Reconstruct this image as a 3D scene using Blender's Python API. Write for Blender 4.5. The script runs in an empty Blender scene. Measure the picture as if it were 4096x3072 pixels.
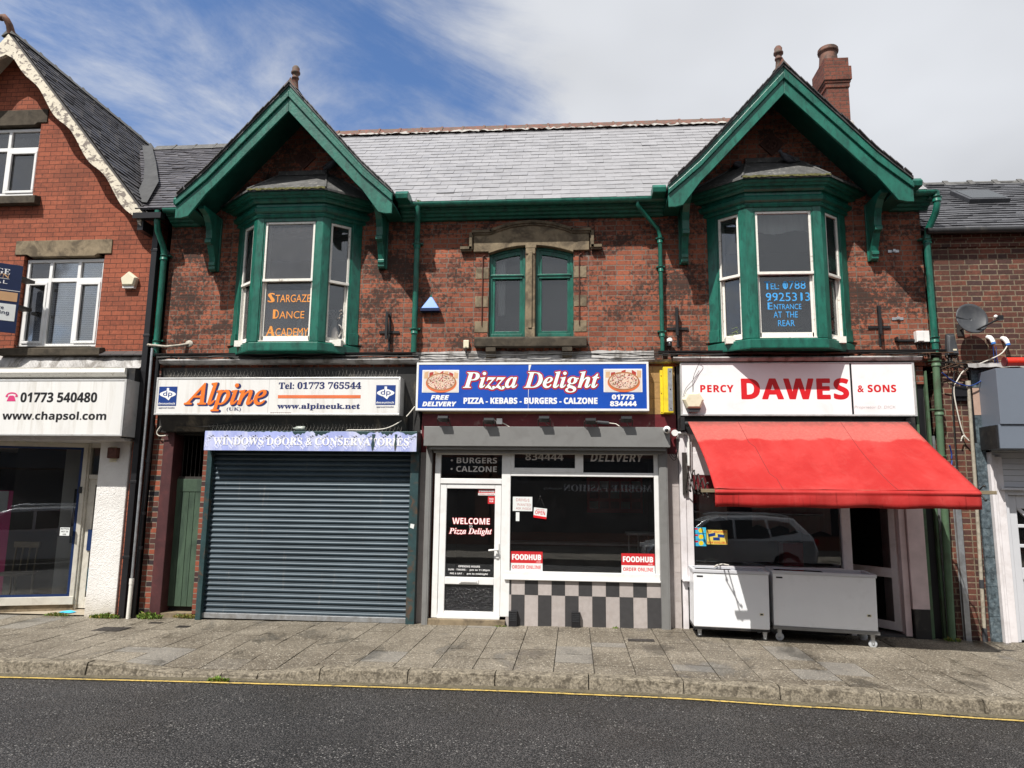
import bpy, bmesh, math, random
from mathutils import Vector, Matrix
R = math.radians
rnd = random.Random(7)
S = bpy.context.scene
COL = S.collection

# ------------------------------------------------------------------ camera
def camera():
    p, yw, r = R(8.68), R(5.01), R(.68)
    cy, sy, cp, sp = math.cos(yw), math.sin(yw), math.cos(p), math.sin(p)
    right = Vector((cy, sy, 0)); fwd = Vector((-sy*cp, cy*cp, sp)); up = right.cross(fwd)
    rr = math.cos(r)*right + math.sin(r)*up; uu = -math.sin(r)*right + math.cos(r)*up
    cd = bpy.data.cameras.new('camera'); co = bpy.data.objects.new('camera', cd); COL.objects.link(co)
    m = Matrix.Identity(4)
    for i in range(3):
        m[i][0] = rr[i]; m[i][1] = uu[i]; m[i][2] = -fwd[i]
    m[0][3], m[1][3], m[2][3] = 0, -11.3, 1.98
    co.matrix_world = m
    cd.sensor_width = 36; cd.lens = 2841/4096*36; cd.clip_start = .05; cd.clip_end = 2000
    S.camera = co
camera()

# ------------------------------------------------------------------ light
SUN = Vector((-.60, -1, 1.70)).normalized()
elev = math.asin(SUN.z); azim = math.atan2(SUN.x, SUN.y)
W = bpy.data.worlds.new("World"); S.world = W; W.use_nodes = True
def world():
    nt = W.node_tree; N = nt.nodes; L = nt.links
    bg = N['Background']; bg.inputs['Strength'].default_value = .088
    sky = N.new('ShaderNodeTexSky'); sky.sky_type = 'NISHITA'; sky.sun_disc = False
    sky.sun_elevation = elev; sky.sun_rotation = azim; sky.air_density = 1.0; sky.dust_density = .6; sky.ozone_density = 2.5
    tc = N.new('ShaderNodeTexCoord')
    # direction projected on a cloud layer: (x, y) / (z + k)
    sep = N.new('ShaderNodeSeparateXYZ'); L.new(tc.outputs['Generated'], sep.inputs[0])
    def M(op, a, b=None):
        n = N.new('ShaderNodeMath'); n.operation = op
        for i, q in enumerate((a, b)):
            if q is None: continue
            if isinstance(q, (int, float)): n.inputs[i].default_value = q
            else: L.new(q, n.inputs[i])
        return n.outputs[0]
    den = M('ADD', M('MAXIMUM', sep.outputs[2], 0), .18)
    px = M('DIVIDE', sep.outputs[0], den); py = M('DIVIDE', sep.outputs[1], den)
    cmb = N.new('ShaderNodeCombineXYZ'); L.new(px, cmb.inputs[0]); L.new(py, cmb.inputs[1])
    ro = N.new('ShaderNodeMapping'); ro.inputs['Rotation'].default_value = (0, 0, R(-52)); L.new(cmb.outputs[0], ro.inputs[0])
    mp = N.new('ShaderNodeMapping'); mp.inputs['Scale'].default_value = (.85, 1.45, 1); mp.inputs['Location'].default_value = (3.1, .4, 0)
    L.new(ro.outputs[0], mp.inputs[0])
    n1 = N.new('ShaderNodeTexNoise'); n1.inputs['Scale'].default_value = 1.9; n1.inputs['Detail'].default_value = 11; n1.inputs['Roughness'].default_value = .66; n1.inputs['Distortion'].default_value = .55
    L.new(mp.outputs[0], n1.inputs['Vector'])
    n2 = N.new('ShaderNodeTexNoise'); n2.inputs['Scale'].default_value = .9; n2.inputs['Detail'].default_value = 4
    L.new(cmb.outputs[0], n2.inputs['Vector'])
    # more cloud towards +X (the right of the street)
    grad = N.new('ShaderNodeMapRange'); grad.interpolation_type = 'SMOOTHSTEP'
    grad.inputs['From Min'].default_value = -.30; grad.inputs['From Max'].default_value = .42
    L.new(sep.outputs[0], grad.inputs[0])
    grad.inputs['To Min'].default_value = 0; grad.inputs['To Max'].default_value = .52
    n3 = N.new('ShaderNodeTexNoise'); n3.inputs['Scale'].default_value = 2.3; n3.inputs['Detail'].default_value = 10; n3.inputs['Roughness'].default_value = .6; n3.inputs['Distortion'].default_value = .3
    L.new(cmb.outputs[0], n3.inputs['Vector'])
    a = M('ADD', M('ADD', M('MULTIPLY', n1.outputs['Fac'], .6), M('MULTIPLY', n3.outputs['Fac'], .4)), grad.outputs[0])
    back = N.new('ShaderNodeMapRange'); back.interpolation_type = 'SMOOTHSTEP'; L.new(sep.outputs[1], back.inputs[0])
    back.inputs['From Min'].default_value = .35; back.inputs['From Max'].default_value = -.35; back.inputs['To Min'].default_value = 0; back.inputs['To Max'].default_value = .20
    a = M('ADD', a, back.outputs[0])
    a = M('ADD', a, M('MULTIPLY', M('SUBTRACT', n2.outputs['Fac'], .5), .55))
    cr = N.new('ShaderNodeMapRange'); cr.interpolation_type = 'SMOOTHSTEP'
    cr.inputs['From Min'].default_value = .40; cr.inputs['From Max'].default_value = .73
    L.new(a, cr.inputs[0])
    # cloud colour: greyer where thick
    gr = N.new('ShaderNodeMapRange'); L.new(n2.outputs['Fac'], gr.inputs[0])
    gr.inputs['From Min'].default_value = .35; gr.inputs['From Max'].default_value = .65
    gr.inputs['To Min'].default_value = .76; gr.inputs['To Max'].default_value = 1.08
    cc = N.new('ShaderNodeMix'); cc.data_type = 'RGBA'; cc.blend_type = 'MULTIPLY'; cc.inputs['Factor'].default_value = 1
    cc.inputs[6].default_value = (CLOUD[0], CLOUD[1], CLOUD[2], 1); L.new(gr.outputs[0], cc.inputs[7])
    tint = N.new('ShaderNodeMix'); tint.data_type = 'RGBA'; tint.blend_type = 'MULTIPLY'; tint.inputs['Factor'].default_value = 1
    L.new(sky.outputs[0], tint.inputs[6]); tint.inputs[7].default_value = SKYTINT
    mx = N.new('ShaderNodeMix'); mx.data_type = 'RGBA'
    L.new(cr.outputs[0], mx.inputs['Factor']); L.new(tint.outputs[2], mx.inputs[6]); L.new(cc.outputs[2], mx.inputs[7])
    L.new(mx.outputs[2], bg.inputs['Color'])
CLOUD = (6.6, 6.8, 7.2); SKYTINT = (.98, 1.16, 1.40, 1)
world()
sl = bpy.data.lights.new('sun', 'SUN'); sl.energy = 4.9; sl.angle = R(.5); sl.color = (1, .955, .89)
so = bpy.data.objects.new('sun', sl); COL.objects.link(so); so.rotation_euler = SUN.to_track_quat('Z', 'Y').to_euler(); so.location = (-8, -14, 26)
S.view_settings.view_transform = 'Standard'; S.view_settings.look = 'None'; S.view_settings.gamma = 1; S.view_settings.use_curve_mapping = False
S.view_settings.exposure = .40
S.cycles.max_bounces = 8; S.cycles.transparent_max_bounces = 12; S.cycles.caustics_reflective = False; S.cycles.caustics_refractive = False
S.cycles.use_denoising = True

# ------------------------------------------------------------------ materials
class NT:
    def __init__(s, name):
        s.m = bpy.data.materials.new(name); s.m.use_nodes = True
        s.nt = s.m.node_tree; s.N = s.nt.nodes; s.L = s.nt.links
        s.b = s.N['Principled BSDF']; s.out = s.N['Material Output']
        s.tc = s.N.new('ShaderNodeTexCoord')
    def set(s, sock, v):
        if isinstance(v, bpy.types.NodeSocket): s.L.new(v, sock)
        elif isinstance(v, (tuple, list)) and len(v) == 3 and sock.type == 'RGBA': sock.default_value = (*v, 1)
        else: sock.default_value = v
    def math(s, op, a, b=0, c=None):
        n = s.N.new('ShaderNodeMath'); n.operation = op; s.set(n.inputs[0], a); s.set(n.inputs[1], b)
        if c is not None: s.set(n.inputs[2], c)
        return n.outputs[0]
    def vec(s, scale=(1, 1, 1), loc=(0, 0, 0), rot=(0, 0, 0)):
        n = s.N.new('ShaderNodeMapping'); s.L.new(s.tc.outputs['Object'], n.inputs[0])
        n.inputs['Scale'].default_value = scale; n.inputs['Location'].default_value = loc; n.inputs['Rotation'].default_value = rot
        return n.outputs[0]
    def noise(s, scale, detail=5, rough=.55, v=None, dist=0):
        n = s.N.new('ShaderNodeTexNoise'); n.inputs['Scale'].default_value = scale; n.inputs['Detail'].default_value = detail
        n.inputs['Roughness'].default_value = rough; n.inputs['Distortion'].default_value = dist
        s.L.new(v if v is not None else s.tc.outputs['Object'], n.inputs['Vector']); return n.outputs['Fac']
    def rng(s, x, a, b, c=0, d=1, smooth=True):
        n = s.N.new('ShaderNodeMapRange'); n.interpolation_type = 'SMOOTHSTEP' if smooth else 'LINEAR'
        s.set(n.inputs[0], x)
        for k, q in zip(('From Min', 'From Max', 'To Min', 'To Max'), (a, b, c, d)): n.inputs[k].default_value = q
        return n.outputs[0]
    def mix(s, f, a, b, blend='MIX'):
        n = s.N.new('ShaderNodeMix'); n.data_type = 'RGBA'; n.blend_type = blend
        s.set(n.inputs['Factor'], f); s.set(n.inputs[6], a); s.set(n.inputs[7], b); return n.outputs[2]
    def bump(s, h, strength=.3, dist=.01):
        n = s.N.new('ShaderNodeBump'); n.inputs['Strength'].default_value = strength; n.inputs['Distance'].default_value = dist
        s.L.new(h, n.inputs['Height']); s.L.new(n.outputs[0], s.b.inputs['Normal']); return n
    def island(s):
        return s.N.new('ShaderNodeNewGeometry').outputs['Random Per Island']
    def fin(s, col, rough=.5, metal=0, spec=.5):
        s.set(s.b.inputs['Base Color'], col); s.set(s.b.inputs['Roughness'], rough); s.set(s.b.inputs['Metallic'], metal)
        s.set(s.b.inputs['Specular IOR Level'], spec); return s.m

def mat(name, col, rough=.5, metal=0, var=.12, vs=4, bump=.15, bs=70, dirt=None, da=.5, dth=.55, ds=3, spec=.4, stretch=(1, 1, 1), isl=0, sharp=0):
    t = NT(name)
    v = t.vec(stretch)
    k = t.rng(t.noise(vs, 6, .6, v), .3, .7, 1-var, 1+var, False)
    if isl: k = t.math('MULTIPLY', k, t.rng(t.island(), 0, 1, 1-isl, 1+isl, False))
    c = t.mix(1, (col[0], col[1], col[2]), k, 'MULTIPLY')
    if dirt:
        f = t.math('MULTIPLY', t.rng(t.noise(ds, 8, .65, v, .5), dth-(sharp or .08), dth+(sharp or .12)), da)
        c = t.mix(f, c, dirt)
    if bump: t.bump(t.noise(bs, 4, .6), bump, .006)
    return t.fin(c, rough, metal, spec)

def brick_mat(name, c1, c2, mortar, ms=.008, dark=None, damt=0, soot=0, effl=0, bias=-.35, row=.085, w=.235, squash=1, freq=2, tonal=.12):
    t = NT(name)
    sp = t.N.new('ShaderNodeSeparateXYZ'); t.L.new(t.tc.outputs['Object'], sp.inputs[0])
    u = t.math('ADD', sp.outputs[0], sp.outputs[1])
    wob = t.math('MULTIPLY', t.math('SUBTRACT', t.noise(9, 3), .5), .012)
    cb = t.N.new('ShaderNodeCombineXYZ'); t.L.new(t.math('ADD', u, wob), cb.inputs[0]); t.L.new(t.math('ADD', sp.outputs[2], wob), cb.inputs[1])
    def br(c1, c2, m, bias, sq=squash):
        b = t.N.new('ShaderNodeTexBrick'); t.L.new(cb.outputs[0], b.inputs['Vector'])
        b.offset = .5; b.squash = sq; b.squash_frequency = freq
        t.set(b.inputs['Color1'], c1); t.set(b.inputs['Color2'], c2); t.set(b.inputs['Mortar'], m)
        b.inputs['Scale'].default_value = 1; b.inputs['Mortar Size'].default_value = ms; b.inputs['Mortar Smooth'].default_value = .25
        b.inputs['Bias'].default_value = bias; b.inputs['Brick Width'].default_value = w; b.inputs['Row Height'].default_value = row
        return b
    b = br(c1, c2, mortar, bias)
    c = b.outputs['Color']
    k = t.rng(t.noise(26, 6, .7), .25, .75, 1-tonal*1.6, 1+tonal*1.6, False)
    c = t.mix(1, c, k, 'MULTIPLY')
    c = t.mix(1, c, t.rng(t.noise(1.6, 5, .65, None, .4), .3, .7, 1-tonal*1.5, 1+tonal*.7, False), 'MULTIPLY')
    if soot:
        big = t.noise(1.1, 7, .7, t.vec((1, 1, 1.5)), .6); fine = t.noise(17, 5, .7)
        f = t.math('MULTIPLY', t.rng(t.math('ADD', big, t.math('MULTIPLY', t.math('SUBTRACT', fine, .5), .95)), .445, .62), soot)
        c = t.mix(f, c, (.035, .026, .022))
    if effl:
        f = t.math('MULTIPLY', t.rng(t.noise(2.4, 8, .75, t.vec((1, 1, .8), (4, 0, 2)), .8), .60, .74), effl)
        c = t.mix(f, c, (.42, .37, .34))
    h = t.math('ADD', t.math('MULTIPLY', b.outputs['Fac'], -1), t.math('MULTIPLY', t.noise(60, 4), .35))
    t.bump(h, .55, .008)
    return t.fin(c, .85, 0, .25)

def glass_mat(name, tint=(.86, .88, .88), dirt=.03, refl=1.0, dcol=(.5, .5, .5), wav=.05):
    t = NT(name); N, L = t.N, t.L
    tr = N.new('ShaderNodeBsdfTransparent'); tr.inputs[0].default_value = (*tint, 1)
    gl = N.new('ShaderNodeBsdfGlossy'); gl.inputs['Roughness'].default_value = .01; gl.inputs['Color'].default_value = (.95, .97, 1, 1)
    fr = N.new('ShaderNodeFresnel'); fr.inputs['IOR'].default_value = 1.5
    f = t.math('MINIMUM', t.math('MULTIPLY', fr.outputs[0], 1.75*refl), 1)
    bp = N.new('ShaderNodeBump'); bp.inputs['Strength'].default_value = wav; bp.inputs['Distance'].default_value = .02
    L.new(t.noise(1.6, 2), bp.inputs['Height']); L.new(bp.outputs[0], gl.inputs['Normal'])
    a = N.new('ShaderNodeMixShader'); L.new(f, a.inputs[0]); L.new(tr.outputs[0], a.inputs[1]); L.new(gl.outputs[0], a.inputs[2])
    df = N.new('ShaderNodeBsdfDiffuse'); df.inputs[0].default_value = (*dcol, 1)
    m = N.new('ShaderNodeMixShader')
    L.new(t.math('MULTIPLY', t.rng(t.noise(3, 7, .7), .2, .8, .4, 1.5, False), dirt), m.inputs[0])
    L.new(a.outputs[0], m.inputs[1]); L.new(df.outputs[0], m.inputs[2]); L.new(m.outputs[0], t.out.inputs[0])
    return t.m

def slate_mat(name, col, rough, var=.25, lich=0):
    t = NT(name)
    k = t.math('MULTIPLY', t.rng(t.island(), 0, 1, 1-var, 1+var, False), t.rng(t.noise(14, 6, .65, t.vec((1, 1, 3))), .25, .75, .85, 1.12, False))
    c = t.mix(1, col, k, 'MULTIPLY')
    st = t.rng(t.noise(2.2, 8, .7), .52, .72)
    c = t.mix(t.math('MULTIPLY', st, .45), c, tuple(q*.55 for q in col))
    if lich: c = t.mix(t.math('MULTIPLY', t.rng(t.noise(24, 4, .6), .64, .72), lich), c, (.5, .49, .45))
    t.bump(t.noise(50, 5), .2, .005)
    return t.fin(c, t.rng(t.noise(5, 4), .3, .7, rough-.1, rough+.12, False), 0, .5)

def paver_mat():
    t = NT('aggregate_paving')
    isl = t.island()
    base = t.mix(isl, (.142, .122, .092), (.208, .182, .142))
    base = t.mix(t.rng(t.noise(.9, 6, .6), .35, .7), base, (.105, .088, .065))
    sp = t.N.new('ShaderNodeTexVoronoi'); sp.inputs['Scale'].default_value = 75; t.L.new(t.tc.outputs['Object'], sp.inputs['Vector'])
    sc = t.N.new('ShaderNodeSeparateColor'); t.L.new(sp.outputs['Color'], sc.inputs[0])
    c = t.mix(1, base, t.rng(sc.outputs[0], 0, 1, .55, 1.5, False), 'MULTIPLY')
    c = t.mix(t.math('MULTIPLY', t.rng(sc.outputs[1], .93, .96), .7), c, (.5, .46, .38))
    c = t.mix(t.math('MULTIPLY', t.rng(isl, .90, .91), .45), c, (.20, .195, .185))
    gum = t.N.new('ShaderNodeTexVoronoi'); gum.inputs['Scale'].default_value = 3.1; t.L.new(t.vec((1, 1, .02)), gum.inputs['Vector'])
    c = t.mix(t.math('MULTIPLY', t.rng(gum.outputs['Distance'], .075, .06), .55), c, (.06, .052, .045))
    wet = t.rng(t.noise(1.5, 5, .6, t.vec((1, .6, 1), (2.6, 1, 0)), .5), .54, .66)
    c = t.mix(1, c, t.rng(wet, 0, 1, 1, .6, False), 'MULTIPLY')
    bp = t.bump(t.math('SUBTRACT', 1, sp.outputs['Distance']), .5, .006)
    return t.fin(c, t.rng(wet, 0, 1, .68, .3, False), 0, .45)

def road_mat():
    t = NT('worn_asphalt')
    v1 = t.N.new('ShaderNodeTexVoronoi'); v1.inputs['Scale'].default_value = 62; t.L.new(t.vec((1, 1, 1)), v1.inputs['Vector'])
    sc = t.N.new('ShaderNodeSeparateColor'); t.L.new(v1.outputs['Color'], sc.inputs[0])
    big = t.noise(.7, 6, .6)
    stone = t.mix(sc.outputs[0], (.024, .023, .023), (.105, .098, .096))
    stone = t.mix(t.math('MULTIPLY', t.rng(sc.outputs[2], .955, .97), .7), stone, (.34, .33, .31))
    gap = t.rng(v1.outputs['Distance'], .30, .62)
    c = t.mix(gap, stone, (.012, .012, .012))
    c = t.mix(1, c, t.rng(big, .3, .7, .72, 1.22, False), 'MULTIPLY')
    c = t.mix(t.math('MULTIPLY', t.rng(t.noise(1.7, 6, .7, t.vec((.35, 1, 1))), .58, .7), .5), c, (.018, .017, .017))
    h = t.math('ADD', t.math('MULTIPLY', v1.outputs['Distance'], -1), t.math('MULTIPLY', sc.outputs[1], .35))
    t.bump(h, 1, .012)
    return t.fin(c, t.rng(t.noise(1.1, 5), .35, .7, .34, .6, False), 0, .5)

M = {}
M['brick'] = brick_mat('sooty_brick', (.33, .104, .058), (.115, .044, .032), (.19, .155, .125), .0085, soot=.86, effl=.30, squash=.62, freq=2, bias=-.32, tonal=.18)
M['brick_left'] = brick_mat('pressed_red_brick', (.345, .102, .056), (.25, .072, .042), (.05, .025, .02), .0046, tonal=.11, w=.225, bias=-.3, soot=.28)
M['brick_right'] = brick_mat('mottled_brown_brick', (.165, .06, .04), (.055, .034, .033), (.225, .18, .125), .009, soot=.4, squash=.62, bias=-.1, tonal=.18)
M['brick_chim'] = brick_mat('chimney_brick', (.20, .068, .045), (.13, .045, .033), (.1, .075, .06), .007, soot=.5)
M['brick_pier'] = brick_mat('banded_pier_brick', (.30, .085, .048), (.025, .025, .03), (.22, .19, .15), .009, bias=0, w=.2)
M['green'] = mat('green_gloss_paint', (.008, .115, .08), .38, var=.34, vs=5, bump=.45, bs=22, dirt=(.004, .045, .034), da=.75, dth=.56, ds=8, spec=.5, stretch=(1.6, 1.6, .6))
M['green_shaded'] = mat('green_paint_shaded', (.006, .075, .055), .5, var=.2, vs=5)  # the green paint again, darkened to carry the shade under the gables
M['green_old'] = mat('faded_green_paint', (.075, .135, .075), .5, var=.15, vs=5, dirt=(.05, .045, .03), da=.5, ds=4)
M['white_old'] = mat('weathered_white_paint', (.76, .74, .68), .55, var=.07, vs=14, bump=.4, bs=40, dirt=(.32, .27, .2), da=.65, dth=.62, ds=22, sharp=.04)
M['upvc'] = mat('white_upvc', (.80, .80, .79), .28, var=.03, vs=3, bump=0, dirt=(.5, .48, .44), da=.2, ds=5)
M['upvc_grubby'] = mat('grubby_white_paint', (.74, .71, .72), .4, var=.06, vs=5, bump=.05, dirt=(.45, .4, .38), da=.35, ds=4)
M['stone'] = mat('weathered_sandstone', (.24, .19, .125), .85, var=.25, vs=7, bump=.4, bs=45, dirt=(.07, .055, .04), da=.8, dth=.52, ds=3.5, spec=.2)
M['stone_dark'] = mat('sooty_sandstone', (.075, .062, .046), .85, var=.3, vs=8, bump=.4, bs=45, dirt=(.02, .018, .015), da=.7, ds=4, spec=.2)
M['slate_white'] = slate_mat('pale_slate', (.275, .273, .283), .5, .08, .25)  # pale grey slates, much lighter than the dark stretch beside them
M['slate_dark'] = slate_mat('dark_slate', (.085, .08, .086), .48, .22, .2)
M['slate_left'] = slate_mat('charcoal_slate', (.06, .055, .055), .5, .2)
M['slate_right'] = slate_mat('blue_grey_slate', (.085, .086, .094), .42, .25, .45)
M['ridge'] = mat('terracotta_ridge', (.165, .068, .048), .8, var=.35, vs=10, bump=.3, dirt=(.10, .09, .072), da=.85, dth=.48, ds=12)
M['ridge_grey'] = mat('grey_ridge_tile', (.10, .098, .095), .8, var=.3, vs=9, bump=.3, dirt=(.3, .3, .26), da=.6, dth=.62, ds=20)
M['mortar'] = mat('lime_mortar', (.36, .345, .32), .9, var=.25, vs=20, bump=.5, bs=40)
M['lead'] = mat('weathered_lead', (.085, .085, .083), .6, var=.35, vs=6, bump=.3, bs=18, dirt=(.38, .365, .33), da=.6, dth=.6, ds=14, spec=.4)
M['lead_pale'] = mat('streaked_lead_flashing', (.36, .35, .34), .55, var=.3, vs=6, bump=.4, bs=12, dirt=(.10, .085, .07), da=.8, dth=.53, ds=5, stretch=(1, 1, .35))
M['moss'] = mat('moss', (.09, .085, .03), .95, var=.4, vs=30, bump=.8, bs=60)
M['terracotta'] = mat('sooty_terracotta', (.16, .075, .05), .7, var=.3, vs=8, bump=.2, dirt=(.03, .025, .02), da=.8, dth=.52, ds=6)
M['black'] = mat('black_paint', (.016, .016, .017), .45, var=.3, vs=6, bump=.25, bs=30, dirt=(.07, .062, .05), da=.6, dth=.6, ds=5)
M['black_plastic'] = mat('black_plastic', (.014, .014, .016), .35, var=.15, bump=0)
M['black_peel'] = mat('peeling_black_board', (.025, .024, .023), .55, var=.3, vs=5, bump=.4, bs=22, dirt=(.16, .135, .1), da=.85, dth=.6, ds=3.2, stretch=(1, 1, .45))
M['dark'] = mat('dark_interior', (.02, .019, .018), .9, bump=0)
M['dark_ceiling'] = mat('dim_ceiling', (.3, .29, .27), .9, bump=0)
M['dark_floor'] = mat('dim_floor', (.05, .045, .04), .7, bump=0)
M['cable'] = mat('cable_black', (.018, .017, .016), .5, bump=0)
M['cable_brown'] = mat('cable_brown', (.10, .055, .03), .5, bump=0)
M['cable_white'] = mat('cable_white', (.62, .59, .52), .5, bump=0)
M['steel'] = mat('galvanised_steel', (.45, .47, .49), .4, .75, var=.2, vs=9, bump=.05, dirt=(.28, .26, .23), da=.5, ds=8)
M['spike'] = mat('spike_wire', (.42, .40, .36), .4, 0, bump=0)
M['grey_metal'] = mat('grey_painted_steel', (.20, .20, .195), .42, 0, var=.05, vs=3, bump=.06, bs=120, dirt=(.14, .135, .13), da=.35, ds=4)
M['maroon'] = mat('flaking_maroon_paint', (.115, .012, .016), .45, var=.25, vs=5, bump=.4, bs=24, dirt=(.3, .25, .22), da=.75, dth=.66, ds=7)
M['maroon_dark'] = mat('peeling_maroon_render', (.065, .022, .024), .6, var=.2, vs=4, bump=.45, bs=9, dirt=(.10, .03, .03), da=.8, dth=.55, ds=4)
M['sign_white'] = mat('white_sign_acrylic', (.76, .755, .735), .25, var=.04, vs=2, bump=0, dirt=(.48, .44, .37), da=.42, dth=.56, ds=5, stretch=(1.4, 1, .12))
M['dawes_white'] = mat('glossy_white_sign', (.84, .83, .84), .2, var=.02, vs=2, bump=0, dirt=(.62, .58, .54), da=.25, dth=.6, ds=3)
M['alu'] = mat('aluminium_trim', (.62, .62, .61), .35, .4, var=.08, bump=0, dirt=(.35, .33, .3), da=.4, ds=6)
M['blue_sign'] = mat('blue_sign_vinyl', (.012, .075, .42), .28, var=.07, vs=3, bump=0, dirt=(.008, .04, .25), da=.45, dth=.63, ds=22)
M['navy'] = mat('navy_vinyl', (.012, .045, .22), .4, bump=0)
M['navy_text'] = mat('navy_lettering', (.018, .028, .12), .45, bump=0)
M['navy_board'] = mat('navy_board', (.008, .018, .065), .35, bump=0)
M['orange'] = mat('orange_lettering', (.82, .19, .025), .45, bump=0)
M['orange_line'] = mat('faded_orange_bar', (.70, .17, .06), .5, bump=0)
M['deco_orange'] = mat('orange_glass_lettering', (.78, .30, .06), .5, bump=0)
M['deco_blue'] = mat('blue_glass_lettering', (.06, .35, .75), .5, bump=0)
M['gold'] = mat('beige_panel', (.55, .33, .17), .5, bump=0)
M['white'] = mat('white_lettering', (.85, .85, .85), .4, var=.02, bump=0)
M['dull_white'] = mat('greyed_white_lettering', (.52, .50, .48), .5, bump=0)
M['ink'] = mat('black_lettering', (.01, .01, .012), .45, bump=0)
M['ghost'] = mat('scraped_lettering', (.55, .53, .52), .4, bump=0)
M['red'] = mat('red_lettering', (.60, .012, .018), .4, bump=0)
M['red_sticker'] = mat('red_sticker', (.55, .025, .03), .4, bump=0)
M['darkgreen_line'] = mat('dark_green_outline', (.01, .07, .03), .4, bump=0)
M['pink'] = mat('pink_icon', (.62, .05, .18), .4, bump=0)
M['lilac'] = mat('faded_lilac_vinyl', (.36, .41, .74), .5, var=.12, vs=3, bump=.08, dirt=(.66, .68, .82), da=.75, dth=.55, ds=4, stretch=(1, 1, .3))
M['lilac_pale'] = mat('pale_lilac_print', (.68, .71, .92), .5, bump=0)
M['shutter'] = None
M['shutter_green'] = mat('blue_green_steel', (.035, .07, .075), .4, .2, var=.25, vs=6, bump=.1, dirt=(.16, .075, .035), da=.7, dth=.6, ds=5)
M['tile_pale'] = mat('pinkish_tile', (.425, .385, .368), .3, var=.08, vs=12, bump=.03, dirt=(.34, .29, .265), da=.35, ds=9, isl=.06)
M['tile_dark'] = mat('charcoal_tile', (.05, .049, .051), .4, var=.12, vs=12, bump=.03, isl=.1)
M['grout'] = mat('grout', (.5, .45, .41), .8, bump=0)
M['tile_marble'] = mat('blue_grey_marbled_tile', (.075, .10, .115), .3, var=.7, vs=18, bump=.05, dirt=(.2, .24, .26), da=.6, dth=.55, ds=22)
M['tan_tile'] = mat('tan_tile', (.36, .22, .09), .5, var=.18, vs=6, bump=.1, dirt=(.16, .09, .04), da=.5, ds=6)
M['yellow'] = mat('yellow_paint', (.80, .62, .03), .4, var=.08, bump=.05, dirt=(.4, .28, .05), da=.3, ds=9)
M['render'] = None
M['red_fabric'] = None
M['freezer'] = mat('white_enamel', (.83, .85, .87), .28, var=.025, vs=3, bump=0, dirt=(.55, .55, .55), da=.2, dth=.6, ds=3)
M['rubber'] = mat('grey_castor_rubber', (.5, .52, .54), .5, bump=0)
M['dark_rubber'] = mat('dark_rubber', (.03, .03, .032), .7, bump=0)
M['cream_plastic'] = mat('yellowed_plastic', (.72, .67, .50), .4, var=.06, bump=0, dirt=(.5, .42, .25), da=.35, ds=9)
M['white_plastic'] = mat('white_plastic', (.78, .78, .76), .35, bump=0)
M['blue_plastic'] = mat('blue_plastic', (.05, .19, .55), .35, var=.1, bump=0)
M['dark_grey'] = mat('dark_grey_plastic', (.045, .048, .054), .45, var=.1, bump=0, dirt=(.10, .10, .10), da=.3, ds=8)
M['iron'] = mat('cast_iron', (.05, .044, .04), .6, .4, var=.3, vs=14, bump=.4, bs=60)
M['rust'] = mat('rusty_metal', (.09, .035, .025), .7, .2, var=.4, vs=18, bump=.4, bs=50)
M['wood_old'] = mat('weathered_wood', (.20, .16, .10), .8, var=.3, vs=16, bump=.4, bs=30, stretch=(.3, 1, 1))
M['blue_frame'] = mat('blue_window_frame', (.010, .028, .10), .4, bump=0)
M['cream_frame'] = mat('cream_painted_frame', (.60, .57, .50), .5, var=.1, bump=.1, dirt=(.35, .31, .26), da=.4, ds=6)
M['green_door'] = mat('faded_green_boards', (.06, .10, .065), .6, var=.35, vs=3, bump=.3, bs=30, dirt=(.028, .05, .035), da=.8, dth=.52, ds=5, stretch=(1, 1, .25))
M['barge'] = mat('flaking_cream_bargeboard', (.66, .60, .48), .65, var=.1, vs=9, bump=.5, bs=26, dirt=(.13, .10, .09), da=.85, dth=.53, ds=13, sharp=.03, stretch=(.75, 1, 1.1))
M['grey_door'] = mat('pale_grey_paint', (.56, .57, .60), .4, var=.03, bump=.05)
M['grey_box'] = mat('slate_grey_panel', (.15, .175, .215), .4, var=.04, vs=2, bump=0)
M['curtain'] = mat('net_curtain', (.58, .58, .56), .9, var=.12, vs=9, bump=.1, stretch=(4, 1, .3))
M['paper'] = mat('paper', (.72, .75, .74), .6, var=.04, bump=0)
M['pencil'] = mat('red_pen', (.5, .2, .18), .6, bump=0)
M['glass'] = glass_mat('dusty_glass', dirt=.022)
M['glass_grime'] = glass_mat('grimy_glass', dirt=.085, dcol=(.46, .45, .46))
M['glass_shop'] = glass_mat('shop_glass', dirt=.008, refl=1.05, wav=.02)
M['glass_upvc'] = glass_mat('bright_glass', dirt=.03, refl=1.6, wav=.03)
M['paving'] = paver_mat(); M['road'] = road_mat()
M['joint'] = mat('dirt_joint', (.035, .03, .022), .9, bump=.3)
M['kerb'] = mat('gritstone_kerb', (.205, .178, .135), .8, var=.6, vs=48, bump=1, bs=75, dirt=(.06, .05, .036), da=.85, dth=.52, ds=13, spec=.3)
M['lineyellow'] = mat('yellow_road_paint', (.52, .37, .10), .7, var=.3, vs=30, bump=.4, bs=90, dirt=(.11, .095, .06), da=.85, dth=.55, ds=18)
M['weed'] = mat('weed_leaf', (.14, .22, .035), .6, var=.4, vs=20, bump=0)
M['weed_dry'] = mat('dry_grass', (.30, .24, .07), .7, var=.3, vs=20, bump=0)
M['feather'] = mat('pigeon_feather', (.07, .072, .085), .7, var=.4, vs=30, bump=.1)
M['car'] = mat('silver_car_paint', (.55, .56, .57), .2, .4, var=.02, bump=0)
M['tyre'] = mat('tyre', (.02, .02, .02), .8, bump=0)
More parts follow.
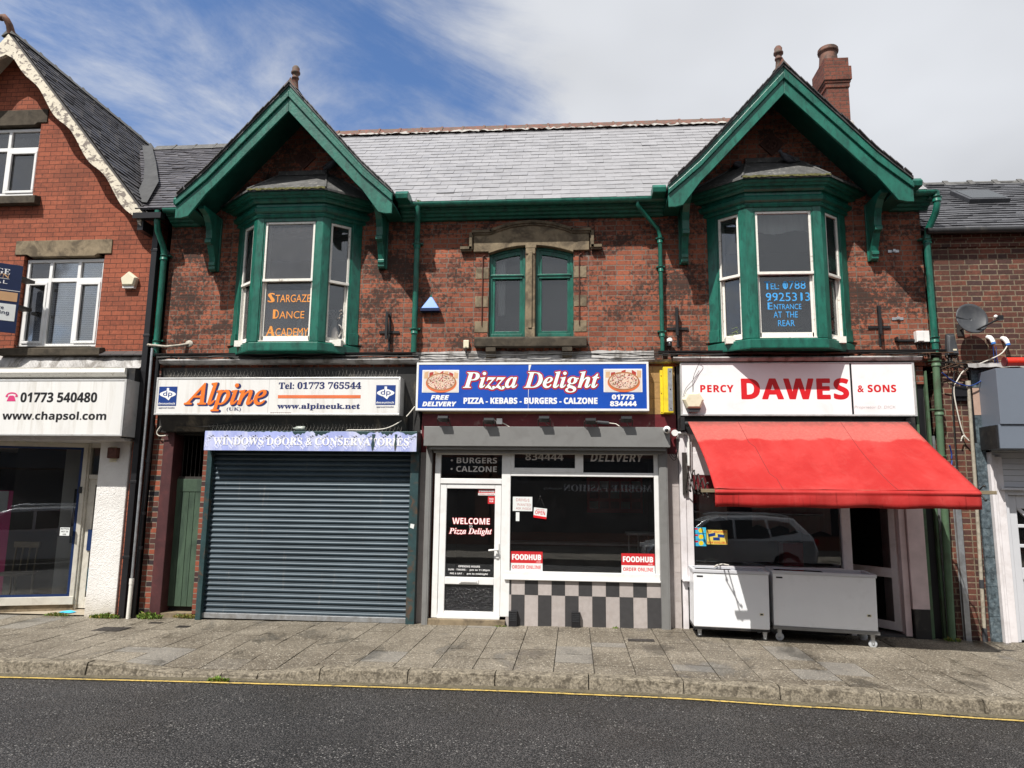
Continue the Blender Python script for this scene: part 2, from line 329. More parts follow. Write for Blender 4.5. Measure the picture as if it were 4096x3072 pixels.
M['lamp_red'] = mat('tail_lamp', (.4, .01, .01), .2, bump=0)
M['opp_brick'] = brick_mat('far_side_brick', (.24, .09, .055), (.17, .06, .04), (.16, .13, .1), .009)
M['meat_pink'] = mat('pale_pink_wall', (.62, .50, .50), .5, bump=0)
M['cyan'] = mat('cyan_print', (.05, .45, .7), .5, bump=0)

def shutter_mat():
    t = NT('petrol_steel_laths')
    c = t.mix(t.rng(t.noise(1.4, 5, .6, t.vec((.35, 1, 1))), .3, .7), (.022, .040, .056), (.050, .078, .100))
    c = t.mix(t.math('MULTIPLY', t.rng(t.noise(5, 8, .7, t.vec((.25, 1, 2.5))), .55, .7), .5), c, (.02, .03, .034))
    c = t.mix(t.math('MULTIPLY', t.rng(t.noise(4, 7, .75, t.vec((1.8, 1, .22))), .58, .74), .5), c, (.17, .16, .145))
    t.bump(t.noise(30, 4), .08, .004)
    return t.fin(c, .45, .1, .4)
M['shutter'] = shutter_mat()
def render_mat():
    t = NT('white_textured_render')
    c = t.mix(t.rng(t.noise(2, 6, .6), .35, .75), (.80, .785, .76), (.70, .68, .65))
    sp = t.N.new('ShaderNodeSeparateXYZ'); t.L.new(t.tc.outputs['Object'], sp.inputs[0])
    low = t.math('MULTIPLY', t.rng(t.math('ADD', sp.outputs[2], t.math('MULTIPLY', t.noise(4, 6, .7), .5)), .75, .15), .7)
    c = t.mix(low, c, (.40, .34, .24))
    h = t.math('ADD', t.noise(22, 5, .6, None, 1.2), t.math('MULTIPLY', t.noise(60, 3), .4))
    t.bump(h, .7, .02)
    return t.fin(c, .9, 0, .2)
M['render'] = render_mat()
def fabric_mat():
    t = NT('sun_faded_red_canvas')
    c = t.mix(t.rng(t.noise(1.3, 7, .65, t.vec((1, .7, .7)), .4), .35, .68), (.45, .022, .020), (.55, .048, .043))
    c = t.mix(t.math('MULTIPLY', t.rng(t.noise(5, 8, .75, t.vec((1, .5, .5)), .8), .48, .74), .20), c, (.58, .13, .11))
    sp = t.N.new('ShaderNodeSeparateXYZ'); t.L.new(t.tc.outputs['Object'], sp.inputs[0])
    # a dirty tide-mark band where the cloth rolls on to its tube
    wob = t.math('MULTIPLY', t.math('SUBTRACT', t.noise(2.3, 4), .5), .25)
    f = t.math('MULTIPLY', t.rng(t.math('ADD', sp.outputs[2], wob), -.24, -.20), .55)
    c = t.mix(f, c, t.mix(t.rng(t.noise(30, 5), .3, .7), (.58, .15, .13), (.64, .21, .17)))
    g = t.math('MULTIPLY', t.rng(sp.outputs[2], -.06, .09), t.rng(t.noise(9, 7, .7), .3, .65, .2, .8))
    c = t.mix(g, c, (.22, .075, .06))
    # drip streaks on the valance
    st = t.math('MULTIPLY', t.rng(t.noise(26, 2, .5, t.vec((1, 1, .06))), .60, .66), t.rng(sp.outputs[2], -.95, -1.0))
    c = t.mix(t.math('MULTIPLY', st, .6), c, (.28, .015, .014))
    h = t.math('ADD', t.noise(3.0, 5, .6), t.math('MULTIPLY', t.noise(160, 2), .08))
    t.bump(h, .35, .03)
    df = t.N.new('ShaderNodeBsdfTranslucent'); t.L.new(c, df.inputs[0])
    mx = t.N.new('ShaderNodeMixShader'); mx.inputs[0].default_value = .18
    t.fin(c, .6, 0, .3); t.L.new(t.b.outputs[0], mx.inputs[1]); t.L.new(df.outputs[0], mx.inputs[2]); t.L.new(mx.outputs[0], t.out.inputs[0])
    return t.m
M['red_fabric'] = fabric_mat()

# ------------------------------------------------------------------ mesh helpers
class MB:
    def __init__(s): s.v = []; s.f = []; s.m = []; s.sm = []
    def add(s, vs, fs, mi=0, sm=False):
        o = len(s.v); s.v += [tuple(q) for q in vs]
        for f in fs: s.f.append([i+o for i in f]); s.m.append(mi); s.sm.append(sm)
    def box(s, x0, x1, y0, y1, z0, z1, mi=0):
        s.add([(x0,y0,z0),(x1,y0,z0),(x1,y1,z0),(x0,y1,z0),(x0,y0,z1),(x1,y0,z1),(x1,y1,z1),(x0,y1,z1)],
              [(0,3,2,1),(4,5,6,7),(0,1,5,4),(1,2,6,5),(2,3,7,6),(3,0,4,7)], mi); return s
    def hexa(s, a, b, mi=0):     # two matching quads
        s.add(list(a)+list(b), [(0,3,2,1),(4,5,6,7),(0,1,5,4),(1,2,6,5),(2,3,7,6),(3,0,4,7)], mi); return s
    def prism(s, pts, a, b, axis='y', mi=0):
        n = len(pts)
        def P(p, t):
            if axis == 'y': return (p[0], t, p[1])
            if axis == 'x': return (t, p[0], p[1])
            return (p[0], p[1], t)
        s.add([P(p, a) for p in pts]+[P(p, b) for p in pts], [list(range(n))[::-1], list(range(n, 2*n))]+[(i, (i+1) % n, n+(i+1) % n, n+i) for i in range(n)], mi); return s
    def quad(s, a, b, c, d, mi=0): s.add([a, b, c, d], [(0, 1, 2, 3)], mi); return s
    def tube(s, path, r, n=8, mi=0, cap=True):
        path = [Vector(p) for p in path]; rings = []
        up = Vector((0, 0, 1))
        for i, p in enumerate(path):
            d = (path[min(i+1, len(path)-1)]-path[max(i-1, 0)]).normalized()
            a = d.cross(up) if abs(d.z) < .95 else d.cross(Vector((0, 1, 0)))
            a.normalize(); b = d.cross(a)
            rr = r[i] if isinstance(r, (list, tuple)) else r
            rings.append([p+rr*(math.cos(2*math.pi*k/n)*a+math.sin(2*math.pi*k/n)*b) for k in range(n)])
        vs = [q for rg in rings for q in rg]; fs = []
        for i in range(len(path)-1):
            for k in range(n): fs.append((i*n+k, i*n+(k+1) % n, (i+1)*n+(k+1) % n, (i+1)*n+k))
        s.add(vs, fs, mi, True)
        if cap: s.add(rings[0], [list(range(n))], mi); s.add(rings[-1], [list(range(n))[::-1]], mi)
        return s
    def lathe(s, c, prof, n=16, mi=0, axis='z'):
        vs = []
        for r, h in prof:
            for k in range(n):
                a = 2*math.pi*k/n; p, q = r*math.cos(a), r*math.sin(a)
                vs.append((c[0]+p, c[1]+q, c[2]+h) if axis == 'z' else (c[0]+p, c[1]+h, c[2]+q) if axis == 'y' else (c[0]+h, c[1]+p, c[2]+q))
        fs = [(i*n+k, i*n+(k+1) % n, (i+1)*n+(k+1) % n, (i+1)*n+k) for i in range(len(prof)-1) for k in range(n)]
        s.add(vs, fs, mi, True)
        if prof[0][0] > 1e-4: s.add(vs[:n], [list(range(n))], mi)
        if prof[-1][0] > 1e-4: s.add(vs[-n:], [list(range(n))], mi)
        return s
    def sheet(s, rows, mi=0, sm=True):
        n = len(rows[0]); vs = [p for r in rows for p in r]
        s.add(vs, [(i*n+k, i*n+k+1, (i+1)*n+k+1, (i+1)*n+k) for i in range(len(rows)-1) for k in range(n-1)], mi, sm); return s
    def sphere(s, c, r, mi=0, sc=(1, 1, 1), n=10):
        prof = [(max(1e-5, math.sin(math.pi*i/n)), -math.cos(math.pi*i/n)) for i in range(n+1)]
        vs = []; k2 = n+4
        for a, h in prof:
            for k in range(k2): vs.append((c[0]+r*sc[0]*a*math.cos(2*math.pi*k/k2), c[1]+r*sc[1]*a*math.sin(2*math.pi*k/k2), c[2]+r*sc[2]*h))
        s.add(vs, [(i*k2+k, i*k2+(k+1) % k2, (i+1)*k2+(k+1) % k2, (i+1)*k2+k) for i in range(n) for k in range(k2)], mi, True); return s

def rootloc(o):
    v = Vector((0, 0, 0))
    while o is not None: v = v+o.location; o = o.parent
    return v
def build(name, mb, mats, parent=None, bevel=0, recalc=True, label=None):
    if not isinstance(mats, (list, tuple)): mats = [mats]
    off = rootloc(parent)
    me = bpy.data.meshes.new(name)
    me.from_pydata([(v[0]-off.x, v[1]-off.y, v[2]-off.z) for v in mb.v], [], mb.f)
    for q in mats: me.materials.append(M[q] if isinstance(q, str) else q)
    me.polygons.foreach_set('material_index', mb.m); me.polygons.foreach_set('use_smooth', mb.sm)
    if recalc:
        bm = bmesh.new(); bm.from_mesh(me); bmesh.ops.recalc_face_normals(bm, faces=bm.faces); bm.to_mesh(me); bm.free()
    me.update()
    o = bpy.data.objects.new(name, me); COL.objects.link(o)
    if parent is not None: o.parent = parent
    if bevel:
        b = o.modifiers.new('edge', 'BEVEL'); b.width = bevel; b.segments = 2; b.limit_method = 'ANGLE'; b.angle_limit = R(40)
    if label: o['label'] = label
    return o
def thing(name, label, cat, loc=(0, 0, 0), group=None):
    o = bpy.data.objects.new(name, None); COL.objects.link(o); o.location = loc; o.empty_display_size = .1
    o['label'] = label; o['category'] = cat
    if group: o['group'] = group
    return o
def tag(o, label, cat, group=None):
    o['label'] = label; o['category'] = cat
    if group: o['group'] = group
    return o
def struct(name, mb, m, **k):
    o = build(name, mb, m, **k); o['kind'] = 'structure'; return o
def dup(root, loc, label, rot=None):
    r = root.copy(); COL.objects.link(r); r.location = loc; r['label'] = label
    if rot is not None: r.rotation_euler = rot
    for ch in list(root.children):
        c = ch.copy(); COL.objects.link(c); c.parent = r
        for g in ch.children:
            d = g.copy(); COL.objects.link(d); d.parent = c
    return r

def interp(tab, x):
    if x <= tab[0][0]: return tab[0][1]
    for (a, p), (b, q) in zip(tab, tab[1:]):
        if x <= b:
            t = (x-a)/(b-a); t = t*t*(3-2*t)*.4+t*.6
            return p+(q-p)*t
    return tab[-1][1]
def holes_wall(mb, x0, x1, z0, z1, holes, y0, y1, mi=0):
    xs = sorted({x0, x1, *[h[0] for h in holes], *[h[1] for h in holes]}); zs = sorted({z0, z1, *[h[2] for h in holes], *[h[3] for h in holes]})
    xs = [x for x in xs if x0 <= x <= x1]; zs = [z for z in zs if z0 <= z <= z1]
    nx, nz = len(xs)-1, len(zs)-1
    sol = [[not any(h[0] < (xs[i]+xs[i+1])/2 < h[1] and h[2] < (zs[k]+zs[k+1])/2 < h[3] for h in holes) for k in range(nz)] for i in range(nx)]
    g = lambda i, k: 0 <= i < nx and 0 <= k < nz and sol[i][k]
    for i in range(nx):
        for k in range(nz):
            if not sol[i][k]: continue
            a, b, c, d = xs[i], xs[i+1], zs[k], zs[k+1]
            mb.quad((a, y0, c), (b, y0, c), (b, y0, d), (a, y0, d), mi); mb.quad((a, y1, c), (a, y1, d), (b, y1, d), (b, y1, c), mi)
            if not g(i-1, k): mb.quad((a, y0, c), (a, y0, d), (a, y1, d), (a, y1, c), mi)
            if not g(i+1, k): mb.quad((b, y0, c), (b, y1, c), (b, y1, d), (b, y0, d), mi)
            if not g(i, k-1): mb.quad((a, y0, c), (a, y1, c), (b, y1, c), (b, y0, c), mi)
            if not g(i, k+1): mb.quad((a, y0, d), (b, y0, d), (b, y1, d), (a, y1, d), mi)
def slates(mb, P0, U, Vv, u0, u1, v1, su=.27, sv=.19, th=.011, keep=None, mi=0):
    P0, U, Vv = Vector(P0), Vector(U).normalized(), Vector(Vv).normalized(); n = U.cross(Vv); 
    rows = int(math.ceil(v1/sv))
    for r in range(rows):
        u = u0-(su/2 if r % 2 else 0); va = r*sv; vb = min(va+sv*1.35, v1+.02)
        while u < u1:
            a, b = max(u, u0), min(u+su, u1); u += su
            if b-a < .03: continue
            if keep and not keep((a+b)/2, va+sv/2): continue
            g = .0025; j = rnd.uniform(-.006, .006); t = th*rnd.uniform(.75, 1.35); tl = rnd.uniform(-.003, .003)
            if rnd.random() < .012: j -= rnd.uniform(.02, .05); t *= 1.6
            f = lambda uu, vv, h: P0+U*uu+Vv*vv+n*h
            vs = [f(a+g, va+j, t*1.7+tl), f(b-g, va+j+tl, t*1.7-tl), f(b-g, vb, t*.25), f(a+g, vb, t*.25), f(a+g, va+j, t*.5), f(b-g, va+j+tl, t*.5)]
            mb.add(vs, [(0, 1, 2, 3), (4, 5, 1, 0), (4, 0, 3), (5, 2, 1)], mi)
    return mb

# ------------------------------------------------------------------ lettering
def uni(s, st):
    U = {'sb': (0x1D5D4, 0x1D5EE, 0x1D7EC), 'sbi': (0x1D63C, 0x1D656, 0x1D7EC), 'bi': (0x1D468, 0x1D482, 0x1D7CE), 'b': (0x1D400, 0x1D41A, 0x1D7CE), 'it': (0x1D434, 0x1D44E, 0x1D7CE), None: None}[st]
    if not U: return s
    return ''.join(chr(U[0]+ord(c)-65) if 'A' <= c <= 'Z' else chr(U[1]+ord(c)-97) if 'a' <= c <= 'z' else chr(U[2]+ord(c)-48) if c.isdigit() else c for c in s)
def tmesh(s, st=None, off=0, shear=0, sp=1, ref=None):
    """flat triangles of a line of text plus its bounds"""
    c = bpy.data.curves.new('lettering', 'FONT'); c.body = uni(s, st); c.size = 1; c.offset = off; c.shear = shear; c.space_character = sp; c.resolution_u = 3
    o = bpy.data.objects.new('lettering', c); COL.objects.link(o)
    dg = bpy.context.evaluated_depsgraph_get(); me = bpy.data.meshes.new_from_object(o.evaluated_get(dg))
    vs = [tuple(v.co) for v in me.vertices]; fs = [tuple(p.vertices) for p in me.polygons]
    bpy.data.objects.remove(o); bpy.data.curves.remove(c); bpy.data.meshes.remove(me)
    xs = [v[0] for v in vs]; ys = [v[1] for v in vs]
    return vs, fs, (min(xs), max(xs), min(ys), max(ys))
def text(mb, s, x0, x1, z0, z1, y, st=None, mi=0, off=0, shear=0, sp=1, mirror=False, bounds=None, slope=0, frame=None):
    vs, fs, bb = tmesh(s, st, off, shear, sp)
    b = bounds or bb
    kx, kz = (x1-x0)/max(1e-6, b[1]-b[0]), (z1-z0)/max(1e-6, b[3]-b[2])
    out = []
    for v in vs:
        u = (v[0]-b[0])*kx; w = (v[1]-b[2])*kz+slope*u
        if frame: o, ud, wd = frame; out.append(tuple(Vector(o)+Vector(ud)*(x0+u)+Vector(wd)*(z0+w)))
        else: out.append(((x1-u) if mirror else x0+u, y, z0+w))
    mb.add(out, fs, mi); return b

def letters(parent, m, y, items, name='lettering'):
    for it in items:
        t = MB(); kw = dict(it[6]) if len(it) > 6 else {}; bd = kw.pop('bold', 0)
        if bd:
            _, _, bb = tmesh(it[0], it[5], sp=kw.get('sp', 1)); o_ = outline(it[0], it[1], it[2], it[3], it[4], y+.0004, it[5], bd, bb, 10, kw.get('sp', 1)); t.v, t.f, t.m, t.sm = o_.v, o_.f, o_.m, o_.sm
        text(t, it[0], it[1], it[2], it[3], it[4], y, it[5], **kw); build(name, t, m, parent, recalc=False)
def outline(s, x0, x1, z0, z1, y, st, r, bounds, n=12, sp=1):
    mb = MB()
    for i in range(n):
        a = 2*math.pi*i/n; dx, dz = r*math.cos(a), r*math.sin(a)
        text(mb, s, x0+dx, x1+dx, z0+dz, z1+dz, y+i*.00008, st, bounds=bounds, sp=sp)
    return mb

# ------------------------------------------------------------------ ground
BASE = [(-14, -.16), (-8, -.078), (-6, -.062), (-2.5, -.037), (1.4, -.006), (5.4, -.055), (6, -.072), (9, -.15), (14, -.3)]
KERB = [(-14, -.13), (-9, -.075), (-6.7, -.05), (-4, -.02), (-.7, 0), (1, -.012), (2.6, -.05), (4.5, -.105), (8, -.21), (14, -.4)]
KY = -3.08
def drop(x):   # dropped kerb
    return interp([(-5.62, 0), (-4.5, -.085), (-3.62, -.085), (-2.75, 0)], x)
def pav(x, y):
    t = max(0, min(1, -y/3.08)); b, k = interp(BASE, x), interp(KERB, x)
    return b+(k-b)*t+drop(x)*max(0, (t-.55)/.45)
def road(x, y=-3.2): return interp(KERB, x)-.145+min(0, .02*(y+3.1))*0
def ground():
    g = MB(); rows = []
    for y in (-3.05, -4.2, -6, -8, -10.6, -14, -40):
        rows.append([(x, y, road(x)+.05*math.sin(max(0, min(1, (-y-3.05)/7.5))*math.pi)) for x in [-60]+[i*.5 for i in range(-30, 31)]+[60]])
    g.sheet(rows, 0, True); struct('road', g, 'road')
    e = MB(); e.box(-300, 300, -300, 300, -1.6, -1.2); struct('ground', e, 'joint')
    # pavement bed + slabs
    p = MB(); xs = [i*.46 for i in range(-31, 32)]
    p.sheet([[(x, y, pav(x, y)-.014) for x in xs] for y in (.0, -.7, -1.4, -1.9, -2.3, -2.6, -2.93)], 1, True)
    p.sheet([[(x, y, pav(x, 0)-.012) for x in xs] for y in (0, 1.6)], 1, True)
    x = -14.03
    while x < 13.5:
        wd = .46; y = -rnd.uniform(-.3, .2) if False else .0
        first = True
        while y > -2.93:
            ln = rnd.choice((.30, .46, .46, .6, .62, .75)) if not first else rnd.uniform(.2, .6)
            first = False
            y2 = max(y-ln, -2.93)
            if y2 < -2.93+.12: y2 = -2.93
            g_ = .0055; a, b = x+g_, x+wd-g_; t1, t2 = rnd.uniform(-.003, .003), rnd.uniform(-.003, .003)
            q = lambda X, Y, t: (X, Y, pav(X, Y)+t)
            skew = rnd.uniform(-.006, .006)
            cs = [q(a, y-g_+skew, t1), q(a, y2+g_+skew, t2), q(b, y2+g_-skew, t1), q(b, y-g_-skew, -t2)]
            mx = [( (cs[0][i]+cs[3][i])/2) for i in range(3)]
            low = [(c[0], c[1], c[2]-.02) for c in cs]
            p.add(cs+low, [(0, 1, 2, 3), (0, 4, 5, 1), (1, 5, 6, 2), (2, 6, 7, 3), (3, 7, 4, 0)], 0)
            y = y2
        x += wd
    struct('pavement', p, ['paving', 'joint'])
    # kerb stones
    k = MB(); x = -13.9
    cuts = [-13.9]
    while cuts[-1] < -6.5: cuts.append(cuts[-1]+1.02)
    cuts = [c for c in cuts if c < -6.0]+[-5.64, -4.48, -4.02, -3.59, -2.86, -1.85, -.87, .16, 1.18, 2.19, 3.22, 3.62, 4.25]+[5.27+1.02*i for i in range(9)]
    for a, b in zip(cuts, cuts[1:]):
        n = 6; a2, b2 = a+.006, b-.006; rows = []; jz = rnd.uniform(-.005, .005); jy = rnd.uniform(-.006, .006)
        for i in range(n+1):
            X = a2+(b2-a2)*i/n; zt = interp(KERB, X)+drop(X)+jz; zb = road(X)-.03; h = zt-zb; rv = min(.032, h*.35)
            pts = [(KY+.155, zb), (KY+.155, zt)]+[(KY+.02+jy+.02-rv*math.sin(t*math.pi/2)-.02, zt-rv+rv*math.cos(t*math.pi/2)) for t in (0, .33, .66, 1)]+[(KY-rv+jy-.012, zb)]
            rows.append([(X, yy+rnd.uniform(-.003, .003), zz+rnd.uniform(-.0025, .0025)) for yy, zz in pts])
        k.sheet(rows, 0, False)
        for r_ in (rows[0], rows[-1]): k.add(r_, [list(range(len(r_)))], 0)
    struct('kerb', k, 'kerb')
    l = MB(); row1, row2 = [], []
    x = -13
    while x < 13:
        yy = -3.255+.006*math.sin(x*1.7)+(.0 if x < 1 else -.012*(x-1)*.3); row1.append((x, yy+rnd.uniform(-.004, .004), road(x)+.0095+.05*math.sin((-yy-3.05)/7.5*math.pi))); row2.append((x, yy-.052+rnd.uniform(-.004, .004), road(x)+.0095+.05*math.sin((-yy+.06-3.05)/7.5*math.pi))); x += .12
    l.sheet([row1, row2]); struct('road_marking', l, 'lineyellow')
    gutter = MB(); gutter.sheet([[(x*.3, KY-.03, road(x*.3)+.012+rnd.uniform(0, .008)) for x in range(-45, 46)], [(x*.3, KY-.09-rnd.uniform(0, .05), road(x*.3)+.005) for x in range(-45, 46)]])
    struct('road_edge_silt', gutter, mat('gutter_silt', (.10, .085, .055), .9, var=.4, vs=25, bump=.8, bs=70))
    # far pavement behind the camera
    f = MB(); f.box(-30, 30, -16, -10.7, -.4, .02); struct('far_pavement', f, 'paving')
ground()

# ------------------------------------------------------------------ the main terrace
T = thing('brick_terrace', 'sooty brick terrace with two green gables over bay windows and pale slate roof', 'building', (-.7, 0, -.02))
BX = (-4.665, 3.255)      # bay / gable centres
def terrace_shell():
    m = MB()
    holes = [(-5.55, -3.78, 4.36, 6.36), (2.37, 4.14, 4.36, 6.36), (-1.395, -.79, 4.47, 6.034), (-.62, 0, 4.47, 6.034)]
    holes_wall(m, -6.98, 5.5, 3.99, 6.72, holes, 0, .3)
    for c in BX: m.prism([(c-1.62, 6.72), (c+1.62, 6.72), (c, 8.46)], 0, .25)
    build('wall', m, 'brick', T)
    s = MB()    # rear and party walls and floors close the rooms
    s.box(-6.98, 5.5, 6.0, 6.2, 0, 7); s.box(-6.98, -6.85, .3, 6, -.1, 7); s.box(5.37, 5.5, .3, 6, -.1, 7)
    s.box(-6.85, 5.37, .3, 6, 3.86, 4.0); s.box(-6.85, 5.37, .3, 6, 6.72, 6.8)
    s.box(-2.52, -2.40, .02, 6, -.1, 3.86); s.box(1.5, 1.60, .02, 6, -.1, 3.86); s.box(-6.85, 5.37, 3.4, 3.5, -.1, 3.86)
    s.box(-6.85, 5.37, 2.6, 2.7, 4, 6.72)
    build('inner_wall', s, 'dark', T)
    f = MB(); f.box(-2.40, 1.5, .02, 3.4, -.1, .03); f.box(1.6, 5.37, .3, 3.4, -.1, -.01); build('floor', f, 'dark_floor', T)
    gp = MB()  # ground-floor piers
    gp.box(-6.98, -6.80, 0, .3, -.1, 4.0); build('brick_pier', gp, 'brick_pier', T)
    rp = MB(); rp.box(-6.80, -6.615, -.012, .3, -.1, 4.0); build('render_pier', rp, 'maroon_dark', T, .012)
    jb = MB(); jb.box(-6.09, -5.92, 0, .3, -.1, 2.9); build('brick_jamb', jb, 'brick_pier', T)
    bf = MB(); bf.box(-6.93, -2.5, -.03, .0, 2.9, 3.99); bf.prism([(-.03, 3.16), (-.26, 3.16), (-.13, 2.91), (-.03, 2.91)], -6.76, -2.66, 'x')
    build('shop_fascia', bf, 'black_peel', T, label='peeling black painted fascia board')
    bp2 = MB(); bp2.box(-2.56, -2.47, -.05, 0, 2.6, 3.99); build('fascia_end', bp2, 'black_peel', T)
    pf = MB(); pf.box(-2.44, 1.6, -.03, 0, 2.6, 3.22); build('shop_fascia', pf, 'maroon', T, label='flaking maroon fascia board')
    pt = MB()
    for i in range(24):
        for k in range(3): pt.box(-2.44+i*.168+.002, -2.44+(i+1)*.168-.002, -.024, 0, 3.224+k*.256, 3.224+(k+1)*.256-.004)
    build('tiled_fascia', pt, 'tan_tile', T)
    rf = MB(); rf.box(1.62, 5.2, -.03, 0, 2.9, 3.99); build('shop_fascia', rf, 'black', T, label='dark board behind the butcher sign')
    # ledges and shallow gutters above the shop signs
    lg = MB(); lg.prism([(0, 4.135), (-.15, 4.115), (-.16, 4.095), (-.13, 4.05), (0, 4.04)], -6.92, -2.5, 'x'); build('cornice', lg, 'lead_pale', T)
    lg = MB(); rows = []
    for yy, zz in ((-.002, 4.25), (-.03, 4.13), (-.13, 4.11), (-.14, 4.07)):
        rows.append([(-2.62+i*.1, yy+rnd.uniform(-.006, .006)*(yy < -.01), zz+rnd.uniform(-.01, .01)) for i in range(40)])
    lg.sheet(rows, 0, False); lg.prism([(0, 4.10), (-.12, 4.085), (-.10, 4.05), (0, 4.035)], -2.5, 1.55, 'x'); build('lead_flashing', lg, 'lead_pale', T)
    lg = MB(); lg.prism([(0, 4.135), (-.16, 4.115), (-.17, 4.095), (-.145, 4.05), (0, 4.04)], 1.56, 5.3, 'x'); build('cornice', lg, 'lead_pale', T)
    for a, b in ((-7.0, -2.56), (1.33, 5.66)):
        g = MB(); prof = [(-.115+.05*math.cos(t), 4.215-.05*math.sin(t)) for t in [math.pi*i/8 for i in range(9)]]
        g.prism(prof, a, b, 'x')
        for i in range(5): x = a+.3+(b-a-.6)*i/4; g.box(x-.02, x+.02, -.17, 0, 4.15, 4.163)
        build('low_gutter', g, 'black', T)
terrace_shell()

def main_roof():
    sl_ = Vector((0, 2.95, 2.825)); n = sl_.length
    def keep_white(u, v):
        z = 6.695+v*sl_.z/n
        for c in BX:
            if abs(u-c) < 1.86 and z < 8.6-abs(u-c)*1.07-.02: return False
        return True
    m = MB(); slates(m, (0, -.36, 6.695), (1, 0, 0), sl_, -5.9, 5.47, n, .30, .192, .007, keep_white)
    def slab(mb, xa, xb, xc, xd, za, zb, ys, zs):   # part of a slope between heights za and zb
        Y = lambda z: -.44+(z-6.60)*ys/zs
        mb.hexa([(xa, Y(za), za), (xb, Y(za), za), (xc, Y(zb), zb), (xd, Y(zb), zb)], [(xa, Y(za), za+.02), (xb, Y(za), za+.02), (xc, Y(zb), zb+.02), (xd, Y(zb), zb+.02)])
    g_ = lambda z: (8.58-z)/1.07
    slab(m, BX[0]+g_(6.68), BX[1]-g_(6.68), BX[1]-g_(8.5), BX[0]+g_(8.5), 6.68, 8.5, 3.03, 2.9)
    slab(m, BX[1]+g_(6.68), 5.47, 5.47, BX[1]+g_(8.5), 6.68, 8.5, 3.03, 2.9); slab(m, -5.9, 5.47, 5.47, -5.9, 8.5, 9.5, 3.03, 2.9)
    m.hexa([(-5.9, 2.62, 9.5), (5.47, 2.62, 9.5), (5.47, 6.2, 6.2), (-5.9, 6.2, 6.2)], [(-5.9, 2.62, 9.54), (5.47, 2.62, 9.54), (5.47, 6.2, 6.25), (-5.9, 6.2, 6.25)])
    roof = build('roof', m, 'slate_white', T, recalc=False)
    g = MB(); g.prism([(0, 6.6), (6.1, 6.6), (2.6, 9.46)], 5.36, 5.46, 'x'); build('gable_wall', g, 'brick', T)
    d = MB(); s2 = Vector((0, 2.95, 2.65)); n2 = s2.length
    slates(d, (0, -.36, 6.69), (1, 0, 0), s2, -9.3, -5.92, n2, .23, .13, .012, lambda u, v: not (abs(u-BX[0]) < 1.86 and 6.69+v*s2.z/n2 < 8.6-abs(u-BX[0])*1.07) and u > -10.2+(10.12-6.69-v*s2.z/n2)/1.205-.12)
    l_ = lambda z: -10.2+(10.10-z)/1.205
    slab(d, l_(6.68), BX[0]-g_(6.68), BX[0]-g_(7.24), l_(7.24), 6.68, 7.24, 3.03, 2.7); slab(d, l_(7.24), -5.92, -5.92, l_(9.28), 7.24, 9.28, 3.03, 2.7)
    d.hexa([(-8.9, 2.6, 9.28), (-5.92, 2.6, 9.28), (-5.92, 6.2, 6.1), (-8.9, 6.2, 6.1)], [(-8.9, 2.6, 9.32), (-5.92, 2.6, 9.32), (-5.92, 6.2, 6.15), (-8.9, 6.2, 6.15)])
    build('roof', d, 'slate_dark', T, recalc=False, label='short stretch of dark slate roof')
    r = MB(); x = -5.9; i = 0
    while x < 5.3:
        w = .45; x2 = min(x+w, 5.4); h = 9.60+rnd.uniform(-.006, .006); lip = .012 if i % 1 == 0 else 0
        r.prism([(2.44, h-.155), (2.57, h-.02), (2.60, h+.025), (2.63, h-.02), (2.76, h-.155), (2.74, h-.165), (2.6, h-.05), (2.46, h-.165)], x+.004, x2-.03, 'x')
        r.prism([(2.43, h-.16), (2.56, h-.005), (2.60, h+.04), (2.64, h-.005), (2.77, h-.16), (2.75, h-.17), (2.6, h-.05), (2.45, h-.17)], x2-.045, x2+.002, 'x')
        x = x2; i += 1
    build('ridge_tile', r, 'ridge', T)
    mo = MB(); mo.sheet([[(-5.8+i*.06, yy+rnd.uniform(-.02, .02), zz+rnd.uniform(-.015, .02)) for i in range(186)] for yy, zz in ((2.39, 9.41), (2.47, 9.475))], 0, False); build('ridge_mortar', mo, 'mortar', T)
    r = MB(); x = -9.1
    while x < -5.95:
        h = 9.39+rnd.uniform(-.006, .006)
        r.prism([(2.42, h-.16), (2.6, h+.02), (2.78, h-.16), (2.6, h-.08)], x+.004, x+.42, 'x'); r.prism([(2.41, h-.165), (2.6, h+.04), (2.79, h-.165), (2.6, h-.08)], x+.42, x+.46, 'x'); x += .46
    build('ridge_tile', r, 'ridge_grey', T, label='grey lichened ridge tiles of the dark roof')
    fn = MB(); fn.lathe((-5.98, 2.6, 9.58), [(.06, 0), (.05, .12), (.075, .16), (.05, .2), (.085, .27), (.07, .33), (0, .37)], 12); build('finial', fn, 'terracotta', T)
    v = MB(); v.sheet([[(5.43, -.34+i*.295, 6.735+i*.2825+rnd.uniform(-.008, .008)) for i in range(11)], [(5.50, -.34+i*.295, 6.695+i*.2825) for i in range(11)]]); build('verge', v, 'mortar', T)
main_roof()

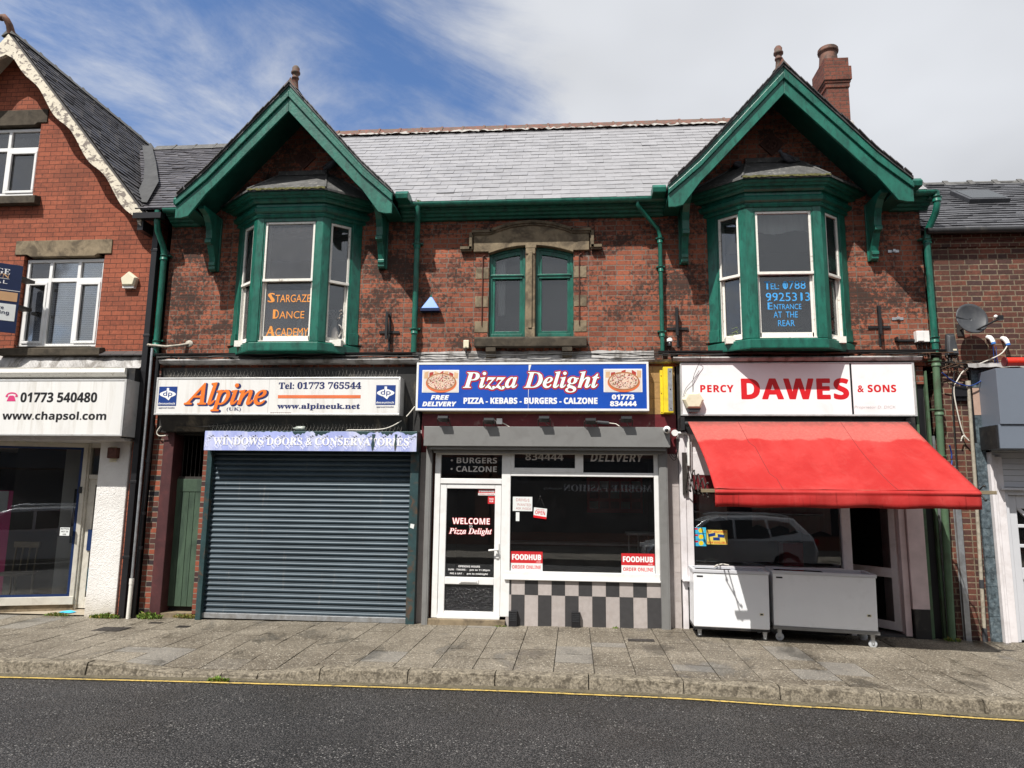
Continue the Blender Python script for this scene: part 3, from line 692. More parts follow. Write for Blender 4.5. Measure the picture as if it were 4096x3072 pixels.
def chimney():
    m = MB(); x0, x1, y0, y1 = 4.99, 5.41, 2.17, 2.86
    m.box(x0, x1, y0, y1, 8.7, 9.96); m.box(x0-.02, x1+.02, y0-.02, y1+.02, 9.96, 10.05); m.box(x0-.035, x1+.035, y0-.035, y1+.035, 10.05, 10.10)
    m.box(x0-.055, x1+.055, y0-.055, y1+.055, 10.10, 10.38); m.box(x0-.02, x1+.02, y0-.02, y1+.02, 10.38, 10.58)
    c = build('chimney', m, 'brick_chim', T)
    p = MB(); p.lathe((5.15, 2.42, 10.56), [(.19, 0), (.175, .12), (.165, .26), (.165, .28), (.195, .29), (.20, .33), (.185, .35), (.195, .37), (.18, .39), (.13, .39), (.12, .2)], 20); build('chimney_pot', p, 'terracotta', c)
    f = MB(); f.sheet([[(4.94, 2.09, 9.13), (5.45, 2.09, 9.13)], [(4.95, 2.155, 9.25), (5.44, 2.155, 9.25)]]); build('flashing', f, 'lead_pale', c)
chimney()

def offset_plan(pts, d):
    out = []
    for i, p in enumerate(pts):
        ns = []
        for a, b in ((i-1, i), (i, i+1)):
            if 0 <= a and b < len(pts):
                e = Vector((pts[b][0]-pts[a][0], pts[b][1]-pts[a][1])).normalized(); ns.append(Vector((e.y, -e.x)))
        if len(ns) == 1: n_ = ns[0]; q = Vector(p)+n_*d; 
        else: n_ = (ns[0]+ns[1]).normalized(); q = Vector(p)+n_*(d/max(.3, n_.dot(ns[0])))
        if i in (0, len(pts)-1):   # ends slide along the wall face
            e = ns[0]; q = Vector((p[0]+math.copysign(d/max(.3, abs(e.x)) if abs(e.x) > .3 else d, p[0]-CX), p[1]))
        out.append((q.x, q.y))
    return out
CX = 0
def sweep(mb, plan, prof, mi=0):
    mb.sheet([[(x, y, z) for x, y in offset_plan(plan, d)] for d, z in prof], mi, False)

def bay(cx, right):
    global CX; CX = cx
    P = .43; plan = [(cx-1.08, 0), (cx-.563, -P), (cx+.563, -P), (cx+1.08, 0)]
    b = MB()
    sweep(b, plan, [(-.02, 4.185), (.025, 4.185), (.03, 4.205), (.03, 4.325), (.0, 4.345), (-.06, 4.36)])
    b.add([(x, y, 4.19+ .03*(y+.385)) for x, y in offset_plan(plan, .02)], [(0, 1, 2, 3)])
    z0, z1 = 4.345, 6.44
    faces = []
    for i in range(3):
        p0, p1 = Vector(plan[i]), Vector(plan[i+1]); L_ = (p1-p0).length; u = (p1-p0)/L_; n = Vector((u.y, -u.x)); faces.append((p0, u, n, L_))
    def fb(mb, f, u0, u1, za, zb, d0, d1, mi=0):
        p0, u, n, L_ = f
        q = lambda uu, dd: p0+u*uu+n*dd
        pts = [q(u0, d1), q(u1, d1), q(u1, d0), q(u0, d0)]
        mb.prism([(t.x, t.y) for t in pts], za, zb, 'z', mi)
    fr = []
    for i, f in enumerate(faces):
        L_ = f[3]; jl, jr = ((.165, .115), (.118, .118), (.115, .165))[i]
        fb(b, f, -.002, jl, z0, z1, -.10, .012); fb(b, f, L_-jr, L_+.002, z0, z1, -.10, .012)
        fb(b, f, jl, jl+.022, z0, z1-.05, -.10, .0); fb(b, f, L_-jr-.022, L_-jr, z0, z1-.05, -.10, .0)
        fb(b, f, jl, L_-jr, 6.375, z1, -.10, .004)
        fr.append((f, jl+.022, L_-jr-.022))
    # base blocks of the posts
    for i, f in enumerate(faces):
        if i == 0: fb(b, f, -.01, .165, 4.345, 4.55, -.08, .028)
        if i == 2: fb(b, f, f[3]-.165, f[3]+.01, 4.345, 4.55, -.08, .028)
    B = build('bay_window', b, 'green', T, .006, label='bay window with %s glass' % ('blue lettered' if right else 'orange lettered'))
    c = MB()
    sweep(c, plan, [(0, 6.43), (.03, 6.44), (.045, 6.47), (.03, 6.49), (.03, 6.50), (.075, 6.53), (.088, 6.58), (.07, 6.61), (.05, 6.62), (.05, 6.66), (.09, 6.665), (.12, 6.69), (.13, 6.72), (.17, 6.725), (.185, 6.755), (.215, 6.765), (.235, 6.80), (.235, 6.83)])
    build('cornice', c, 'green', B)
    r = MB(); o = offset_plan(plan, .265); 
    back = [(cx-.50, -.01), (cx-.43, -.04), (cx+.43, -.04), (cx+.50, -.01)]
    lo = [(o[i][0], o[i][1], 6.835) for i in range(4)]; hi = [(x, y, 7.37) for x, y in back]
    for i in range(3): r.quad(lo[i], lo[i+1], hi[i+1], hi[i])
    lo2 = [(p[0], p[1], 6.80) for p in lo]
    for i in range(3): r.quad(lo2[i], lo2[i+1], lo[i+1], lo[i])
    for i in (1, 2): r.tube([lo[i], hi[i]], .022, 8)
    r.tube([lo[0], hi[0]], .016, 8); r.tube([lo[3], hi[3]], .016, 8)
    r.prism([(0, 7.46), (-.03, 7.46), (-.075, 7.36), (0, 7.35)], cx-.44, cx+.42, 'x')
    R_ = build('bay_roof', r, 'lead', B)
    ms = MB(); n = 46
    for i in range(1, 2):
        a, c2 = Vector(lo[i]), Vector(lo[i+1])
        ms.sheet([[tuple(a.lerp(c2, k/n)+Vector((0, dy-rnd.uniform(0, .012), dz+rnd.uniform(-.008, .012)))) for k in range(n+1)] for dy, dz in ((.035, .025), (-.004, .012), (-.012, -.02))], 0, False)
    build('moss_edge', ms, 'moss', B)
    w = MB(); sill = MB()
    for i, (f, a, c2) in enumerate(fr):
        s = MB(); mid = 5.375; st = .036
        # upper sash forward, lower sash set back
        fb(s, f, a, a+st, mid, 6.375, -.055, -.012); fb(s, f, c2-st, c2, mid, 6.375, -.055, -.012); fb(s, f, a+st, c2-st, 6.335, 6.375, -.055, -.012); fb(s, f, a-.004, c2+.004, mid-.022, mid+.022, -.06, -.004)
        fb(s, f, a+.012, a+.012+st, 4.36, mid-.02, -.105, -.067); fb(s, f, c2-st-.012, c2-.012, 4.36, mid-.02, -.105, -.067); fb(s, f, a+.02, c2-.02, 4.355, 4.45, -.105, -.067)
        fb(s, f, a, a+.012, 4.36, mid-.022, -.11, -.02); fb(s, f, c2-.012, c2, 4.36, mid-.022, -.11, -.02)
        fb(s, f, a, c2, 4.345, 4.362, -.11, .01)
        sa = build('sash', s, 'white_old', B, .004)
        g1 = MB(); fb(g1, f, a+st*.8, c2-st*.8, mid, 6.345, -.036, -.033); fb(g1, f, a+st, c2-st, 4.43, mid, -.086, -.083)
        build('pane', g1, 'glass_grime' if (not right and i == 1) else 'glass', B)
    # net curtains inside
    cu = MB()
    def drape(x0, x1, y, za, zb, lean):
        rows = []
        for k in range(13):
            z = za+(zb-za)*k/12; rows.append([(x0+(x1-x0)*j/16+lean*(1-k/12)**2, y+.025*math.sin(j*2.1+k*.2), z) for j in range(17)])
        cu.sheet(rows)
    if right:
        drape(cx+.66, cx+.98, -.02, 4.4, 6.4, .06); drape(cx-.96, cx-.80, .05, 4.4, 6.4, 0)
        cu.sheet([[(cx-.5+j*.04, -.16+.012*math.sin(j*1.9), z+.03*math.sin(j*.35+1)*(k == 0)) for j in range(26)] for k, z in enumerate((6.12, 6.42))])
    else:
        drape(cx+.84, cx+1.0, .0, 4.6, 6.4, .03); drape(cx-.50, cx-.42, -.18, 5.4, 6.4, 0); drape(cx-1.0, cx-.86, .1, 4.4, 6.4, 0)
    build('curtain', cu, 'curtain', B)
    si = MB(); si.box(cx-.9, cx+.9, -.28, .3, 4.30, 4.40); build('window_board', si, 'white_old', B)
    return B
BAYL = bay(BX[0], False); BAYR = bay(BX[1], True)

def gable(cx):
    # half profile of the barge line (dx, z top)
    top = [(0, 8.60), (1.30, 7.16), (1.56, 6.91), (1.80, 6.69)]
    Y0 = -.80
    G = MB()
    for s in (-1, 1):
        for (d0, z0), (d1, z1) in zip(top, top[1:]):
            yb = 2.2
            a = [(cx+s*d0, Y0-.03, z0+.03), (cx+s*d1, Y0-.03, z1+.03), (cx+s*d1, yb, z1+.03), (cx+s*d0, yb, z0+.03)]
            G.hexa(a, [(p[0], p[1], p[2]-.05) for p in a])
        # ragged slate edges on the verge
        L_ = 0
        for (d0, z0), (d1, z1) in zip(top, top[1:]):
            seg = math.hypot(d1-d0, z1-z0); k = int(seg/.12)
            for i in range(k):
                t = i/k; x = d0+(d1-d0)*t; z = z0+(z1-z0)*t; dx, dz = (d1-d0)/seg, (z1-z0)/seg
                y = Y0-.045-rnd.uniform(0, .02); h = .045+rnd.uniform(0, .012)
                p = [(cx+s*x, z+h), (cx+s*(x+dx*.13), z+dz*.13+h-.016), (cx+s*(x+dx*.13), z+dz*.13+h-.03), (cx+s*x, z+h-.02)]
                G.prism(p, y, Y0+.35)
    g = build('gable_roof', G, 'slate_left', T)
    R1 = MB(); y = Y0-.02
    while y < 1.6: R1.prism([(cx-.16, 8.50), (cx, 8.70), (cx+.16, 8.50), (cx, 8.60)], y, y+.4); R1.prism([(cx-.17, 8.49), (cx, 8.72), (cx+.17, 8.49), (cx, 8.6)], y+.4, y+.45); y += .45
    build('ridge_tile', R1, 'ridge', g)
    for s in (-1, 1):
        b = MB()
        up = [(0, .0), (1.30, .0), (1.56, .0), (1.80, .0)]
        tp = [(d, z-.0) for d, z in top]
        # moulded upper board, proud, then the deeper lower board
        lo1 = [(0, 8.38), (1.30, 6.97), (1.56, 6.74), (1.80, 6.53)]
        lo2 = [(0, 8.14), (1.18, 6.86), (1.30, 6.74), (1.58, 6.36), (1.70, 6.33), (1.80, 6.33)]
        m1 = [(d, (a+c)/2) for (d, a), (_, c) in zip(tp, lo1)]
        P_ = lambda l: [(cx+s*d, z) for d, z in l]
        b.prism(P_(tp+m1[::-1]), Y0-.01, Y0+.04); b.prism(P_(m1+lo1[::-1]), Y0-.032, Y0+.04)
        b.prism(P_(lo1+lo2[::-1]), Y0+.005, Y0+.05)
        build('bargeboard', b, 'green', g, .007)
        so = MB(); a = [(cx, Y0+.05, 8.42), (cx+s*1.62, Y0+.05, 6.62), (cx+s*1.62, 0, 6.62), (cx, 0, 8.42)]
        so.hexa(a, [(p[0], p[1], p[2]+.03) for p in a])
        so.box(min(cx+s*1.55, cx+s*1.80), max(cx+s*1.55, cx+s*1.80), Y0+.05, 0, 6.50, 6.53)
        build('soffit', so, 'green_shaded', g)
        br = MB(); x = cx+s*1.47
        prof = [(0, 6.62), (-.60, 6.62), (-.60, 6.56), (-.46, 6.52), (-.36, 6.42), (-.31, 6.30), (-.30, 6.16), (-.33, 6.14), (-.33, 6.08), (-.24, 6.06), (-.20, 5.97), (-.15, 5.88), (-.13, 5.80), (-.155, 5.79), (-.155, 5.74), (-.13, 5.73), (-.13, 5.68), (-.10, 5.66), (0, 5.66)]
        br.prism(prof, x-.055, x+.055, 'x'); br.box(x-.075, x+.075, -.04, 0, 5.66, 6.6)
        build('bracket', br, 'green', g, .006)
    fn = MB(); fn.lathe((cx, Y0+.2, 8.66), [(.07, -.08), (.055, .05), (.045, .16), (.06, .165), (.06, .19), (.045, .2), (.055, .25), (.075, .26), (.075, .29), (.06, .31), (.062, .36), (.04, .395), (0, .405)], 14)
    fn.prism([(cx-.12, 8.50), (cx, 8.74), (cx+.12, 8.50)], Y0+.0, Y0+.3)
    build('finial', fn, 'ridge', g)
    d = MB(); d.prism([(cx, 7.91), (cx+.20, 7.70), (cx, 7.49), (cx-.20, 7.70)], -.025, 0)
    for k in range(8):
        a = k*math.pi/4; d.sphere((cx+.07*math.cos(a), -.03, 7.70+.07*math.sin(a)), .035, 0, (1, .5, 1), 6)
    build('diamond_plaque', d, mat('dark_terracotta', (.07, .028, .02), .8, bump=.4), g)
for c in BX: gable(c)

def eaves():
    def run(a, b):
        g = MB()
        o = [(-.33+.062*math.cos(t), 6.675-.062*math.sin(t)) for t in [math.pi*(-.05+i/9*1.1) for i in range(10)]]
        g.prism(o, a, b, 'x')
        n = max(1, int((b-a)/.9))
        for i in range(n): x = a+(b-a)*(i+.5)/n; g.prism([(-.33+.068*math.cos(t), 6.675-.068*math.sin(t)) for t in [math.pi*(-.03+i_/9*1.06) for i_ in range(10)]], x-.03, x+.03, 'x')
        build('gutter', g, 'green', T)
        f = MB(); f.prism([(0, 6.71), (-.27, 6.70), (-.27, 6.635), (-.26, 6.60), (-.22, 6.595), (-.20, 6.57), (-.15, 6.56), (-.13, 6.53), (-.08, 6.52), (-.06, 6.49), (0, 6.485)], a, b, 'x'); build('eaves_board', f, 'green', T)
    run(-2.88, 1.47); run(-6.95, -6.44); run(5.03, 5.60)
    for x0, x1 in ((-2.87, -2.66), (1.24, 1.45), (-6.62, -6.46), (5.05, 5.28)):
        s = MB(); s.prism([(-.62, 6.65), (-.3, 6.65), (-.3, 6.75), (-.38, 6.79), (-.58, 6.79), (-.64, 6.73)], x0, x1, 'x'); build('gutter_return', s, 'green', T, .01)
eaves()

def pipe(path, r, m, parent=None, collars=()):
    b = MB(); b.tube(path, r, 14)
    for p, q in collars:
        d = (Vector(q)-Vector(p)).normalized(); p = Vector(p)
        b.tube([p, p+d*.02, p+d*.02, p+d*.075, p+d*.075, p+d*.095], [r*1.2, r*1.32, r*1.2, r*1.2, r*1.34, r*1.2], 14)
        b.box(p.x-r*1.9, p.x+r*1.9, p.y+r*.5, 0, p.z-.012, p.z+.012)
    return build('downpipe', b, m, parent or T)
dn = (0, 0, -1)
def down(x, y, z): return ((x, y, z), (x, y, z-1))
pipe([(-7.06, -.33, 6.66), (-7.06, -.33, 6.46), (-7.06, -.29, 6.32), (-7.03, -.14, 6.10), (-7.02, -.10, 5.95), (-7.02, -.10, 4.18)], .05, 'green', None, [down(-7.02, -.10, 5.95), down(-7.02, -.10, 4.45)])
pipe([(-2.555, -.33, 6.66), (-2.555, -.33, 6.50), (-2.565, -.28, 6.40), (-2.60, -.13, 6.20), (-2.60, -.10, 6.08), (-2.60, -.10, 4.2)], .046, 'green', None, [down(-2.60, -.10, 6.08), down(-2.60, -.10, 4.62)])
pipe([(1.03, -.33, 6.64), (1.03, -.33, 6.57), (1.07, -.30, 6.51), (1.36, -.11, 6.26), (1.40, -.09, 6.14), (1.405, -.09, 4.2)], .034, 'green', None, [down(1.40, -.09, 6.1), down(1.405, -.09, 5.62), down(1.405, -.09, 4.55)])
pipe([(5.61, -.33, 6.68), (5.61, -.33, 6.46), (5.60, -.28, 6.34), (5.54, -.13, 6.12), (5.525, -.11, 5.98), (5.525, -.11, 4.16)], .05, 'green', None, [down(5.61, -.33, 6.60), down(5.525, -.11, 6.0), down(5.525, -.11, 4.42)])
pipe([(5.51, -.12, 4.08), (5.49, -.12, 3), (5.43, -.12, -.08)], .05, 'green_old', None, [down(5.51, -.12, 4.05), ((5.50, -.12, 3.3), (5.49, -.12, 2.3)), ((5.48, -.12, 2.6), (5.47, -.12, 1.6))])
pipe([(-6.665, .16, 2.9), (-6.685, .16, 1.4), (-6.69, .16, -.06)], .036, mat('dark_green_pipe', (.018, .035, .024), .5, bump=0), None, [])

def stone_window():
    arch = lambda x, c, h, z, w: z+h*(1-((x-c)/w)**2)
    m = MB(); pts = []
    N_ = 18; xs = [-1.32+1.25*i/N_ for i in range(N_+1)]
    topz = lambda x: 6.26+.14*max(0, 1-((x+.70)/.66)**2)
    upper = [(-1.66, 5.93), (-1.66, 6.235), (-1.34, 6.235)]+[(-1.32+1.26*i/N_, topz(-1.32+1.26*i/N_)-.02) for i in range(N_+1)]+[(-.05, 6.235), (.26, 6.235), (.26, 5.93)]
    def under(a, b, flip):
        l = []
        for i in range(9):
            x = a+(b-a)*i/8; t = (x-(-.705))/.7
            l.append((x, 6.03-.13*t*t))
        return l
    lower = [(.0, 5.93)]+under(-.0, -.61, 0)+[(-.61, 5.98), (-.79, 5.98)]+under(-.79, -1.40, 1)+[(-1.40, 5.93)]
    m.prism(upper+lower, -.05, .12)
    surround = build('stone_surround', m, 'stone', T, .008)
    h = MB()   # hood mould
    path = [(-1.87, 5.965), (-1.68, 5.965), (-1.68, 6.25), (-1.36, 6.25)]+[(-1.32+1.26*i/N_, topz(-1.32+1.26*i/N_)) for i in range(N_+1)]+[(-.03, 6.25), (.29, 6.25), (.29, 5.965), (.46, 5.965)]
    for (a, b), (c, d) in zip(path, path[1:]):
        l = math.hypot(c-a, d-b) or 1; nx, nz = -(d-b)/l, (c-a)/l
        if nz < -.2: nx, nz = -nx, -nz
        e = .004
        h.prism([(a-(c-a)/l*e, b-(d-b)/l*e), (c+(c-a)/l*e, d+(d-b)/l*e), (c+nx*.045+(c-a)/l*e, d+nz*.045), (a+nx*.045-(c-a)/l*e, b+nz*.045)], -.10, 0)
        h.prism([(a, b-.03), (c, d-.03), (c, d+.01), (a, b+.01)] if abs(d-b) < .1 else [(a-.015, b), (a+.015, b), (a+.015, d), (a-.015, d)], -.075, -.045)
    build('hood_mould', h, mat('weathered_hood_stone', (.17, .135, .09), .85, var=.3, vs=8, bump=.4, bs=45, dirt=(.05, .04, .03), da=.8, dth=.52, ds=5, spec=.2), surround)
    mu = MB(); mu.prism([(-.785, .02), (-.785, -.02), (-.74, -.035), (-.735, -.06), (-.675, -.06), (-.67, -.035), (-.625, -.02), (-.625, .02)], 4.62, 5.92, 'z'); mu.box(-.785, -.625, -.045, .14, 4.47, 4.64); mu.box(-.785, -.625, -.045, .14, 5.88, 5.99); mu.box(-.76, -.65, 0.02, .14, 4.6, 5.9)
    build('mullion', mu, 'stone', surround, .01)
    for x0, x1 in ((-1.62, -1.40), (.01, .215)):
        for z in (5.475, 4.99, 4.565): build('quoin', MB().box(x0, x1, -.008, .1, z, z+.19), 'stone', surround, .006)
    s = MB(); s.prism([(.1, 4.47), (-.10, 4.47), (-.16, 4.435), (-.16, 4.30), (.1, 4.30)], -1.60, .21, 'x')
    build('sill', s, 'stone_dark', surround, .008)
    for x in (-1.33, -.10):
        c = MB(); c.prism([(0, 4.298), (-.15, 4.298), (-.15, 4.22), (-.13, 4.20), (-.10, 4.13), (-.05, 4.09), (0, 4.085)], x-.08, x+.08, 'x'); build('sill_bracket', c, 'stone_dark', surround, .008)
    for x0, x1, fl in ((-1.40, -.787, 0), (-.623, 0, 1)):
        w = MB(); A = lambda x, o: 6.03-.13*((x+.705)/.7)**2-o
        def arc(o, i0): return [(x0+i0+(x1-x0-2*i0)*i/8, A(x0+i0+(x1-x0-2*i0)*i/8, o)) for i in range(9)]
        def ring(i0, i1, zb0, zb1, o0, o1, y0, y1, ztop=True):
            ou = [(x0+i0, zb0)]+arc(o0, i0)+[(x1-i0, zb0)]; inn = [(x0+i1, zb1)]+arc(o1, i1)+[(x1-i1, zb1)]
            for k in range(len(ou)-1): w.prism([ou[k], ou[k+1], inn[k+1], inn[k]], y0, y1)
            w.prism([ou[0], inn[0], inn[-1], ou[-1]], y0, y1)
        ring(0, .055, 4.47, 4.49, 0, .05, .06, .16); ring(.055, .10, 4.49, 4.60, .05, .12, .075, .15)
        w.box(x0+.055, x1-.055, .05, .16, 5.485, 5.565); w.box(x0+.03, x1-.03, .035, .09, 5.53, 5.555); w.box(x0+.05, x1-.05, .05, .13, 4.475, 4.55)
        ww = build('window', w, 'green', surround, .004)
    for x0, x1 in ((-1.37, -.80), (-.60, -.03)):
        g = MB(); g.box(x0, x1, .105, .109, 4.5, 5.98); build('pane', g, 'glass', surround)
    cu = MB(); cu.sheet([[(-1.30+j*.02+.05*k/8*(1-j/8), .2+.012*math.sin(j*2), 5.95-(5.95-4.9)*k/8) for j in range(9)] for k in range(9)]); build('curtain', cu, 'curtain', surround)
    for x in (-1.50, .095):
        rb = MB(); rb.tube([(x, -.02, 5.86), (x, -.02, 4.68)], .009, 6); rb.tube([(x, 0, 5.86), (x+.04, -.03, 5.87)], .012, 6); build('iron_rod', rb, 'rust', surround)
stone_window()

def spikes(x0, x1, y, z, label, hgt=.12, lean=.0):
    b = MB(); b.box(x0, x1, y-.02, y+.02, z, z+.006); x = x0
    while x < x1:
        for dy, dx in ((-.06, -.025), (.03, .02)):
            b.tube([(x, y, z+.004), (x+dx+rnd.uniform(-.012, .012), y+dy, z+hgt*rnd.uniform(.75, 1.1))], .0013, 3)
        x += .06
    return tag(build('bird_spikes', b, 'spike'), label, 'bird spikes', 'bird spikes on shop ledges')

# ------------------------------------------------------------------ green passage door
def gate():
    g = thing('plank_door', 'faded green plank door with bars above, in the dark passage beside the roller shutter', 'door', (-6.36, .2, -.05))
    d = MB(); x = -6.64
    ws = [.13, .12, .1, .12, .1]
    for w in ws: d.box(x+.003, x+w-.003, .19, .23, .08, 2.05 if x > -6.5 else 2.13); x += w
    d.box(-6.64, -6.09, .182, .2, 1.93, 2.14); d.box(-6.64, -6.09, .2, .24, .08, .2)
    build('door_leaf', d, 'green_door', g, .004)
    s = MB(); s.box(-6.19, -6.10, .178, .2, 1.0, 1.13); build('letter_slot', s, 'ink', g)
    b = MB(); b.box(-6.64, -6.09, .2, .24, 2.14, 2.18)
    for i in range(7): b.tube([(-6.58+i*.075, .25, 2.16), (-6.58+i*.075, .25, 2.86)], .006, 6)
    build('window_bars', b, 'iron', g)
    k = MB(); k.box(-6.85, -6.0, 2.2, 2.3, -.1, 3); k.box(-6.64, -6.09, .05, .3, 2.87, 2.95); k.box(-6.62, -6.09, .24, .26, -.05, 2.14); build('passage_wall', k, 'dark', g)
    st = MB(); st.box(-6.62, -6.0, .0, .4, -.12, .0); build('step', st, 'stone', g)
gate()

def roller_shutter():
    r = thing('roller_shutter', 'closed petrol blue roller shutter with peeling lilac pelmet reading WINDOWS DOORS & CONSERVATORIES', 'shutter', (-4.2, -.1, -.05))
    c = MB(); prof = []; z = .04; pitch = .083
    while z < 2.62:
        for t in range(7):
            a = t/6; prof.append((-.078-.017*math.sin(a*math.pi)**.8, z+.058*a))
        prof += [(-.078, z+.060), (-.084, z+.066), (-.078, z+.072), (-.068, z+.078)]
        z += pitch
    rows = [[(x, y, zz) for y, zz in prof] for x in (-5.86, -2.57)]
    c.sheet(rows, 0, False); build('curtain', c, 'shutter', r, recalc=False)
    b = MB(); b.box(-5.86, -2.57, -.11, -.05, -.035, .045); build('bottom_rail', b, 'steel', r, .004)
    for x0, x1 in ((-5.94, -5.855), (-2.575, -2.44)):
        g = MB(); g.box(x0, x1, -.17, .06, -.06, 2.62); build('guide_rail', g, 'shutter_green', r, .005)
    h = MB(); h.box(-5.90, -2.44, -.36, -.03, 2.59, 2.905); build('shutter_box', h, 'shutter_green', r, .004)
    f = MB(); n = 120; xs = [-5.90+3.455*i/n for i in range(n+1)]
    tp = [2.905-.004-(max(0, .028*math.sin(i*.5)+.035*rnd.random()+.012) if 50 < i < 74 or i > 84 else (.02*rnd.random() if 20 < i < 50 else .0)) for i in range(n+1)]
    for i in range(n):
        crack = i in (94, 107) or (i == 61)
        f.add([(xs[i], -.3635, 2.592), (xs[i+1], -.3635, 2.592), (xs[i+1], -.3635, tp[i+1]-(.2 if crack and rnd.random() < .0 else 0)), (xs[i], -.3635, tp[i])], [(0, 1, 2, 3)])
    p = build('pelmet_vinyl', f, 'lilac', r)
    gh = MB()
    for i in range(15):
        for k in range(2):
            x = -5.95+i*.235+k*.1; z = 2.57+k*.15
            vs, fs, bb = tmesh('Alpine', 'bi'); s_ = .135
            ca, sa = math.cos(R(50)), math.sin(R(50)); out = []; ok = True
            for v in vs:
                u, w = (v[0]-bb[0])*s_, v[1]*s_; X, Z = x+u*ca-w*sa, z+u*sa+w*ca; out.append((min(max(X, -5.897), -2.45), -.366, min(max(Z, 2.594), 2.835)))
            gh.add(out, fs)
    build('ghost_lettering', gh, 'lilac_pale', r, recalc=False)
    t = MB(); text(t, 'WINDOWS DOORS & CONSERVATORIES', -5.755, -2.565, 2.678, 2.80, -.3685, 'b', off=.012); build('lettering', t, 'white', r, recalc=False)
    k = MB()
    for x, w in ((-3.14, .035), (-2.78, .025), (-4.06, .03)):
        pts = [(x-w*.3, 2.60), (x+w*.3, 2.62), (x+w*.9, 2.70), (x+w*.4, 2.78), (x+w*1.1, 2.86), (x-w*.6, 2.86), (x-w*.2, 2.78), (x-w*.8, 2.70)]
        if x < -4: pts = [(q[0]+.0, 2.83+(q[1]-2.60)*.22) for q in pts]
        k.add([(q[0], -.3705, q[1]) for q in pts], [list(range(8))])
    build('torn_patch', k, 'shutter_green', r)
    for x, z in ((-2.52, 1.42),):
        s = MB(); s.add([(x-.03, -.174, z), (x+.03, -.174, z-.02), (x+.04, -.174, z+.05), (x-.02, -.174, z+.06)], [(0, 1, 2, 3)]); build('sticker_scrap', s, 'paper', r)
roller_shutter()

def lozenge_logo(s, x0, x1, z0, z1, y):
    """blue square with a white rounded cross-like emblem and maker's name"""
    b = MB(); b.box(x0, x1, y-.003, y, z0, z1); o = build('emblem', b, 'navy', s)
    w = MB(); cx, cz = (x0+x1)/2, z0+(z1-z0)*.60; k = (x1-x0)
    pts = []
    for i in range(28):
        a = 2*math.pi*i/28; r = .30*k*(1+.06*math.cos(4*a)); pts.append((cx+r*1.45*math.cos(a)*(1 if abs(math.cos(a)) < .95 else .98), cz+r*.62*math.sin(a)))
    w.add([(p[0], y-.005, p[1]) for p in pts], [list(range(28))])
    w.add([(cx-.07*k, y-.006, cz+.33*k), (cx+.06*k, y-.006, cz+.33*k), (cx+.06*k, y-.006, cz), (cx-.07*k, y-.006, cz)], [(0, 1, 2, 3)])
    w.add([(cx-.20*k, y-.006, cz-.12*k), (cx+.22*k, y-.006, cz-.12*k), (cx+.08*k, y-.006, cz-.33*k)], [(0, 1, 2)])
    text(w, 'deceuninck', x0+.03*k, x1-.04*k, z0+.06*k, z0+.17*k, y-.006, 'sb')
    build('emblem_mark', w, 'white', o, recalc=False)
    d = MB(); text(d, 'dp', cx-.26*k, cx+.26*k, cz-.17*k, cz+.17*k, y-.0075, None, off=-.0)
    build('emblem_initials', d, 'navy', o, recalc=False)
    q = MB(); text(q, 'approved installer', x0+.05*k, x1-.05*k, z0-.17*k, z0-.07*k, y-.003, 'sb'); build('lettering', q, 'navy_text', s, recalc=False)

def sign_box(s, x0, x1, y0, y1, z0, z1, face, trim='alu', fr=.028, depth=.012):
    b = MB(); b.box(x0, x1, y0+.01, y1, z0, z1); build('casing', b, trim, s, .004)
    f = MB(); f.box(x0, x1, y0-.006, y0+.009, z1-fr, z1); f.box(x0, x1, y0-.006, y0+.009, z0, z0+fr); f.box(x0, x0+fr, y0-.0055, y0+.009, z0+fr, z1-fr); f.box(x1-fr, x1, y0-.0055, y0+.009, z0+fr, z1-fr); build('frame', f, trim, s, .003)
    p = MB(); p.box(x0+fr, x1-fr, y0, y0+.0095, z0+fr, z1-fr); return build('panel', p, face, s)

def alpine_sign():
    s = thing('shop_sign', 'long white lightbox sign reading Alpine (UK) in orange with phone number', 'sign', (-4.8, -.05, 3.17))
    sign_box(s, -6.83, -2.75, -.30, -.03, 3.165, 3.78, 'sign_white')
    y = -.3005
    l = MB(); l.box(-4.915, -4.909, y-.001, y, 3.193, 3.752); build('panel_joint', l, 'ghost', s)
    lozenge_logo(s, -6.775, -6.465, 3.315, 3.63, y)
    lozenge_logo(s, -3.14, -2.825, 3.335, 3.65, y)
    _, _, bb = tmesh('Alpine', 'it')
    build('lettering', outline('Alpine', -6.30, -4.93, 3.222, 3.678, y-.002, 'it', .021, bb, 14), 'navy_text', s, recalc=False)
    o_ = outline('Alpine', -6.325, -4.955, 3.235, 3.69, y-.004, 'it', .011, bb, 12); text(o_, 'Alpine', -6.325, -4.955, 3.235, 3.69, y-.0055, 'it', off=.012, bounds=bb); build('lettering', o_, 'orange', s, recalc=False)
    letters(s, 'navy_text', y-.002, [('(UK)', -5.60, -5.36, 3.222, 3.288, 'b'), ('Tel: 01773 765544', -4.75, -3.39, 3.59, 3.70, 'b', dict(bold=.003)), ('www.alpineuk.net', -4.755, -3.395, 3.245, 3.355, 'b', dict(bold=.003))])
    t = MB(); t.box(-4.755, -3.39, y-.002, y, 3.438, 3.49); build('orange_bar', t, 'orange_line', s)
    k = MB()
    for i in range(10): x = -4.85+i*.035; k.sphere((x, y, 3.20), .014, 0, (1.4, .1, .5), 6)
    build('rust_stain', k, 'rust', s)
alpine_sign()
spikes(-6.7, -2.85, -.17, 3.782, 'bird spikes along the top of the white Alpine lettered sign', .13)
spikes(-5.86, -2.7, -.22, 2.907, 'bird spikes along the lilac pelmet above the closed shutter', .12)

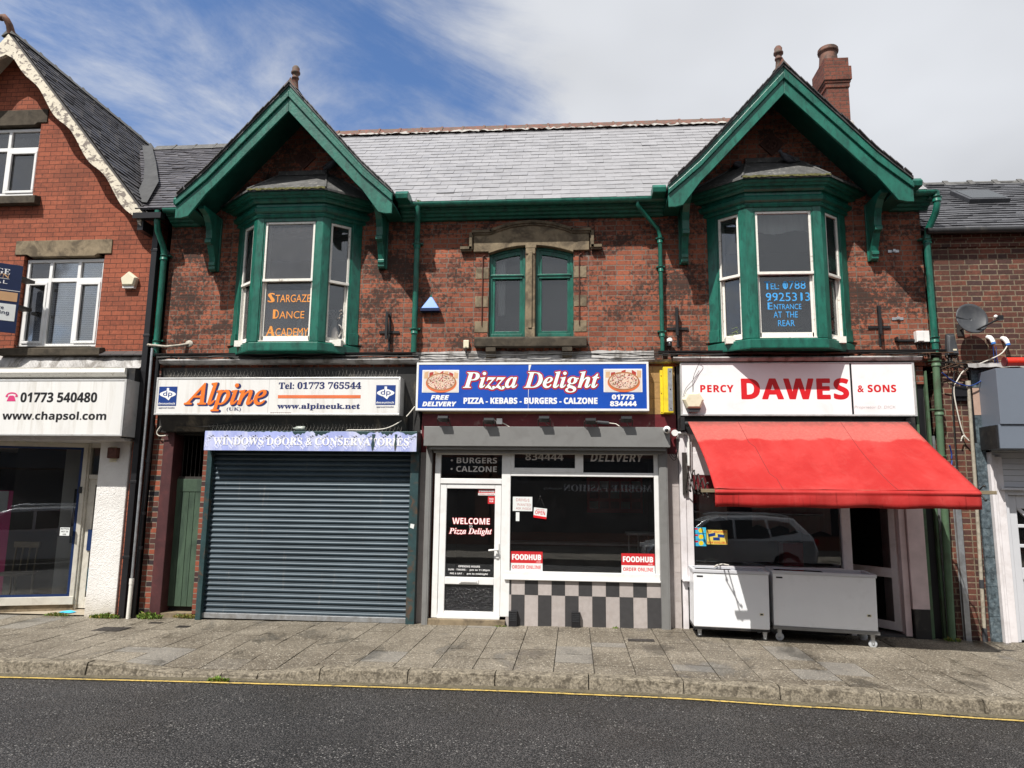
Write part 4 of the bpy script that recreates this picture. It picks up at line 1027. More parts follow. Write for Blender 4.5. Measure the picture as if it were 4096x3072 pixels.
def pizza_pic(s, x0, x1, z0, z1, y, seed):
    rr = random.Random(seed); b = MB(); b.box(x0, x1, y-.003, y, z0, z1, 0); w, h = x1-x0, z1-z0; m = .012
    b.box(x0+m, x1-m, y-.0045, y-.001, z0+m, z1-m, 1)
    for i in range(7):
        a = x0+m+w*(.03+i*.135); b.add([(a, y-.0055, z0+h*.62), (min(a+w*.11, x1-m), y-.0055, z0+h*.62), (min(a+w*.12, x1-m), y-.0055, z1-m-rr.random()*.05), (a+w*.01, y-.0055, z1-m-rr.random()*.05)], [(0, 1, 2, 3)], 2 if i % 2 else 3)
    cx, cz = x0+w*.52, z0+h*.47
    def disc(r, k, yy, mi, n=28, ox=0, oz=0): b.add([(cx+ox+r*math.cos(2*math.pi*i/n), yy, cz+oz+r*k*math.sin(2*math.pi*i/n)) for i in range(n)], [list(range(n))], mi)
    disc(w*.42, .62, y-.006, 4, oz=-.018); disc(w*.405, .60, y-.0065, 5); disc(w*.37, .56, y-.007, 6)
    for i in range(260):
        a, q = rr.random()*6.28, math.sqrt(rr.random())*w*.355; disc(w*rr.uniform(.008, .02), .7, y-.0075-rr.random()*.001, rr.choice((7, 7, 7, 8, 9, 10, 10)), 6, q*math.cos(a), q*math.sin(a)*.55)
    cols = [M['white'], mat('print_cream', (.72, .66, .60), .3, bump=0), mat('print_red', (.42, .05, .04), .3, bump=0), mat('print_tan', (.65, .42, .25), .3, bump=0), mat('print_orange', (.75, .17, .06), .3, bump=0), mat('print_crust', (.40, .17, .075), .3, bump=0), mat('print_cheese', (.74, .56, .43), .3, bump=0), mat('print_pepper', (.38, .03, .045), .3, bump=0), mat('print_olive', (.05, .035, .03), .3, bump=0), mat('print_herb', (.22, .24, .10), .3, bump=0), mat('print_onion', (.72, .58, .55), .3, bump=0)]
    build('pizza_picture', b, cols, s, recalc=False)

def pizza_sign():
    s = thing('shop_sign', 'blue lightbox sign reading Pizza Delight between two pizza pictures', 'sign', (-.67, -.05, 3.25))
    sign_box(s, -2.515, 1.17, -.20, -.024, 3.255, 4.03, 'blue_sign', 'upvc', .034)
    y = -.2005
    pizza_pic(s, -2.42, -1.825, 3.545, 3.91, y, 3); pizza_pic(s, .47, 1.07, 3.55, 3.92, y, 5)
    x0, x1 = -1.755, .40
    vs, fs, bb = tmesh('Pizza Delight', 'bi')
    for r_, m_, d in ((.024, 'red', .003), (.011, 'darkgreen_line', .0042)): build('lettering', outline('Pizza Delight', x0, x1, 3.545, 3.88, y-d, 'bi', r_, bb), m_, s, recalc=False)
    t = MB(); text(t, 'Pizza Delight', x0, x1, 3.545, 3.88, y-.0055, 'bi', off=.008, bounds=bb); build('lettering', t, 'white', s, recalc=False)
    letters(s, 'white', y-.002, [('PIZZA - KEBABS - BURGERS - CALZONE', -1.74, .37, 3.365, 3.46, 'sb', dict(bold=.004)), ('FREE', -2.27, -1.98, 3.43, 3.50, 'sbi', dict(bold=.004)), ('DELIVERY', -2.405, -1.86, 3.325, 3.395, 'sbi', dict(bold=.004)), ('01773', .60, .94, 3.435, 3.51, 'sb', dict(bold=.004)), ('834444', .57, .975, 3.33, 3.405, 'sb', dict(bold=.004))])
    c = MB(); c.add([(-.71, y-.001, 4.0), (-.665, y-.001, 4.0), (-.70, y-.001, 3.88), (-.712, y-.001, 3.29), (-.716, y-.001, 3.29)], [(0, 1, 2, 3, 4)]); build('split', c, 'sign_white', s)
pizza_sign()

def takeaway():
    s = thing('takeaway_shopfront', 'white framed takeaway shopfront with glazed door, big window and chequered tiles', 'shopfront', (-.4, -.1, 0))
    h = MB(); h.box(-2.335, 1.46, -.35, -.03, 2.685, 2.99); build('shutter_box', h, 'grey_metal', s, .004, label='grey steel shutter box above the takeaway window')
    h = MB(); h.box(-2.25, 1.40, -.30, -.06, 2.635, 2.684); h.box(-2.2, 1.36, -.22, -.12, 2.585, 2.634); build('bottom_rail', h, 'grey_metal', s, .003)
    for a, b in ((-2.325, -2.235), (1.305, 1.435)):
        p = MB(); p.box(a, b, -.17, .02, pav(a, 0)-.03, 2.685); p.box(a+.02, b-.02, -.175, -.17, pav(a, 0)-.03, 2.6); build('guide_post', p, 'grey_metal', s, .004)
    t = MB(); t.box(-2.235, -2.19, -.04, .02, .0, 2.6); build('timber_strip', t, 'rust', s)
    fr = MB(); y0, y1 = -.10, -.02
    def bar(x0, x1, z0, z1, d=0): fr.box(x0, x1, y0-d, y1, z0, z1)
    bar(-2.19, -2.10, .06, 2.62); bar(-1.125, -.985, .10, 2.62); bar(1.235, 1.305, .66, 2.62)      # stiles
    bar(-2.10, -1.125, 2.105, 2.19); bar(-2.10, -1.125, 2.565, 2.62)                              # over door
    bar(-.985, 1.235, 2.235, 2.30); bar(-.985, 1.235, 2.58, 2.62); bar(.02, .15, 2.30, 2.58); bar(-1.06, 1.30, .68, .785, .004)
    bar(-.985, -.93, 2.30, 2.58, .003); bar(-.93, .02, 2.30, 2.365, .003)
    fr.box(-1.065, 1.305, -.135, -.02, .655, .682)
    build('window_frame', fr, 'upvc', s, .008)
    d = MB(); y0 = -.085
    for x0, x1, z0, z1 in ((-2.10, -1.995, .06, 2.10), (-1.23, -1.13, .06, 2.10), (-1.995, -1.23, 2.03, 2.10), (-1.995, -1.23, .565, .675), (-1.995, -1.23, .06, .165)): d.box(x0, x1, y0, -.025, z0, z1)
    d.box(-2.10, -1.13, -.115, -.03, .055, .10)
    D = build('door', d, 'upvc', s, .008)
    g = MB(); g.box(-2.0, -1.225, -.055, -.050, .67, 2.035); build('pane', g, 'glass_shop', D)
    g = MB(); g.box(-2.0, -1.225, -.055, -.050, .16, .57); t_ = NT('obscured_glass'); t_.bump(t_.noise(30, 3, .6, None, 1), 1, .03); build('lower_pane', g, t_.fin((.012, .012, .014), .15), D)
    l = MB(); l.box(-1.77, -1.465, -.098, -.085, .585, .645); l.box(-1.745, -1.49, -.106, -.098, .60, .632); build('letterbox', l, 'upvc', D, .004)
    hd = MB(); hd.box(-1.20, -1.155, -.105, -.085, .97, 1.20); hd.tube([(-1.177, -.10, 1.10), (-1.177, -.15, 1.10), (-1.20, -.155, 1.10), (-1.31, -.15, 1.09)], .014, 8); build('handle', hd, 'white_plastic', D, .005)
    for n_, x0, x1, z0, z1 in (('transom_pane', -2.10, -1.125, 2.185, 2.57), ('transom_pane', -.935, .02, 2.36, 2.585), ('transom_pane', .15, 1.235, 2.295, 2.585), ('shop_pane', -.985, 1.235, .78, 2.24)):
        g = MB(); g.box(x0, x1, -.06, -.055, z0, z1); build(n_, g, 'glass_shop', s)
    st = MB(); st.box(-2.24, -1.04, -.16, .05, -.08, .055); build('door_step', st, 'stone', s, .01)
    # chequered tiles
    tl = MB(); x = -1.04; cols = []; xs = [-1.04, -.955]
    while xs[-1] < 1.28: xs.append(min(xs[-1]+.2055, 1.305))
    for i, (a, b) in enumerate(zip(xs, xs[1:])):
        for k, (za, zb) in enumerate(((.435, .655), (-.06, .431))): tl.box(a+.002, b-.002, -.095, -.03, za, zb, (i+k+1) % 2)
    tl.box(-1.04, 1.305, -.09, -.03, -.06, .655, 2)
    build('tile_panel', tl, ['tile_pale', 'tile_dark', 'grout'], s)
    for a, b in ((-2.48, -2.33), (1.44, 1.62)):
        p = MB(); z = -.05; p.box(a, b, -.022, .1, -.06, 2.93, 1); mid = (a+b)/2
        while z < 2.9:
            p.box(a+.001, mid-.001, -.026, -.02, z, z+.425) ; p.box(mid+.001, b-.001, -.026, -.02, z, z+.425); z += .43
        build('tiled_pier', p, ['tile_pale', 'grout'], s)
    letters(s, 'dull_white', -.0615, [('• BURGERS', -1.95, -1.21, 2.43, 2.52, 'sb'), ('• CALZONE', -1.95, -1.21, 2.295, 2.385, 'sb'), ('834444', -.76, -.16, 2.485, 2.60, 'sb'), ('DELIVERY', .26, 1.09, 2.475, 2.60, 'sbi')], 'transom_lettering')
    yy = -.0572; _, _, bb = tmesh('WELCOME', 'sb'); _, _, b2 = tmesh('Pizza Delight', 'bi')
    letters(D, 'white', yy, [('TO', -1.635, -1.58, 1.425, 1.462, None), ('WELCOME', -1.90, -1.31, 1.48, 1.575, 'sb'), ('Pizza Delight', -1.95, -1.275, 1.305, 1.42, 'bi', dict(off=.006)), ('OPENING HOURS', -1.79, -1.45, .82, .85, 'sb'), ('SUN - THURS -   pm to 11.30pm', -1.95, -1.295, .763, .797, 'sb'), ('FRI & SAT -    pm to midnight', -1.92, -1.325, .705, .739, 'sb')], 'door_lettering')
    build('door_lettering_edge', outline('WELCOME', -1.90, -1.31, 1.48, 1.575, yy+.0003, 'sb', .006, bb, 6), 'red', D, recalc=False)
    build('door_lettering_edge', outline('Pizza Delight', -1.95, -1.275, 1.305, 1.42, yy+.0003, 'bi', .006, b2, 6), 'red', D, recalc=False)
    # inside: ceiling, menu board, counter, shelves
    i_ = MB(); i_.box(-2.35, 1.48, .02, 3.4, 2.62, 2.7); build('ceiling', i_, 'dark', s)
    mb_ = MB(); mb_.box(.25, 1.30, 2.5, 2.54, 1.62, 2.3, 0)
    for i in range(5):
        for k in range(3): mb_.box(.30+i*.2, .46+i*.2, 2.49, 2.5, 1.70+k*.19, 1.83+k*.19, 1 if (i+k) % 3 else 2)
    build('menu_board', mb_, ['red_sticker', mat('menu_dark_red', (.25, .02, .03), .4, bump=0), 'dull_white'], s)
    ct = MB(); ct.box(-1.2, 1.45, 2.0, 2.1, 0, 1.05); ct.box(-1.2, 1.45, 1.9, 2.3, 1.05, 1.09, 1); build('counter', ct, ['dark', 'dull_white'], s)
    sh = MB(); sh.box(.85, 1.45, .5, .9, 1.32, 1.36)
    for x in (.9, 1.05, 1.2, 1.35): sh.tube([(x, .7, .9), (x, .7, 1.32)], .012, 6)
    build('side_table', sh, 'dull_white', s)
    return s
takeaway()

def sticker(name, label, cat, x0, x1, z0, z1, y, top, group=None, words=(('FOODHUB', 'ORDER ONLINE'))):
    t = thing(name, label, cat, (x0, y, z0), group)
    h = z1-z0; b = MB(); b.box(x0, x1, y-.0012, y, z0, z0+h*.40, 1); b.box(x0, x1, y-.0012, y, z0+h*.40+.0003, z1, 0); build('sticker_sheet', b, [top, 'paper'], t)
    l = MB(); w = x1-x0; letters(t, 'white', y-.002, [('FOODHUB', x0+w*.05, x1-w*.05, z0+h*.56, z0+h*.84, 'sb', dict(bold=.004)), ('.co.uk', x1-w*.2, x1-w*.06, z0+h*.45, z0+h*.51, 'sb')])
    l = MB(); text(l, 'ORDER ONLINE', x0+w*.05, x1-w*.05, z0+h*.10, z0+h*.29, y-.002, 'sb'); build('lettering', l, 'red', t, recalc=False)
FG = 'food ordering stickers on the takeaway glass'
sticker('window_sticker', 'red and white FOODHUB sticker in the window corner next to the door', 'sticker', -.975, -.48, .785, 1.08, -.0605, 'red_sticker', FG)
sticker('window_sticker', 'red and white FOODHUB sticker in the window corner next to the freezers', 'sticker', .725, 1.225, .785, 1.08, -.0605, 'red_sticker', FG)
sticker('door_sticker', 'small red FOODHUB sticker at the top of the takeaway door', 'sticker', -1.50, -1.235, 1.93, 2.02, -.0555, 'red_sticker', FG)
def small_items():
    b = thing('door_sticker', 'tiny square red FOOD HUB sticker on the door glass', 'sticker', (-1.34, -.056, 1.8), FG)
    m = MB(); m.box(-1.345, -1.235, -.0567, -.0555, 1.80, 1.915); build('sticker_sheet', m, 'red_sticker', b)
    t = MB(); text(t, 'FOOD', -1.325, -1.255, 1.862, 1.888, -.0575, 'sb'); text(t, 'HUB', -1.32, -1.26, 1.825, 1.851, -.0575, 'sb'); build('lettering', t, 'white', b, recalc=False)
    n = thing('paper_notice', 'white handwritten DRIVERS WANTED notice taped inside the window', 'notice', (-.8, -.06, 1.7), None)
    m = MB(); m.box(-.95, -.645, -.0615, -.0603, 1.695, 1.915); build('paper_sheet', m, 'paper', n)
    t = MB(); text(t, 'DRIVErS', -.90, -.69, 1.845, 1.89, -.0622, None, slope=-.03); text(t, 'WANTED', -.885, -.665, 1.775, 1.815, -.0622, None, slope=-.03); text(t, 'ASK INSIDE', -.90, -.66, 1.72, 1.755, -.0622, None, slope=-.03); build('lettering', t, 'pencil', n, recalc=False)
    n = tag(build('price_slip', MB().box(-.90, -.845, -.0612, -.0603, 1.54, 1.675), 'paper'), 'narrow white paper slip below the handwritten notice', 'slip')
    o = thing('open_sign', 'hanging red and white OPEN sign behind the takeaway glass', 'sign', (-.52, -.065, 1.75))
    m = MB(); c = [(-.625, 1.60), (-.425, 1.575), (-.412, 1.735), (-.618, 1.755)]
    m.prism(c, -.072, -.068); build('board', m, 'paper', o)
    f = ((-.625, -.0725, 1.6), (math.cos(.11), 0, -math.sin(.11)), (math.sin(.11)*.3, 0, math.cos(.11)))
    letters(o, 'red', 0, [('OPEN', .025, .18, .055, .115, 'sb', dict(frame=f)), ("Come in WE'RE", .04, .165, .125, .142, 'sb', dict(frame=f))])
    t = MB(); t.prism([(-.625, 1.60), (-.425, 1.575), (-.423, 1.607), (-.623, 1.637)], -.0735, -.0722); build('red_band', t, 'red', o)
    t = MB(); t.tube([(-.60, -.07, 1.75), (-.52, -.066, 1.915), (-.44, -.07, 1.735)], .003, 5); t.sphere((-.52, -.064, 1.92), .014); build('string', t, 'cable', o)
small_items()

def floodlights():
    f = thing('flood_light', 'x', 'floodlight', (-2.02, -.27, 2.99), 'floodlights on the grey shutter box')
    b = MB(); b.hexa([(-2.10, -.37, 3.055), (-1.94, -.37, 3.055), (-1.94, -.49, 3.10), (-2.10, -.49, 3.10)], [(-2.10, -.36, 3.095), (-1.94, -.36, 3.095), (-1.94, -.48, 3.14), (-2.10, -.48, 3.14)])
    for i in range(7): b.box(-2.095+i*.024, -2.087+i*.024, -.47, -.37, 3.12, 3.15)
    build('lamp_head', b, 'black_plastic', f, .004)
    l = MB(); l.quad((-2.085, -.383, 3.0585), (-1.955, -.383, 3.0585), (-1.955, -.478, 3.0945), (-2.085, -.478, 3.0945)); build('lens', l, mat('lens_glass', (.06, .06, .06), .1, bump=0), f)
    k = MB(); k.tube([(-2.115, -.42, 3.10), (-2.115, -.34, 3.02), (-2.115, -.30, 2.997), (-1.925, -.30, 2.997), (-1.925, -.34, 3.02), (-1.925, -.42, 3.10)], .007, 6); k.tube([(-2.02, -.36, 3.09), (-1.99, -.22, 3.04), (-1.95, -.05, 3.03)], .006, 5); build('bracket', k, 'iron', f)
    labs = ['black floodlight under the FREE DELIVERY end of the blue sign', 'black floodlight beside the small white junction box', 'black floodlight under the middle of the blue sign', 'black floodlight beside the inline cable connector', 'black floodlight closest to the white camera']
    f['label'] = labs[0]
    for x, dz, l_ in ((-1.30, -.10, labs[1]), (-.45, .0, labs[2]), (.26, -.1, labs[3]), (.80, .0, labs[4])): dup(f, (x, -.27, 2.99+dz*.3), l_)
    c = thing('security_camera', 'white dome security camera on the end of the grey shutter box', 'camera', (1.41, -.36, 2.95))
    m = MB(); m.lathe((1.41, -.36, 2.95), [(.055, .01), (.055, -.03)], 14, 0, 'y'); m.sphere((1.41, -.41, 2.945), .055); build('camera_body', m, 'white_plastic', c)
    m = MB(); m.lathe((1.395, -.455, 2.935), [(.03, .0), (.026, -.012), (.001, -.012)], 12, 0, 'y'); build('camera_lens', m, 'black_plastic', c)
    j = tag(build('junction_box', MB().box(-1.225, -1.135, -.09, -.03, 3.055, 3.145), 'white_plastic', None, .008), 'small white junction box on the maroon fascia under the blue sign', 'junction box')
    cc = thing('cable_connector', 'grey inline cable connector with white flex under the blue sign', 'cable', (.46, -.1, 3.08)); build('connector_body', MB().tube([(.37, -.1, 3.09), (.55, -.1, 3.075)], .028, 8), 'dark_grey', cc)
    cn = MB(); cn.tube([(.37, -.1, 3.09), (.30, -.12, 3.12), (.26, -.2, 3.08)], .008, 6, 1); cn.tube([(.55, -.1, 3.075), (.66, -.12, 3.06), (.74, -.16, 3.0)], .008, 6, 1); build('flex', cn, ['dark_grey', 'cable_white'], cc); cn = MB(); cn.tube([(-1.22, -.06, 3.08), (-1.27, -.08, 3.14), (-1.33, -.1, 3.09), (-1.33, -.2, 3.06)], .008, 6, 1); cn.tube([(-1.14, -.06, 3.08), (-1.08, -.07, 3.05), (-1.0, -.06, 3.0)], .008, 6, 1)
    build('flex', cn, ['dark_grey', 'cable_white'], j)
floodlights()

def yellow_box():
    y = thing('sign_bracket_box', 'yellow steel box with a grey cover strip beside the blue pizza sign', 'box', (1.45, -.03, 3.23))
    b = MB(); b.box(1.36, 1.53, -.06, -.03, 3.225, 3.92); b.box(1.40, 1.545, -.17, -.055, 3.235, 3.955); build('casing', b, 'yellow', y, .004)
    c = MB(); c.box(1.468, 1.538, -.176, -.169, 3.26, 3.93); build('cover_strip', c, 'steel', y)
    s = MB()
    for z in (3.3, 3.6, 3.88): s.sphere((1.505, -.177, z), .01); s.sphere((1.38, -.062, z-.05), .008)
    build('screw', s, 'iron', y)
yellow_box()

# ------------------------------------------------------------------ butcher
def butcher():
    s = thing('shop_sign', 'white butcher sign reading PERCY DAWES & SONS in red', 'sign', (3.4, -.03, 3.19))
    x0, x1, y, z0, z1 = 1.668, 5.19, -.11, 3.192, 4.026
    b = MB(); b.box(x0, x1, y+.01, -.031, z0, z1); build('casing', b, 'alu', s, .004)
    f = MB(); f.box(x0, x1, y-.01, y+.011, z0, z0+.027); f.box(x0, x1, y-.01, y+.011, z1-.018, z1); f.box(x1-.035, x1, y-.0095, y+.011, z0+.027, z1-.018); f.box(x0, x0+.02, y-.0095, y+.011, z0+.027, z1-.018); build('frame', f, 'alu', s, .003)
    xm = 4.2522
    p = MB(); p.box(x0+.02, xm-.015, y, y+.012, z0+.027, z1-.018); build('panel', p, 'dawes_white', s)
    p = MB(); p.box(xm+.015, x1-.035, y, y+.012, z0+.027, z1-.018); build('panel', p, 'dawes_white', s)
    p = MB(); p.box(xm-.015, xm+.015, y+.004, y+.014, z0+.027, z1-.018); build('panel_joint', p, 'ink', s)
    letters(s, 'red', y-.002, [('PERCY', 1.9735, 2.4771, 3.5619, 3.6738, 'sb', dict(sp=1.1, bold=.003)), ('DAWES', 2.6042, 4.2013, 3.455, 3.7704, 'sb', dict(sp=1.08, bold=.010)), ('& SONS', 4.3387, 4.9033, 3.5619, 3.6738, 'sb', dict(sp=1.08, bold=.003))])
    letters(s, 'ghost', y-.002, [('Proprietor D. DICK', 4.2725, 4.8829, 3.2974, 3.3533, None, dict(shear=.2))], 'faded_lettering')
    # shopfront
    f = thing('butcher_shopfront', 'white butcher shopfront with window and recessed doorway under the red awning', 'shopfront', (3.3, 0, 0))
    po = MB(); po.box(1.625, 1.715, -.10, .02, .70, 2.9); po.box(1.717, 1.82, -.085, .02, .60, 2.9); po.box(1.63, 1.81, -.14, .02, .69, .735); po.box(1.64, 1.72, -.06, .02, -.04, .69); build('post', po, 'upvc_grubby', f, .006)
    po = MB(); po.box(4.0, 4.06, -.075, .05, .86, 2.5); po.box(4.062, 4.14, -.05, .08, -.04, 2.5); build('post', po, 'upvc_grubby', f, .005)
    h = MB(); h.box(1.82, 4.14, -.05, .05, 2.28, 2.62); h.box(1.80, 5.2, -.10, .05, 2.82, 2.9); build('window_head', h, 'upvc_grubby', f, .005)
    h = MB(); h.box(1.82, 5.2, -.045, .05, 2.06, 2.28); build('red_head', h, 'maroon', f)
    h = MB(); h.box(1.82, 5.2, -.04, .05, 2.62, 2.82); build('upper_panel', h, 'upvc_grubby', f)
    w = MB(); w.box(1.82, 4.0, -.05, .05, .84, .92); w.box(1.82, 4.0, -.04, .04, -.06, .84, 1); build('stall_riser', w, ['upvc_grubby', 'tile_dark'], f)
    g = MB(); g.box(1.82, 4.0, -.022, -.018, .92, 2.06); build('shop_pane', g, 'glass_shop', f)
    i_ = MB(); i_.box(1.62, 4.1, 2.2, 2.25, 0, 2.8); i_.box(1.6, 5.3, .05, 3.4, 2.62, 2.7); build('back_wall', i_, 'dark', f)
    i_ = MB(); i_.box(1.84, 3.98, .1, .75, .86, .90); build('display_shelf', i_, 'dull_white', f)
    sh = MB()
    for x, w_, z0 in ((1.95, .42, 1.62), (2.75, .55, 1.5), (3.3, .62, 1.42)): sh.sheet([[(x+w_*j/8, .16+.02*math.sin(j*2.2), z+.03*math.sin(j*1.3)*(k == 0)) for j in range(9)] for k, z in enumerate((z0, 2.0))])
    build('white_cloth', sh, 'curtain', f)
    rl = MB(); rl.tube([(1.86, .12, 1.72), (3.8, .12, 1.70)], .018, 8); build('hanging_rail', rl, 'steel', f)
    st = MB(); st.box(3.25, 3.55, .35, .6, .9, 1.25); build('red_cabinet', st, 'red_sticker', f)
    # recessed doorway
    d = MB(); d.box(4.84, 4.93, -.04, .62, -.03, 2.5); d.box(4.94, 5.18, -.08, .05, .36, 2.55, 0); d.box(4.95, 5.17, -.10, .0, -.06, .36, 1); d.box(5.18, 5.21, -.06, .05, -.06, 2.9, 2); build('door_jamb', d, ['meat_pink', 'black', 'green_old'], f, .004)
    lf = MB(); fx = [(4.28, .62), (4.80, .10)]
    def dbox(t0, t1, z0, z1, th=.02):
        a = Vector((4.36, .78)); b = Vector((4.83, .06)); u = b-a; n = Vector((u.y, -u.x)).normalized()*th
        p0, p1 = a+u*t0, a+u*t1; lf.prism([(p0.x-n.x, p0.y-n.y), (p1.x-n.x, p1.y-n.y), (p1.x+n.x, p1.y+n.y), (p0.x+n.x, p0.y+n.y)], z0, z1, 'z')
    dbox(0, .09, .02, 2.1); dbox(.88, 1, .02, 2.1); dbox(.09, .88, .02, .14); dbox(.09, .88, .78, .92); dbox(.09, .88, 2.0, 2.1)
    dr = build('door', lf, 'upvc_grubby', f, .005, label='half glazed white door standing open')
    gl = MB(); a = Vector((4.36, .78)); b = Vector((4.83, .06)); u = b-a; p0, p1 = a+u*.08, a+u*.89
    gl.quad((p0.x, p0.y, .13), (p1.x, p1.y, .13), (p1.x, p1.y, 2.02), (p0.x, p0.y, 2.02)); build('pane', gl, 'glass_shop', dr)
    th = MB(); th.box(4.14, 4.95, -.02, .3, -.07, -.015); build('threshold', th, 'tile_dark', f)
    sw = MB(); sw.box(4.10, 4.14, .08, 2.2, 0, 2.6); sw.box(4.14, 5.4, 2.0, 2.1, 0, 2.7); build('passage_wall', sw, 'dark', f)
    # dark slot and old green woodwork beside the drainpipe
    e = MB(); e.box(5.20, 5.235, -.05, .1, -.08, 3.98); e.box(5.365, 5.40, -.05, .1, -.08, 3.9); build('green_post', e, 'green_old', f, .004)
    e = MB(); e.box(5.235, 5.365, .02, .1, -.08, 3.75); build('slot_shade_panel', e, 'ink', f)  # black panel stands in for the shade inside the slot
    e = MB(); e.box(5.10, 5.36, -.02, .05, 3.7, 3.97); build('end_brick', e, 'brick', f)
    # posters
    v = thing('voucher_poster', 'yellow GIFT VOUCHERS NOW AVAILABLE poster in the butcher window', 'poster', (2.17, -.024, 1.24))
    m = MB(); m.box(2.02, 2.33, -.0245, -.0225, 1.235, 1.45); build('sheet', m, mat('yellow_paper', (.78, .62, .12), .5, bump=0), v)
    letters(v, 'red', -.0252, [('GIFT VOUCHERS', 2.03, 2.32, 1.405, 1.44, 'sb'), ('NOW AVAILABLE', 2.03, 2.32, 1.245, 1.28, 'sb')])
    t = MB()
    for x, z, a in ((2.05, 1.345, .2), (2.185, 1.345, -.1), (2.115, 1.295, 0)): t.prism([(x, z), (x+.1, z+a*.1), (x+.1, z+.045+a*.1), (x, z+.045)], -.0256, -.0248)
    build('voucher_picture', t, 'navy', v)
    v = thing('voucher_strip', 'blue strip of three voucher prints with yellow discs at the window edge', 'poster', (1.92, -.024, 1.2))
    m = MB()
    for k in range(3): m.box(1.828, 2.012, -.0245, -.0225, 1.205+k*.095, 1.295+k*.095)
    build('sheet', m, 'cyan', v)
    for k in range(3):
        m = MB(); m.add([(1.935+.036*math.cos(i*.5236), -.0252, 1.25+k*.095+.036*math.sin(i*.5236)) for i in range(12)], [list(range(12))]); build('yellow_disc', m, 'yellow', v)
        build('red_flash', MB().box(1.84, 1.89, -.0252, -.0246, 1.26+k*.095, 1.285+k*.095), 'red', v)
butcher()

def awning():
    a = thing('shop_awning', 'sun faded red canvas awning pulled out over the white freezers', 'awning', (3.4, -.2, 3.0))
    tl, tr = Vector((1.75, -.22, 3.085)), Vector((4.99, -.22, 3.09)); fl, fr = Vector((1.825, -1.77, 2.05)), Vector((5.06, -1.86, 2.065))
    m = MB(); nu, nv = 60, 26; rows = []
    for j in range(nv+1):
        t = j/nv; l = tl.lerp(fl, t); r = tr.lerp(fr, t); row = []
        for i in range(nu+1):
            u = i/nu; p = l.lerp(r, u)
            sag = -.07*math.sin(math.pi*t)*(.55+.45*math.sin(math.pi*u))-.02*math.sin(math.pi*t)*math.cos(u*2*math.pi*1.4+1)
            ridge = .010*math.sin(math.pi*t)*math.exp(-((u-.23-.05*t)/.012)**2)+.010*math.sin(math.pi*t)*math.exp(-((u-.72+.0*t)/.012)**2)
            wr = .012*math.exp(-((u*1.6-(1-t)*.55-.02)/.035)**2)*t*(1-u)**2+.008*math.exp(-((u*1.2-(1-t)*.8-.05)/.03)**2)*t*(1-u)**3+.006*math.sin((u*9+t*5)*2+3*t)*t*(1 if u > .4 else .4)
            row.append((p.x+(.05*math.sin(t*math.pi)*(1-u)**6), p.y, p.z+sag+ridge+wr))
        rows.append(row)
    m.sheet(rows); 
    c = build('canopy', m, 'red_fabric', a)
    sd = c.modifiers.new('thick', 'SOLIDIFY'); sd.thickness = .003
    for u in (.235, .715):
        sm = MB(); sm.tube([(rows[j][int(u*nu+(.04*nu*j/nv if u < .5 else 0))][0], rows[j][int(u*nu+(.04*nu*j/nv if u < .5 else 0))][1], rows[j][int(u*nu+(.04*nu*j/nv if u < .5 else 0))][2]+.003) for j in range(0, nv+1, 2)], .0035, 5)
        build('seam', sm, mat('dark_red_seam', (.16, .02, .02), .7, bump=0), c)
    v = MB(); rows = []
    for k, (dz, dy) in enumerate(((0, 0), (-.018, -.024), (-.045, -.03), (-.055, -.012), (-.08, -.02), (-.16, -.028), (-.225, -.026))):
        rows.append([tuple(fl.lerp(fr, i/80)+Vector((0, dy+(.014*math.sin(i*.42)+.01*math.sin(i*.17+1))*max(0, k-3)/3-(.012*max(0, math.sin(i/80*math.pi))) * (1 if k in (3, 4) else 0), dz+(.006*math.sin(i*.31) if k > 4 else 0)))) for i in range(81)])
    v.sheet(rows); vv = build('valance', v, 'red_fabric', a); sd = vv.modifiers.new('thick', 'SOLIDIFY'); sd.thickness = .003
    r = MB(); r.tube([(1.70, -.19, 3.055), (5.03, -.19, 3.06)], .045, 12); r.box(1.64, 1.70, -.24, -.03, 2.96, 3.16); r.box(5.03, 5.09, -.24, -.03, 2.96, 3.16); build('roller', r, 'black', a)
    b = MB(); b.hexa([(1.66, -1.76, 2.01), (5.26, -1.855, 2.025), (5.26, -1.80, 2.025), (1.66, -1.705, 2.01)], [(1.66, -1.76, 2.055), (5.26, -1.855, 2.07), (5.26, -1.80, 2.07), (1.66, -1.705, 2.055)]); build('front_bar', b, 'wood_old', a, .004)
    # lazy-tongs arms at each side
    for x, y0 in ((1.70, -.10), (5.14, -.10)):
        k = MB(); k.box(x-.035, x+.035, y0-.035, y0, 1.98, 2.62)
        n = 5; P0 = Vector((x+.02, y0-.05, 2.25)); P1 = Vector((x+.05, -1.72, 2.04))
        for i in range(n):
            s0, s1 = i/n, (i+1)/n; A, B_ = P0.lerp(P1, s0), P0.lerp(P1, s1); h = .20*(1-.55*s0); h2 = .20*(1-.55*s1)
            k.tube([A+Vector((0, 0, h)), B_-Vector((0, 0, h2))], .009, 6); k.tube([A-Vector((.014, 0, h)), B_+Vector((-.014, 0, h2))], .009, 6)
            for q in (A.lerp(B_, .5), B_+Vector((0, 0, h2)), B_-Vector((0, 0, h2))): k.sphere(q, .016, 0, (1, 1, 1), 6)
        build('folding_arm', k, 'iron', a)
awning()

